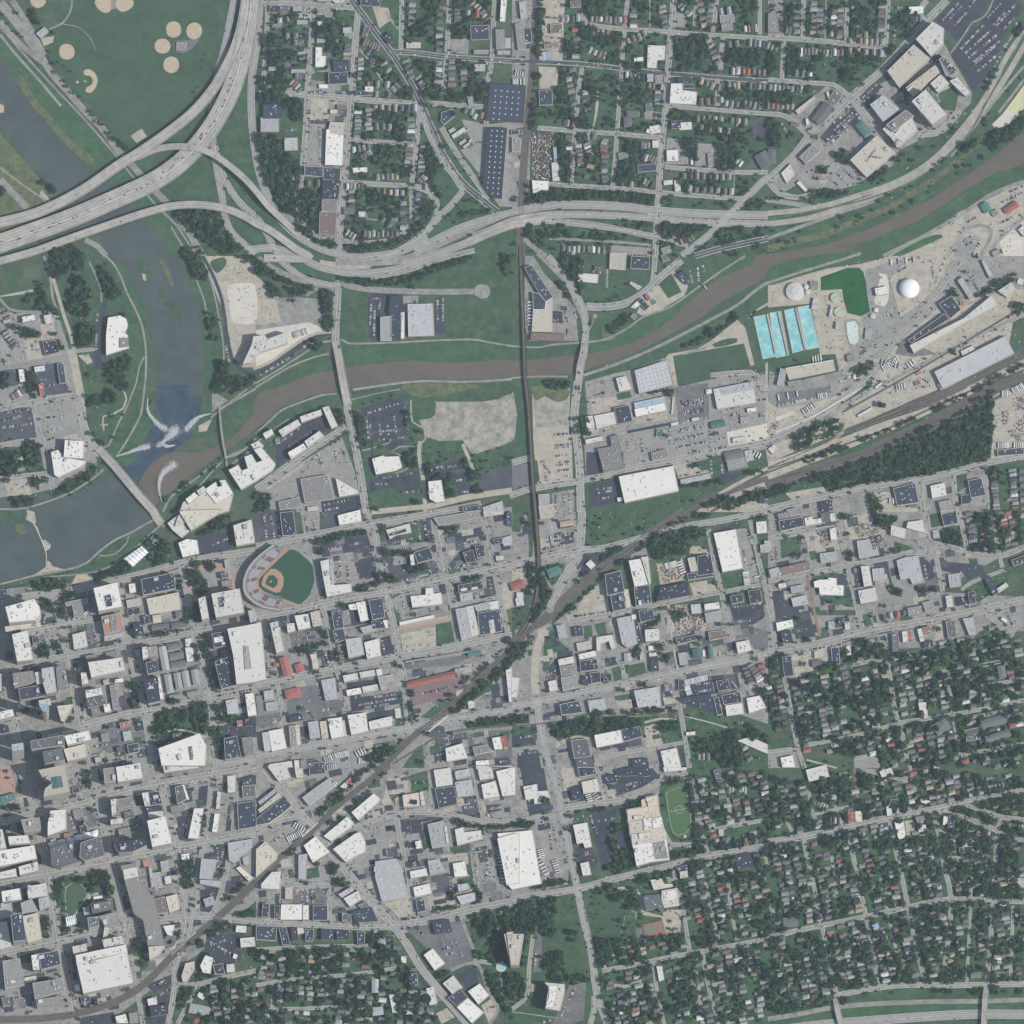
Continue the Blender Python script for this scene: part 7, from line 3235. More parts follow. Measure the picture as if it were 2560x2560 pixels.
# ---------------------------------------------------------------- places used to word the labels
PL=[(t.split('|')[0],*[int(v) for v in t.split('|')[1].split()]) for t in """sandy softball diamonds|0 0 1400 300
highway ramps|0 0 1100 1350
white L-shaped northern shop|1 0 490 440
narrow black sheds|1 0 590 1140
dotted black warehouses|1 0 1800 1000
northern diagonal avenue|1 0 1150 620
small oval green|1 0 920 1620
field with dirt trail|2 0 700 750
northern white crossroads shop|2 0 1100 430
wide white northern roof|2 0 1300 730
northern junk yard|2 0 240 1180
square white garage|2 0 1210 1180
medical campus gardens|3 0 640 560
big hospital car park|3 0 1650 350
hospital parking garage|3 0 800 1190
northern hospital towers|3 0 1200 800
red T-shaped hall|3 0 1830 1570
white riverside park building|0 1 880 600
white pointed building|0 1 520 1520
fenced demolition site|0 1 1800 350
cul-de-sac street by the river|1 1 1250 480
riverside apartments|1 1 370 1300
office roundabout|1 1 1030 1400
broken concrete slab field|1 1 1600 1250
road fork near bridge|2 1 540 420
skylit south bank warehouse|2 1 1070 920
storage yards|2 1 1350 1350
huge white crossroads warehouse|2 1 1030 1730
turquoise treatment basins|3 1 150 570
green lagoon|3 1 600 250
white domed tank|3 1 1065 245
ridged rail yard warehouse|3 1 1550 820
dense railway wood|3 1 1200 1450
riverside festival plaza|0 2 640 510
glass dome tower downtown|0 2 340 1540
wooded park square|0 2 1380 1560
terraced town houses|0 2 1350 1200
plaza courtyard block|0 2 820 670
ballpark field|1 2 280 480
ballpark's eastern street|1 2 1000 500
long red shed|1 2 1320 1260
curved railway embankment|1 2 1600 1350
very large white arts block|1 2 0 1080
black saw-tooth mill|2 2 780 600
warehouse with trailer row|2 2 1630 300
railway junction|2 2 150 850
triangular black roof|2 2 1410 1450
white blocks on lawn|3 2 450 570
eastern main road shops|3 2 1150 880
eastern leafy terraces|3 2 1650 1400
egg shaped park lawn|0 3 570 980
white convention hall|0 3 800 1560
long rooftop car deck|0 3 1080 1050
white square downtown block|0 3 1200 500
white trapezoid building|1 3 720 590
grey seamed warehouse|1 3 1020 850
curved street's old shops|1 3 500 1180
tan tower's wooded park|2 3 200 1350
white distribution warehouse|2 3 100 700
cream school and oval pitch|2 3 1080 470
tennis courts|2 3 1070 1220
southern back streets|2 3 1250 1650
south-east main road shops|3 3 1050 450
south-east highway|3 3 1000 1750
far south-east blocks|3 3 1300 1200
eastern leafy crossroads|3 3 400 1200""".splitlines()]
PL=[(n,a*640+x/TP,b*640+y/TP) for n,a,b,x,y in PL]
ORD=['','','second','third','fourth','fifth','sixth','seventh','eighth','ninth','tenth','eleventh','twelfth','thirteenth','fourteenth','fifteenth','sixteenth','seventeenth','eighteenth','nineteenth','twentieth']
def relabel(recs):  # recs: list of (object, description, nx, ny)
    by={}
    for o,d,nx,ny in recs:
        n,px,py=min(PL,key=lambda q:(q[1]-nx)**2+(q[2]-ny)**2); dx,dy=nx-px,ny-py
        if math.hypot(dx,dy)<22: s='at the'
        elif abs(dx)>abs(dy): s='east of the' if dx>0 else 'west of the'
        else: s='south of the' if dy>0 else 'north of the'
        by.setdefault(d+' '+s+' '+n,[]).append((nx,ny,o))
    for k,v in by.items():
        if len(v)==1: v[0][2]['label']=k; continue
        xs=[q[0] for q in v]; ys=[q[1] for q in v]
        ax=0 if max(xs)-min(xs)>=max(ys)-min(ys) else 1
        v.sort(key=lambda q:q[ax]); side='west' if ax==0 else 'north'; other='east' if ax==0 else 'south'
        n=len(v)
        for i,q in enumerate(v):
            if i==0: t=side+'ernmost one'
            elif i==n-1: t=other+'ernmost one'
            elif i<=n-1-i and i+1<len(ORD): t=ORD[i+1]+' from the '+side
            elif n-i<len(ORD): t=ORD[n-i]+' from the '+other
            else: t='%dth from %s'%(i+1,side) if (i+1)%10 not in(1,2,3) else '%d places from %s'%(i+1,side)
            kk=k.split(); q[2]['label']=' '.join(kk)+', '+t
def things(o,cat,group=None):
    o['category']=cat
    if group: o['group']=group
# ---------------------------------------------------------------- buildings
def wp(P): return [(GX(x),GY(y)) for x,y in P]
def axis(P):
    b=max(range(len(P)),key=lambda i:math.hypot(P[i][0]-P[i-1][0],P[i][1]-P[i-1][1]))
    return math.atan2(P[b][1]-P[b-1][1],P[b][0]-P[b-1][0])
def gable(mb,P,h,rise,over=.5,mi=0,wm=None,wi=0):
    a=axis(P); c,s=math.cos(a),math.sin(a); U=[(x*c+y*s,-x*s+y*c) for x,y in P]
    u0,u1=min(u for u,_ in U),max(u for u,_ in U); v0,v1=min(v for _,v in U),max(v for _,v in U)
    if u1-u0<v1-v0: a+=math.pi/2; c,s=math.cos(a),math.sin(a); U=[(x*c+y*s,-x*s+y*c) for x,y in P]; u0,u1=min(u for u,_ in U),max(u for u,_ in U); v0,v1=min(v for _,v in U),max(v for _,v in U)
    u0-=over;u1+=over;v0-=over;v1+=over; vm=(v0+v1)/2
    W=lambda u,v,z:(u*c-v*s,u*s+v*c,z)
    hip=random.random()<.35; k=(vm-v0)*.8 if hip else 0
    A,B,C,D=W(u0,v0,h),W(u1,v0,h),W(u1,v1,h),W(u0,v1,h); E,F=W(u0+k,vm,h+rise),W(u1-k,vm,h+rise)
    mb.face([A,B,F,E],mi); mb.face([C,D,E,F],mi); mb.face([B,C,F],mi if hip else wi); mb.face([D,A,E],mi if hip else wi)
    t=.25
    for a_,b_ in((A,B),(B,C),(C,D),(D,A)): mb.face([(a_[0],a_[1],h-t),(b_[0],b_[1],h-t),b_,a_],mi)
random.seed(91); pre=np.zeros((N,N),bool)
for b in blds: fill(pre,b['P'])
pre|=occR|occG|occW
for code,P in zs:
    if code=='ap' and len(P)>2: fill(pre,P)
for P in forests:
    if len(P)>2: fill(pre,P)
ninf=0
for code,P in zs:
    if code!='co' or abs(area(P))<60000: continue
    xs=[p[0] for p in P]; ys=[p[1] for p in P]; msk=np.zeros((N,N),bool); fill(msk,P)
    for _ in range(5000):
        x,y=random.uniform(max(0,min(xs)),min(N,max(xs))),random.uniform(max(0,min(ys)),min(N,max(ys)))
        w_,d_=random.uniform(13,32),random.uniform(12,24); q=rect(x,y,w_+4,d_+4,-R(10.5)); ok=True
        for u in range(6):
            for v in range(6):
                px=q[0][0]+(q[1][0]-q[0][0])*u/5+(q[3][0]-q[0][0])*v/5; py=q[0][1]+(q[1][1]-q[0][1])*u/5+(q[3][1]-q[0][1])*v/5
                if not at(msk,px,py) or at(pre,px,py): ok=False
        if not ok or y<1290: continue
        if ninf<45 and x<640 and random.random()<.5:
            Q=rect(x,y,w_,d_,-R(10.5)); blds.append(dict(code=random.choice('llmmdkkowx'),h=random.choice((5,6,8,9,12)),P=Q,label=None,sky=0)); fill(pre,q); ninf+=1
        else: fill(pre,rect(x,y,w_*.7,d_*.7,-R(10.5)))
brec=[]
order={'tower':0}
blds.sort(key=lambda b:-abs(area(b['P'])))
for b in blds: fill(occB,b['P'])
knd=[]
for b in blds:
    P=b['P']; A=abs(area(wp(P))); code=b['code']; h=b['h']
    b['A']=A; cy0=P[0][1]; cx0=P[0][0]
    if cx0<660 and cy0>1380 and h>=14: h=b['h']=h*1.35
    if h>=26: k='tower_block'
    elif A>2600: k='warehouse'
    elif code in'LMDNRKOT' : k='pitched_roof_hall'
    elif h>=10: k='commercial_block'
    elif A>700: k='workshop_building'
    elif A<270: k='garage_block'
    else: k='small_shop'
    b['kind']=k
KN={'tower_block':'tower','warehouse':'warehouse','pitched_roof_hall':'hall','commercial_block':'commercial block','workshop_building':'workshop building','small_shop':'small shop','garage_block':'garage block'}
def unit_pts(P,n,marg,rng):
    xs=[p[0] for p in P]; ys=[p[1] for p in P]; out=[]; Q=inset(P,marg)
    def inside(x,y):
        r=False
        for i in range(len(Q)):
            (x0,y0),(x1,y1)=Q[i-1],Q[i]
            if (y0<=y)!=(y1<=y) and x<x0+(y-y0)/(y1-y0)*(x1-x0): r=not r
        return r
    for _ in range(n*12):
        x,y=rng.uniform(min(xs),max(xs)),rng.uniform(min(ys),max(ys))
        if inside(x,y): out.append((x,y))
        if len(out)>=n: break
    return out,inside
used_h={}
for bi,b in enumerate(blds):
    rng=random.Random(bi*7+3)
    P=ccw(wp(b['P'])); code=b['code']; h=b['h']; low=code.lower(); cx=sum(p[0] for p in P)/len(P); cy=sum(p[1] for p in P)/len(P)
    h+=rng.uniform(-.6,.6)+bi*.0007+.3
    Lp=[(x-cx,y-cy) for x,y in P]
    root=empty(b['kind'],cx,cy); A=b['A']
    if code.isupper():
        m=MB(); m.prism(Lp,0,h,0,False); m.build('wall',WM['a'],root)
        m=MB(); gable(m,Lp,h,max(1.5,min(4.5,math.sqrt(A)*.09)),.5,0); m.build('roof',HM[low],root)
        n=0
    else:
        m=MB(); m.prism(Lp,0,h+.05,0,False); m.build('wall',WM['f'] if h>11 else (WM['b'] if rng.random()<.35 else WM['a']),root)
        m=MB(); m.face([(x,y,h-.5) for x,y in inset(Lp,.3)]); m.build('roof',RM[low],root)
        m=MB(); m.ring(Lp,.75 if A>500 else .5,h-.6,h+.12); m.build('parapet',COP if rng.random()<.65 or low in'wo' else RM[low],root)
        if b['sky']:
            sp=b['sky']/TP*S; pts=[]; _,ins=unit_pts(Lp,1,4,rng); a=axis(Lp); c_,s_=math.cos(a),math.sin(a); k=0
            R_=int(400/sp)
            for i in range(-R_,R_+1):
                for j in range(-R_,R_+1):
                    x,y=i*sp*c_-j*sp*s_,i*sp*s_+j*sp*c_
                    if ins(x,y) and k<100:
                        m=MB(); m.box(x,y,2.6,1.9,h-.5,h+.35,a); m.build('skylight',SKM,root); k+=1
        else:
            n=int(min(14,A/300+(2.2 if A>250 else .5)+(2 if h>14 else 0))*rng.uniform(.5,1.3))
            pts,_=unit_pts(Lp,n,3.5 if A>600 else 2,rng); a=axis(Lp)
            for q,(x,y) in enumerate(pts):
                big=h>14 and q==0 and A>900
                m=MB(); w_,d_=(rng.uniform(7,13),rng.uniform(5,9)) if big else (rng.uniform(1.6,4.2),rng.uniform(1.4,3)); hh=rng.uniform(2.5,4) if big else rng.uniform(.7,1.7)
                m.box(x,y,w_,d_,h-.5,h+hh,a+rng.choice((0,math.pi/2))); m.build('stair_penthouse' if big else 'rooftop_unit',UM,root)
            if A>1500 and rng.random()<.5:
                a2=a; m=MB(); q=unit_pts(Lp,1,9,rng)[0]
                if q: m.box(q[0][0],q[0][1],rng.uniform(8,16),.8,h-.5,h+.3,a2+rng.choice((0,math.pi/2))); m.build('roof_duct',UM,root)
    things(root,KN[b['kind']],{'tower_block':'towers','warehouse':'large flat roofed warehouses','pitched_roof_hall':'halls with pitched roofs','commercial_block':'multi storey commercial blocks','workshop_building':'low workshop buildings','small_shop':'small single storey buildings','garage_block':'garages and sheds'}[b['kind']])
    if b['label']: root['label']=b['label']
    else:
        size='huge' if A>6000 else 'large' if A>2600 else 'mid-sized' if A>900 else 'small' if A>350 else 'tiny'
        P0=b['P']; bx=axis(P); ln='long ' if len(P)==4 and max(math.hypot(P[1][0]-P[0][0],P[1][1]-P[0][1]),math.hypot(P[2][0]-P[1][0],P[2][1]-P[1][1]))>2.3*min(math.hypot(P[1][0]-P[0][0],P[1][1]-P[0][1]),math.hypot(P[2][0]-P[1][0],P[2][1]-P[1][1])) else ''
        kd='tower' if h>26 else ('pitched roof' if code.isupper() else 'roof')
        nx,ny=world2n([(cx,cy)])[0]
        brec.append((root,'%s %s %s'%(ln.strip() or size,RN[low],kd) if not(ln and kd=='roof') else '%s long %s roof'%(size,RN[low]),nx,ny))
relabel(brec)
# ---------------------------------------------------------------- houses
hs=[]
def add_house(x,y,a,w_,d_,first=False):
    pts=world2n(rect(GX(x),GY(y),w_,d_,a))
    if any(at(occB,*p) for p in pts+[(x,y)]): return
    if not first and (any(at(occR,*p) for p in pts+[(x,y)]) or at(occG,x,y)): return
    hs.append((x,y,a,w_,d_,first)); fill(occB,pts)
for n,P in houses:
    if len(P)<2: continue
    (x0,y0),(x1,y1)=P; dx,dy=(x1-x0),(y1-y0); L=math.hypot(dx,dy)*S; sp=L/max(1,n-1) if n>1 else 12; a=math.atan2(-dy,dx)
    wd=max(6.5,min(9.5,sp*.74))
    for i in range(n):
        t=i/max(1,n-1); 
        add_house(x0+dx*t+random.uniform(-.6,.6),y0+dy*t+random.uniform(-1,1),a+R(random.uniform(-2,2)),wd*random.uniform(.88,1.08),random.uniform(11.5,16),True)
for ang,P in zones:
    xs=[p[0] for p in P]; ys=[p[1] for p in P]; msk=np.zeros((N,N),bool); fill(msk,P)
    cx,cy=sum(xs)/len(xs),sum(ys)/len(ys); a=R(ang); ca,sa=math.cos(a),math.sin(a); D=int(max(max(xs)-min(xs),max(ys)-min(ys)))
    for i in range(-D//20,D//20+1):
        for j in range(-D//10,D//10+1):
            u,v=i*25.5+(i%2)*4+random.uniform(-3.5,3.5),j*13.2+random.uniform(-2.5,2.5)
            x,y=cx+u*ca-v*sa,cy+u*sa+v*ca
            if at(msk,x,y) and random.random()<.74+.5*noise.noise(Vector((x*.03,y*.03,9))):
                hw,hd=random.uniform(7.8,10.4),random.uniform(12,17.5)
                if random.random()<.12: hw,hd=4.5,6
                add_house(x,y,-a+math.pi/2,hw,hd)
def house_geo(mb_w,mb_r,x,y,a,w_,d_,rng,z=0):
    hh=rng.choice((3.6,5.6,6.2)); Lp=ccw(rect(x,y,w_,d_,a))
    mb_w.prism(Lp,0,hh,0,False); gable(mb_r,Lp,hh,w_*rng.uniform(.28,.42),.4,0)
    if d_>9 and rng.random()<.6:
        q=rng.choice((-1,1)); c,s=math.cos(a),math.sin(a); yy=d_/2+1.3; Lq=ccw(rect(x-s*yy*q,y+c*yy*q,w_*.8,2.6,a)); mb_w.prism(Lq,0,2.8,0,False)
        mb_r.face([(px,py,3.0) for px,py in inset(Lq,-.3)])
random.seed(11)
hs.sort(key=lambda q:-q[3]*q[4]*(1.35 if q[5] else 1))
pal='dddddddllllmmmmmmbbbwkkt'*2+'r'; hn={'d':'charcoal','l':'pale-grey','m':'mid-grey','b':'brown','w':'white','k':'black','r':'reddish','t':'tan'}
hrec=[]
sw_={}; 
for i,(x,y,a,w_,d_,f) in enumerate(hs):
    rng=random.Random(i); c=rng.choice(pal)
    if i<300:
        root=empty('house',GX(x),GY(y)); mw,mr=MB(),MB(); house_geo(mw,mr,0,0,a,w_,d_,rng)
        mw.build('wall',WM['h'],root); rf=mr.build('roof',HM[c],root)
        if rng.random()<.6:
            m=MB(); m.box(rng.uniform(-1.5,1.5),rng.uniform(-2,2),.9,.7,5,8.6,a); m.build('chimney',WM['b'],rf)
        things(root,'house','gabled houses in the residential streets')
        hrec.append((root,'%s shingled house'%hn[c],x,y))
    else:
        mw,mr=sw_.setdefault(c,(MB(),MB())); house_geo(mw,mr,GX(x),GY(y),a,w_,d_,rng)
relabel(hrec)
allm=MB(); ml=[WM['h']]
for c,(mw,mr) in sw_.items():
    i=len(allm.v); allm.v+=mw.v; allm.f+=[tuple(q+i for q in f) for f in mw.f]; allm.m+=[0]*len(mw.f)
    ml.append(HM[c]); i=len(allm.v); allm.v+=mr.v; allm.f+=[tuple(q+i for q in f) for f in mr.f]; allm.m+=[len(ml)-1]*len(mr.f)
if allm.v:
    o=allm.build('distant_houses',ml); o['kind']='stuff'; o['label']='rows of small gabled houses filling the leafy streets'; o['category']='houses'
print('buildings',len(blds),'houses',len(hs))
# ---------------------------------------------------------------- kerbside cars and street trees
kerb=[]; random.seed(44)
for code,wn,P in rs:
    if code not in('ac','as') or not 5.5<wn<18: continue
    Q=smooth(P,step=6)
    for sgn in(-1,1):
        L,_=ribbon(Q,sgn*(wn-2.2)); T_,_=ribbon(Q,sgn*(wn+9))
        for i in range(1,len(L)-1):
            a=math.atan2(-(L[i+1][1]-L[i-1][1]),L[i+1][0]-L[i-1][0])
            if random.random()<.13: kerb.append((*L[i],a,0))
            if random.random()<.10 and not at(occB,*T_[i]) and not at(occR,*T_[i]): trees.append((*T_[i],random.choice((2,2.5,3,3.8)),0))
# ---------------------------------------------------------------- trees
def crown_arrays(seed,nleaf):
    rg=np.random.RandomState(seed); nl=7; lob=rg.normal(size=(nl,3)); lob/=np.linalg.norm(lob,axis=1)[:,None]; lob[:,2]=np.abs(lob[:,2])*.6+.1; lob*=np.array([.52,.52,.5]); lr=rg.uniform(.38,.56,nl)
    V=[];F=[]
    # lumpy under-surface plus leaf clumps
    for k in range(nleaf):
        q=rg.randint(nl); d=rg.normal(size=3); d/=np.linalg.norm(d); d[2]=abs(d[2])*.9-.15
        c=lob[q]+d*lr[q]*rg.uniform(.75,1.12); c[2]=max(c[2],-.25)
        n=d+rg.normal(size=3)*.45; n/=np.linalg.norm(n); t=np.cross(n,[.3,.1,1]); t/=np.linalg.norm(t)+1e-6; b=np.cross(n,t); s=rg.uniform(.13,.26)
        i=len(V)
        for u,v in((-1,-.7),(.8,-1),(1,.8),(-.6,1)): V.append(c+t*u*s+b*v*s+n*rg.uniform(-.04,.04))
        F.append((i,i+1,i+2,i+3))
    V=np.array(V); V[:,2]*=.8
    return V,np.array(F)
VAR=[crown_arrays(s,150) for s in range(8)]; VLO=[crown_arrays(50+s,70) for s in range(8)]
random.seed(5)
def near_occ(grid,x,y,r):
    return at(grid,x,y) or at(grid,x+r,y) or at(grid,x-r,y) or at(grid,x,y+r) or at(grid,x,y-r)
for P in forests:
    if len(P)<3: continue
    xs=[p[0] for p in P]; ys=[p[1] for p in P]; Q=[(x-min(xs),y-min(ys)) for x,y in P]; W_=int(max(xs)-min(xs))+2; H_=int(max(ys)-min(ys))+2; M_=max(W_,H_)
    msk=np.zeros((M_+1,M_+1),bool); fill(msk,Q); n=int(msk.sum()/30)+1
    for _ in range(n):
        x,y=random.uniform(0,W_),random.uniform(0,H_); k=0
        while not msk[min(M_,int(y)),min(M_,int(x))] and k<30: x,y=random.uniform(0,W_),random.uniform(0,H_); k+=1
        if k>=30: continue
        X_,Y_=x+min(xs),y+min(ys)
        if at(occB,X_,Y_) or (at(occR,X_,Y_) and random.random()<.96): continue
        trees.append((X_,Y_,random.choice((2.4,3.2,4.2,5,6.2,7.6))*(1+.4*noise.noise(Vector((X_*.03,Y_*.03,1)))),0))
from mathutils import noise
for ang,P in zones:
    xs=[p[0] for p in P]; ys=[p[1] for p in P]; msk=np.zeros((N,N),bool); fill(msk,P); A=msk.sum()
    for _ in range(int(A/64)):
        x,y=random.uniform(min(xs),max(xs)),random.uniform(min(ys),max(ys))
        if not at(msk,x,y) or at(occB,x,y) or at(occG,x,y) or near_occ(occR,x,y,2): continue
        if noise.noise(Vector((x*.02,y*.02,0)))<random.uniform(-.5,.22): continue
        trees.append((x,y,random.choice((2.6,3.6,4.6,5.8,7,8.4,9.6)),0))
for code,P in zs:      # scattered yard trees in the grassy blocks
    if code!='gr' or len(P)<3: continue
    xs=[p[0] for p in P]; ys=[p[1] for p in P]; msk=np.zeros((N,N),bool); fill(msk,P)
    res=sum(ys)/len(ys)<560 and sum(xs)/len(xs)>640 and len(P)<10
    for _ in range(int(msk.sum()/(75 if res else 300)) if res or msk.sum()<25000 else 0):
        x,y=random.uniform(min(xs),max(xs)),random.uniform(min(ys),max(ys))
        if at(msk,x,y) and not near_occ(occB,x,y,2) and not near_occ(occR,x,y,2) and not at(occG,x,y) and (not res or noise.noise(Vector((x*.025,y*.025,3)))>random.uniform(-.5,.3)): trees.append((x,y,random.choice((2.4,3,4,5,6) if res else (2,2.6,3.4,4.2)),0))
trees=[t for t in trees if -10<t[0]<N+10 and -10<t[1]<N+10]
trees.sort(key=lambda t:-t[2]-(.3 if t[3] else 0))
cm=[]
for k,(V,F) in enumerate(VAR):
    for j,tl in enumerate(TL):
        me=bpy.data.meshes.new('crown'); me.from_pydata([tuple(v) for v in V],[],[tuple(int(q) for q in f) for f in F]); me.materials.append(tl); cm.append(me)
m=MB()
for k in range(6):
    a0,a1=k*math.pi/3,(k+1)*math.pi/3; m.face([(.1*math.cos(a0),.1*math.sin(a0),0),(.1*math.cos(a1),.1*math.sin(a1),0),(.05*math.cos(a1),.05*math.sin(a1),1),(.05*math.cos(a0),.05*math.sin(a0),1)])
for k in range(4):
    a=k*1.6+.4; e=(.45*math.cos(a),.45*math.sin(a),1.25); m.face([(.04,0,.75),(-.04,0,.75),(e[0]-.02,e[1],e[2]),(e[0]+.02,e[1],e[2])]); m.face([(0,.04,.75),(0,-.04,.75),(e[0],e[1]-.02,e[2]),(e[0],e[1]+.02,e[2])])
tmp=m.build('trunk',BK); trunk_me=tmp.data; bpy.data.objects.remove(tmp)
trec=[]; BV=[];BF=[];BM=[];off=0
for i,(x,y,r,f) in enumerate(trees):
    rng=random.Random(i*3+1)
    tn0=noise.noise(Vector((x*.05,y*.05,20))); tone=rng.choices((0,1,2),(5,4+6*max(0,tn0),max(.5,1.4+6*tn0)))[0]
    if i<300:
        root=empty('tree',GX(x),GY(y)); root.rotation_euler[2]=rng.uniform(0,6.28)
        c=obj('crown',cm[(i%8)*3+tone],root,(0,0,r*.95)); c.scale=(r,r,r*1.0)
        t=obj('trunk',trunk_me,root); t.scale=(r*.8,r*.8,r*.95)
        things(root,'tree','broad leafy trees')
        trec.append((root,'%s %s tree'%('large' if r>6.8 else 'broad',('dark-green','mid-green','bright-green')[tone]),x,y))
    else:
        V,F=VLO[i%8]; a=rng.uniform(0,6.28); c,s=math.cos(a),math.sin(a)
        W_=np.empty_like(V); W_[:,0]=(V[:,0]*c-V[:,1]*s)*r+GX(x); W_[:,1]=(V[:,0]*s+V[:,1]*c)*r+GY(y); W_[:,2]=V[:,2]*r*rng.uniform(.85,1.15)+r*.95
        BV.append(W_); BF.append(F+off); BM.append(np.full(len(F),tone)); off+=len(V)
relabel(trec)
V=np.concatenate(BV); F=np.concatenate(BF); Mi=np.concatenate(BM)
me=bpy.data.meshes.new('woodland'); me.vertices.add(len(V)); me.vertices.foreach_set('co',V.astype(np.float32).ravel())
me.loops.add(len(F)*4); me.loops.foreach_set('vertex_index',F.astype(np.int32).ravel()); me.polygons.add(len(F)); me.polygons.foreach_set('loop_start',np.arange(0,len(F)*4,4,dtype=np.int32)); me.polygons.foreach_set('loop_total',np.full(len(F),4,np.int32))
for t in TL: me.materials.append(t)
me.polygons.foreach_set('material_index',Mi.astype(np.int32)); me.update(calc_edges=True)
o=obj('woodland',me); o['kind']='stuff'; o['label']='mass of green trees along streets, railway and river'; o['category']='trees'
print('trees',len(trees),'leaf faces',len(F))
# ---------------------------------------------------------------- cars, trailers
carl=[k for k in kerb]
pc=['white']*6+['silver']*5+['grey']*5+['black']*6+['red']*2+['blue']*2+['tan']
random.seed(21)
for n,P in lotrows:
    if len(P)<2 or n<2: continue
    (x0,y0),(x1,y1)=P[:2]; dx,dy=x1-x0,y1-y0; L=math.hypot(dx,dy)*S
    if L<5: continue
    a=math.atan2(-dy*KY,dx)+math.pi/2; n=max(n,int(L/2.9)); empt=random.uniform(.1,.3)
    for i in range(n):
        t=(i+.5)/n; x,y=x0+dx*t,y0+dy*t
        c,s=math.cos(a),math.sin(a); X_,Y_=GX(x),GY(y); u=L/n/2
        q=rect(X_+s*u,Y_-c*u,5.2,.28,a); GB.setdefault('mk',MB()).face([(px,py,0.55) for px,py in q])
        if random.random()<empt: continue
        carl.append((x,y,a+random.choice((0,math.pi))+R(random.uniform(-2,2)),0))
for s_ in specials:
    if s_[0]=='c':
        _,n,P,_2=s_; (x0,y0),(x1,y1)=P[:2]; dx,dy=x1-x0,y1-y0; L=math.hypot(dx,dy); a=math.atan2(-dy*KY,dx)
        for i in range(n):
            t=random.random(); o_=random.choice((-1,1))*random.uniform(1.5,4.5); x,y=x0+dx*t-dy/L*o_,y0+dy*t+dx/L*o_
            carl.append((x,y,a,1))
def car_mb(mb,x,y,z,a,ci,gi,big=1.0):
    L_,W_=4.8*big,1.95*big; c,s=math.cos(a),math.sin(a)
    T=lambda u,v,w:(x+c*u-s*v,y+s*u+c*v,z+w)
    def loft(r0,r1,z0,z1,side,top):
        A=[T(r0[0],-r0[2],z0),T(r0[1],-r0[2],z0),T(r0[1],r0[2],z0),T(r0[0],r0[2],z0)]; B=[T(r1[0],-r1[2],z1),T(r1[1],-r1[2],z1),T(r1[1],r1[2],z1),T(r1[0],r1[2],z1)]
        for k in range(4): mb.face([A[k],A[(k+1)%4],B[(k+1)%4],B[k]],side)
        mb.face(B,top)
    loft((-L_/2,L_/2,W_/2),(-L_*.48,L_*.47,W_*.46),.3,.85,ci,ci)
    loft((-L_*.38,L_*.22,W_*.45),(-L_*.27,L_*.06,W_*.38),.85,1.42,gi,ci)
deckz=[]
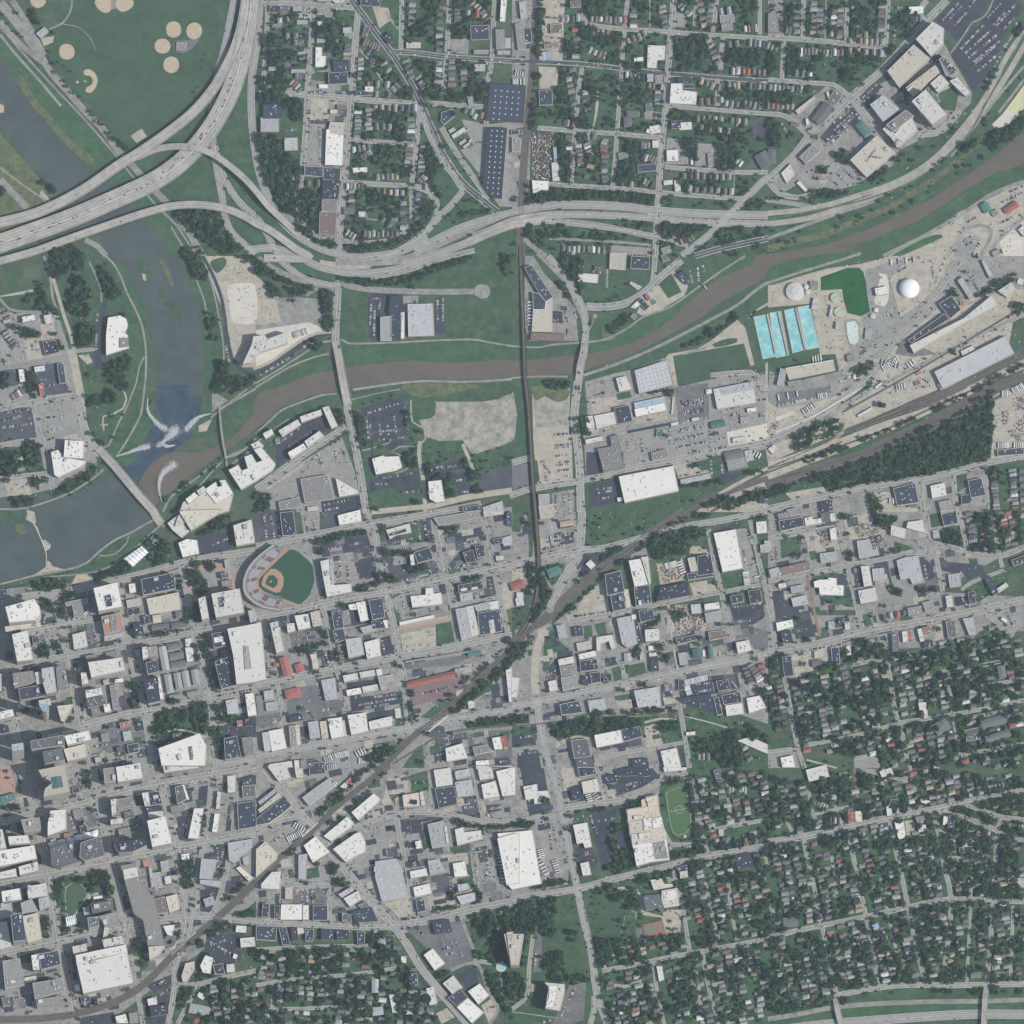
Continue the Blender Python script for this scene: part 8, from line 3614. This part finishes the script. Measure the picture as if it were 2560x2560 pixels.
# ---------------------------------------------------------------- elevated roads and bridges
for name,wn,H_,P in decks:
    Q=smooth(P,step=8); n=len(Q); L,Rr=ribbon(Q,wn)
    cum=[0]
    for i in range(1,n): cum.append(cum[-1]+math.hypot(Q[i][0]-Q[i-1][0],Q[i][1]-Q[i-1][1])*S)
    tot=cum[-1]; zz=[]
    for i in range(n):
        out0=not(5<P[0][0]<N-5 and 5<P[0][1]<N-5); out1=not(5<P[-1][0]<N-5 and 5<P[-1][1]<N-5)
        e0=1 if out0 else min(1,cum[i]/(tot*.3)); e1=1 if out1 else min(1,(tot-cum[i])/(tot*.3)); e=min(e0,e1); e=e*e*(3-2*e)
        zz.append(1.2+(H_-1.2)*e+len(deckz)*.013)
    deckz.append((Q,wn,zz))
    cx,cy=GX(Q[n//2][0]),GY(Q[n//2][1]); root=empty(name,cx,cy)
    def pt(p,z): return (GX(p[0])-cx,GY(p[1])-cy,z)
    m=MB()
    for i in range(n-1):
        m.face([pt(L[i+1],zz[i+1]),pt(L[i],zz[i]),pt(Rr[i],zz[i]),pt(Rr[i+1],zz[i+1])])
        m.face([pt(L[i],zz[i]-1.6),pt(L[i],zz[i]),pt(L[i+1],zz[i+1]),pt(L[i+1],zz[i+1]-1.6)])
        m.face([pt(Rr[i+1],zz[i+1]-1.6),pt(Rr[i+1],zz[i+1]),pt(Rr[i],zz[i]),pt(Rr[i],zz[i]-1.6)])
        m.face([pt(L[i],zz[i]-1.6),pt(L[i+1],zz[i+1]-1.6),pt(Rr[i+1],zz[i+1]-1.6),pt(Rr[i],zz[i]-1.6)])
    m.build('deck',MT['bl'] if 'rail' in name else MT['hw'],root)
    for sgn in(1,-1):
        m=MB(); A_,B_=ribbon(Q,wn*sgn)[0],ribbon(Q,(wn-1.0)*sgn)[0]
        for i in range(n-1):
            a0,a1,b0,b1=A_[i],A_[i+1],B_[i],B_[i+1]
            m.face([pt(a0,zz[i]+.95),pt(a1,zz[i+1]+.95),pt(b1,zz[i+1]+.95),pt(b0,zz[i]+.95)])
            m.face([pt(b0,zz[i]),pt(b1,zz[i+1]),pt(b1,zz[i+1]+.95),pt(b0,zz[i]+.95)]); m.face([pt(a0,zz[i]),pt(a1,zz[i+1]),pt(a1,zz[i+1]+.95),pt(a0,zz[i]+.95)])
        m.build('parapet',CON if 'rail' not in name else MT['rl'],root)
    nl=0
    if wn>20 or 'ramp' in name:
        offs=[-.33,-.17,.17,.33,0] if wn>35 else [-.2,.2]
        for o_ in offs:
            m=MB(); wl=1.0 if o_==0 and wn>35 else .45; C_,_=ribbon(Q,2*o_*wn); a_,b_=ribbon(C_,wl)
            for i in range(n-1): m.face([pt(a_[i+1],zz[i+1]+.02),pt(a_[i],zz[i]+.02),pt(b_[i],zz[i]+.02),pt(b_[i+1],zz[i+1]+.02)])
            m.build('lane_line',MT['lw'],root)
    if 'rail' in name:
        for o_ in(-.25,.25):
            m=MB(); C_,_=ribbon(Q,2*o_*wn); a_,b_=ribbon(C_,1.7)
            for i in range(n-1): m.face([pt(a_[i+1],zz[i+1]+.05),pt(a_[i],zz[i]+.05),pt(b_[i],zz[i]+.05),pt(b_[i+1],zz[i+1]+.05)])
            m.build('railway_track',MT['rl'],root)
    k=35
    while k<tot-15:
        i=min(range(n),key=lambda q:abs(cum[q]-k)); k+=36
        if zz[i]<4: continue
        a=math.atan2(GY(Q[min(i+1,n-1)][1])-GY(Q[i-1][1]),GX(Q[min(i+1,n-1)][0])-GX(Q[i-1][0]))
        m=MB(); x,y,_=pt(Q[i],0); m.box(x,y,1.8,wn*S*.92,0,zz[i]-1.6,a); m.build('pier',CON,root)
    root['category']='bridge' if 'bridge' in name else ('railway viaduct' if 'rail' in name else 'elevated road')
    nm={'river_ramp':'long pale single ramp crossing the river on the north side of the highway','highway':'widest multi lane highway deck sweeping across the north-west corner','loop_ramp':'narrow curved ramp arching over the wide highway near the river','south_ramp':'slim curved ramp south of the wide highway, crossing the narrow river reach','railway_viaduct':'brown railway viaduct running straight across the muddy river','highway_overpass':'','river_bridge':'','footbridge':'','road_bridge':''}[name]
    X_,Y_=Q[n//2]
    if name=='river_bridge': nm='pale four lane bridge over the muddy river, west of the railway viaduct' if 700<X_<1000 else ('long grey road bridge over the blue river mouth, near the fountain jets' if X_<700 else 'grey road bridge over the muddy river, just east of the railway viaduct')
    if name=='footbridge': nm='narrow pale footbridge from the fountain point to the white apartments' if X_<900 else 'tiny outfall walkway on the north bank beside the parking yard'
    if name=='road_bridge': nm='western of two pale road bridges over the south-east highway' if X_<2300 else 'eastern of two pale road bridges over the south-east highway'
    if name=='highway_overpass': nm='northern highway overpass carriageway above the railway line' if wn<20.5 else 'southern highway overpass carriageway above the railway line'
    root['label']=nm
def deck_z(x,y):
    best=.6
    for Q,wn,zz in deckz:
        for i in range(0,len(Q)):
            if abs(Q[i][0]-x)<wn*.6 and abs(Q[i][1]-y)<wn*.6 and math.hypot(Q[i][0]-x,Q[i][1]-y)<wn*.55: best=max(best,zz[i]+.05)
    return best
random.seed(33)
for code_,pl in (('deck',[[1040,1000],[1100,1180],[1180,1300]]),): pass
carl=[c for c in carl if 2<c[0]<N-2 and 2<c[1]<N-2]
onroof={}
for b in blds: b['bb']=(min(p[0] for p in b['P']),min(p[1] for p in b['P']),max(p[0] for p in b['P']),max(p[1] for p in b['P']))
def inpoly(x,y,P):
    r=False
    for i in range(len(P)):
        (x0,y0),(x1,y1)=P[i-1],P[i]
        if (y0<=y)!=(y1<=y) and x<x0+(y-y0)/(y1-y0)*(x1-x0): r=not r
    return r
random.shuffle(carl); kept=[]
CAR_DECKS={16,14}
crec=[]; stuffc=MB(); cl_=list(CM.keys()); cmats=[CM[k] for k in cl_]+[GLS]
proto={}
for k in cl_:
    m=MB(); car_mb(m,0,0,0,0,0,1); t=m.build('car',[CM[k],GLS]); proto[k]=t.data; bpy.data.objects.remove(t)
nind=0
for x,y,a,mv in carl:
    col=random.choice(pc); z=.6
    if mv: z=deck_z(x,y)
    elif at(occB,x,y):
        bb=[b for b in blds if b['bb'][0]<x<b['bb'][2] and b['bb'][1]<y<b['bb'][3] and inpoly(x,y,b['P'])]
        if not bb or bb[0]['h'] not in(14,16): continue
        bi=blds.index(bb[0]); rng=random.Random(bi*7+3); z=bb[0]['h']+rng.uniform(-.6,.6)+bi*.0007+.3-.45
    if nind<300:
        o=obj('car',proto[col],None,(GX(x),GY(y),z)); o.rotation_euler[2]=a; things(o,'car','cars parked or driving'); nind+=1
        crec.append((o,'%s car %s'%(col,'driving' if mv else 'parked'),x,y))
    else: car_mb(stuffc,GX(x),GY(y),z,a,cl_.index(col),len(cl_))
relabel(crec)
if stuffc.v: o=stuffc.build('distant_cars',cmats); o['kind']='stuff'; o['label']='rows of small parked cars filling the parking lots'; o['category']='cars'
# trailers
m=MB(); m.box(0,0,13.5,2.6,1.1,3.9,0,0); m2=MB(); m2.box(0,0,12.5,1.4,.3,1.1,0,0)
t1=m.build('cargo_box',WHT); t2=m2.build('chassis',GLS); TRM=mat('trailer_white',(.5,.5,.49),var=.1,rnd=.7); t1.data.materials[0]=TRM; d1,d2=t1.data,t2.data; bpy.data.objects.remove(t1); bpy.data.objects.remove(t2)
krec=[]
for n,P in trailers:
    if len(P)<2: continue
    (x0,y0),(x1,y1)=P[:2]; dx,dy=x1-x0,y1-y0; a=math.atan2(-dy*KY,dx)+math.pi/2
    L=math.hypot(dx,dy)*S; n=min(n,max(1,int(L/3.2)+1))
    for i in range(n):
        t=i/max(1,n-1) if n>1 else 0; x,y=x0+dx*t,y0+dy*t
        if at(occB,x,y) : continue
        root=empty('cargo_trailer',GX(x),GY(y),.5); root.rotation_euler[2]=a
        obj('cargo_box',d1,root); obj('chassis',d2,root); things(root,'trailer','white cargo trailers parked in rows'); krec.append((root,'long white cargo trailer',x,y))
relabel(krec)
# ---------------------------------------------------------------- junk yards (uncountable)
jm=MB(); random.seed(8)
for x,y in clut:
    if not at(occB,x,y) and not at(occR,x,y) and not at(occW,x,y): jm.box(GX(x),GY(y),random.uniform(.8,3.4),random.uniform(.8,2),.2,random.uniform(.8,2.2),random.uniform(0,3),random.choice((0,0,1,2,2,4,5)))
for P in junks:
    if len(P)<3: continue
    xs=[p[0] for p in P]; ys=[p[1] for p in P]
    for _ in range(int(abs(area(P))/9)):
        x,y=random.uniform(min(xs),max(xs)),random.uniform(min(ys),max(ys))
        if inpoly(x,y,P): jm.box(GX(x),GY(y),random.uniform(1.2,4.5),random.uniform(1,2.2),0,random.uniform(.9,2.6),random.uniform(0,3),random.choice((0,0,1,1,2,2,3,4,5)))
if jm.v: o=jm.build('scrap_heap',JM); o['kind']='stuff'; o['label']='scattered scrap and stored goods in the yards'; o['category']='scrap'
# ---------------------------------------------------------------- special structures
srec=[]
def disc(mb,r,z,n=32,r0=0,mi=0,cx=0,cy=0):
    for k in range(n):
        a,b=2*math.pi*k/n,2*math.pi*(k+1)/n
        if r0: mb.face([(cx+r0*math.cos(a),cy+r0*math.sin(a),z),(cx+r*math.cos(a),cy+r*math.sin(a),z),(cx+r*math.cos(b),cy+r*math.sin(b),z),(cx+r0*math.cos(b),cy+r0*math.sin(b),z)],mi)
        else: mb.face([(cx,cy,z),(cx+r*math.cos(a),cy+r*math.sin(a),z),(cx+r*math.cos(b),cy+r*math.sin(b),z)],mi)
def tube(mb,r,z0,z1,n=32,mi=0,r1=None):
    r1=r if r1 is None else r1
    for k in range(n):
        a,b=2*math.pi*k/n,2*math.pi*(k+1)/n; mb.face([(r*math.cos(a),r*math.sin(a),z0),(r*math.cos(b),r*math.sin(b),z0),(r1*math.cos(b),r1*math.sin(b),z1),(r1*math.cos(a),r1*math.sin(a),z1)],mi)
FM=bpy.data.materials.new('fountain_spray'); FM.use_nodes=True; n_=FM.node_tree.nodes; l_=FM.node_tree.links
b_=n_['Principled BSDF']; b_.inputs['Base Color'].default_value=(.85,.88,.9,1); b_.inputs['Roughness'].default_value=.9
tn_=n_.new('ShaderNodeTexNoise'); tn_.inputs['Scale'].default_value=.6; tn_.inputs['Detail'].default_value=6; tc_=n_.new('ShaderNodeNewGeometry'); l_.new(tc_.outputs['Position'],tn_.inputs['Vector'])
mr_=n_.new('ShaderNodeMapRange'); mr_.inputs[1].default_value=.3; mr_.inputs[2].default_value=.75; mr_.inputs[3].default_value=.02; mr_.inputs[4].default_value=.26; l_.new(tn_.outputs[0],mr_.inputs[0]); l_.new(mr_.outputs[0],b_.inputs['Alpha'])
fi=0
FL=['tall white fountain arc leaping from the west bank','white fountain arc springing from the eastern point','low white fountain arc nearest the road bridge','long thin fountain arc rising from the south bank','broken white spray at the centre of the fountain ring','broad misty plume in the centre of the fountain ring']
bi_=0
for kind,arg,P,lab in specials:
    if kind=='c': continue
    x,y=P[0]
    if kind in('B','P'):
        W_=ccw(wp(P)); cx=sum(p[0] for p in W_)/len(W_); cy=sum(p[1] for p in W_)/len(W_); Lp=[(a-cx,b-cy) for a,b in W_]
        root=empty('settling_basin',cx,cy); m=MB(); m.ring(Lp,1.4,0,1.6); m.build('basin_wall',CON,root)
        m=MB(); m.face([(a,b,1.0+.02*bi_) for a,b in inset(Lp,1.0)]); m.build('basin_water',WP if kind=='B' else WPP,root)
        if kind=='B':
            m=MB(); a=axis(Lp); c_,s_=math.cos(a),math.sin(a); h_=max(abs(p[0]*c_+p[1]*s_) for p in Lp); wv=max(abs(-p[0]*s_+p[1]*c_) for p in Lp)
            off_=(.25,-.05,-.4,0)[bi_%4]*h_; m.box(off_*c_,off_*s_,1.3,wv*1.8,.9,1.9,a); m.build('divider_wall',CON,root)
            root['label']=['turquoise basin second from the west, just right of the narrow western one','westernmost turquoise basin beside the bare track','pale streaked turquoise basin between two concrete walkways','easternmost turquoise basin beside the works buildings'][bi_%4]; bi_+=1; root['group']='turquoise treatment basins'
        else: root['label']='small pale basin with rounded corners south of the green lagoon'
        root['category']='basin'
    elif kind in('W','w','O'):
        r=arg[0]/TP*S; hgt=arg[1] if len(arg)>1 else 3; root=empty('storage_tank' if kind!='O' else 'domed_tank',GX(x),GY(y))
        m=MB(); tube(m,r,0,hgt); m.build('tank_wall',WHT if kind!='w' else CON,root)
        m=MB()
        if kind=='O':
            for k in range(8):
                a,b=k*math.pi/16,(k+1)*math.pi/16
                tube(m,r*math.cos(a),hgt+r*.6*math.sin(a),hgt+r*.6*math.sin(b),32,0,max(.01,r*math.cos(b)))
            m.build('dome',WHT,root)
        elif kind=='W':
            tube(m,r,hgt,hgt+r*.12,32,0,r*.35); disc(m,r*.35,hgt+r*.12); m.build('tank_roof',WM['h'],root)
            m=MB(); tube(m,r*.5,hgt+.2+r*.06,hgt+.7+r*.09,32,0,r*.45); m.build('roof_ring',UM,root)
        else:
            disc(m,r-.8,hgt-.6); m.build('tank_water',TNKG,root); m=MB(); disc(m,r,hgt+.02,32,r-.9); m.build('rim',CON,root)
            m=MB(); m.box(0,0,2*r,1.1,hgt,hgt+.5,.6); m.build('walkway',CON,root)
        root['category']='tank'
        if lab: root['label']=lab
        else: srec.append((root,('round white tank' if kind=='W' else 'round white domed water tank' if kind=='O' else 'round open green tank with a walkway'),x,y))
    elif kind=='O2':
        r=arg[0]/TP*S; root=empty('spiral_ramp',GX(x),GY(y)); m=MB(); tube(m,r,0,arg[1]); tube(m,r*.45,0,arg[1]); m.build('drum_wall',CON,root); m=MB(); disc(m,r,arg[1],32,r*.45); m.build('ramp_deck',MT['am'],root)
        m=MB(); tube(m,r,arg[1],arg[1]+1); tube(m,r*.45,arg[1],arg[1]+1); m.build('parapet',CON,root); root['category']='parking ramp'; root['label']='northern round spiral ramp beside the long rooftop car deck' if arg[0]<40 else 'southern, larger round spiral ramp beside the long rooftop car deck'
    elif kind=='O3':
        r=arg[0]/TP*S; root=empty('splash_pad',GX(x),GY(y)); m=MB(); disc(m,r,.62); tube(m,r,0,.62); m.build('paving_ring',MT['gv'],root); m=MB(); disc(m,r*.75,.7,24,0,0,2,2); m.build('blue_floor',WP,root); root['category']='splash pad'; root['label']='round pad with a turquoise floor beside the tall tan tower'
    elif kind=='O4':
        m=MB(); r=arg[0]/TP*S; disc(m,r,.8,40,r-.5,0,GX(x),GY(y)); GB.setdefault('lw',MB()); q=GB['lw']; i=len(q.v); q.v+=m.v; q.f+=[tuple(k+i for k in f) for f in m.f]; q.m+=m.m
    elif kind=='F':
        Q=smooth(P,step=2.5); n=len(Q); root=empty('fountain_jet',GX(Q[0][0]),GY(Q[0][1])); cx,cy=GX(Q[0][0]),GY(Q[0][1])
        for lay in range(3):
            m=MB(); rg=random.Random(fi*5+lay)
            for _ in range(int(420+arg*10)):
                t=rg.random()**.75; p=Q[int(t*(n-1))]; wd=(.5+t*arg*.36)*S*(1-.2*lay)
                ox,oy=rg.gauss(0,.5)*wd,rg.gauss(0,.5)*wd; z=2+60*t*(1-t)*(.55-.12*lay)+rg.gauss(0,.6)-abs(rg.gauss(0,1))*t*2
                X_,Y_=GX(p[0])-cx+ox,GY(p[1])-cy+oy; s=rg.uniform(.5,1.2)*(.7+t*1.1); a=rg.uniform(0,3)
                c1,s1=math.cos(a)*s,math.sin(a)*s; m.face([(X_-c1,Y_-s1,z),(X_+s1,Y_-c1,z+s*.4),(X_+c1,Y_+s1,z+s*.3),(X_-s1,Y_+c1,z-s*.2)])
            m.build('water_spray',FM,root)
        root['category']='fountain'; root['group']='fountain arcs in the river'; root['label']=FL[fi]; fi+=1
    elif kind=='S':
        (a,b,c,d)=wp(P)[:4]; cx=(a[0]+c[0])/2; cy=(a[1]+c[1])/2; root=empty('festival_tent',cx,cy); nb=6
        big=math.hypot(b[0]-a[0],b[1]-a[1])
        for k in range(nb):
            m=MB(); 
            for j in range(8):
                t0,t1=(k+j/8)/nb,(k+(j+1)/8)/nb; z=lambda t:6+3.0*abs(math.sin(math.pi*t*nb))
                f=lambda t,q:((a[0]+(b[0]-a[0])*t)*(1-q)+(d[0]+(c[0]-d[0])*t)*q-cx,(a[1]+(b[1]-a[1])*t)*(1-q)+(d[1]+(c[1]-d[1])*t)*q-cy)
                for q0,q1,h0,h1 in((0,.5,0,2.5),(.5,1,2.5,0)): m.face([(*f(t0,q0),z(t0)+h0),(*f(t1,q0),z(t1)+h0),(*f(t1,q1),z(t1)+h1),(*f(t0,q1),z(t0)+h1)])
            m.build('canopy_bay',WHT,root)
            m=MB(); xx,yy=f(t1,0); m.box(xx,yy,.5,.5,0,6); xx,yy=f(t1,1); m.box(xx,yy,.5,.5,0,6); m.build('mast',WHT,root)
        root['category']='tent'; srec.append((root,'ribbed white tent roof',x,y))
    elif kind=='V':
        I=[(185,300),(95,400),(30,465),(2,530),(20,590),(90,640),(200,682)]; O_=[(130,250),(25,330),(-60,425),(-100,540),(-78,640),(30,725),(180,755)]
        cv=lambda q:[(640+a/TP,1280+b/TP) for a,b in q]
        I=wp(smooth(cv(I),step=4)); O_=wp(smooth(cv(O_),step=4)); n=min(40,len(I),len(O_)); I=[I[int(k*(len(I)-1)/(n-1))] for k in range(n)]; O_=[O_[int(k*(len(O_)-1)/(n-1))] for k in range(n)]
        cx,cy=GX(650),GY(1455); root=empty('ballpark_stand',cx,cy)
        def P_(i,t,z): return (I[i][0]*(1-t)+O_[i][0]*t-cx,I[i][1]*(1-t)+O_[i][1]*t-cy,z)
        for k in range(n-1):
            m=MB(); T_=[0,.12,.24,.36,.44,.56,.68]
            if k%2==0:
              kk=min(k+2,n-1)
              for j in range(6):
                z=2+j*1.6+(2.5 if j>3 else 0); m.face([P_(k,T_[j],z),P_(kk,T_[j],z),P_(kk,T_[j+1],z),P_(k,T_[j+1],z)],1 if (k//2)%3==0 and j!=4 else 0); m.face([P_(k,T_[j+1],z),P_(kk,T_[j+1],z),P_(kk,T_[j+1],z+1.6),P_(k,T_[j+1],z+1.6)],0)
              m.build('seating_block',[SEAT,SEAT2],root)
        m=MB()
        for k in range(n-1): m.face([P_(k,.7,15),P_(k+1,.7,15),P_(k+1,1,16),P_(k,1,16)]); 
        m.build('canopy_roof',RM['m'],root)
        m=MB()
        for k in range(n-1): m.face([P_(k,.86,16.2),P_(k+1,.86,16.2),P_(k+1,.95,16.3),P_(k,.95,16.3)])
        m.build('roof_walkway',RM['l'],root)
        m=MB()
        for k in range(n-1): m.face([P_(k,1,0),P_(k+1,1,0),P_(k+1,1,16),P_(k,1,16)])
        m.build('outer_wall',WM['f'],root); root['category']='grandstand'; root['label']=lab
relabel(srec)
# ---------------------------------------------------------------- link the ground sheets
seen={}
for code,mb in GB.items():
    o=mb.build(G[code][0],MT[code]); o['kind']='structure'
# ---------------------------------------------------------------- haze over the whole scene
if HAZE:
    m=MB(); m.box(0,0,26000,26000,-1.5,1700); m.face([(-13000,-13000,-1.5),(-13000,13000,-1.5),(13000,13000,-1.5),(13000,-13000,-1.5)])
    hm=bpy.data.materials.new('haze'); hm.use_nodes=True; hn_=hm.node_tree; hn_.nodes.remove(hn_.nodes['Principled BSDF']); pv=hn_.nodes.new('ShaderNodeVolumePrincipled')
    pv.inputs['Color'].default_value=(.72,.84,1,1); pv.inputs['Density'].default_value=HAZE; pv.inputs['Anisotropy'].default_value=0; hn_.links.new(pv.outputs[0],hn_.nodes['Material Output'].inputs['Volume'])
    o=m.build('haze',hm); o['kind']='stuff'; o['label']='thin blue haze in the air over the whole city'; o['category']='haze'
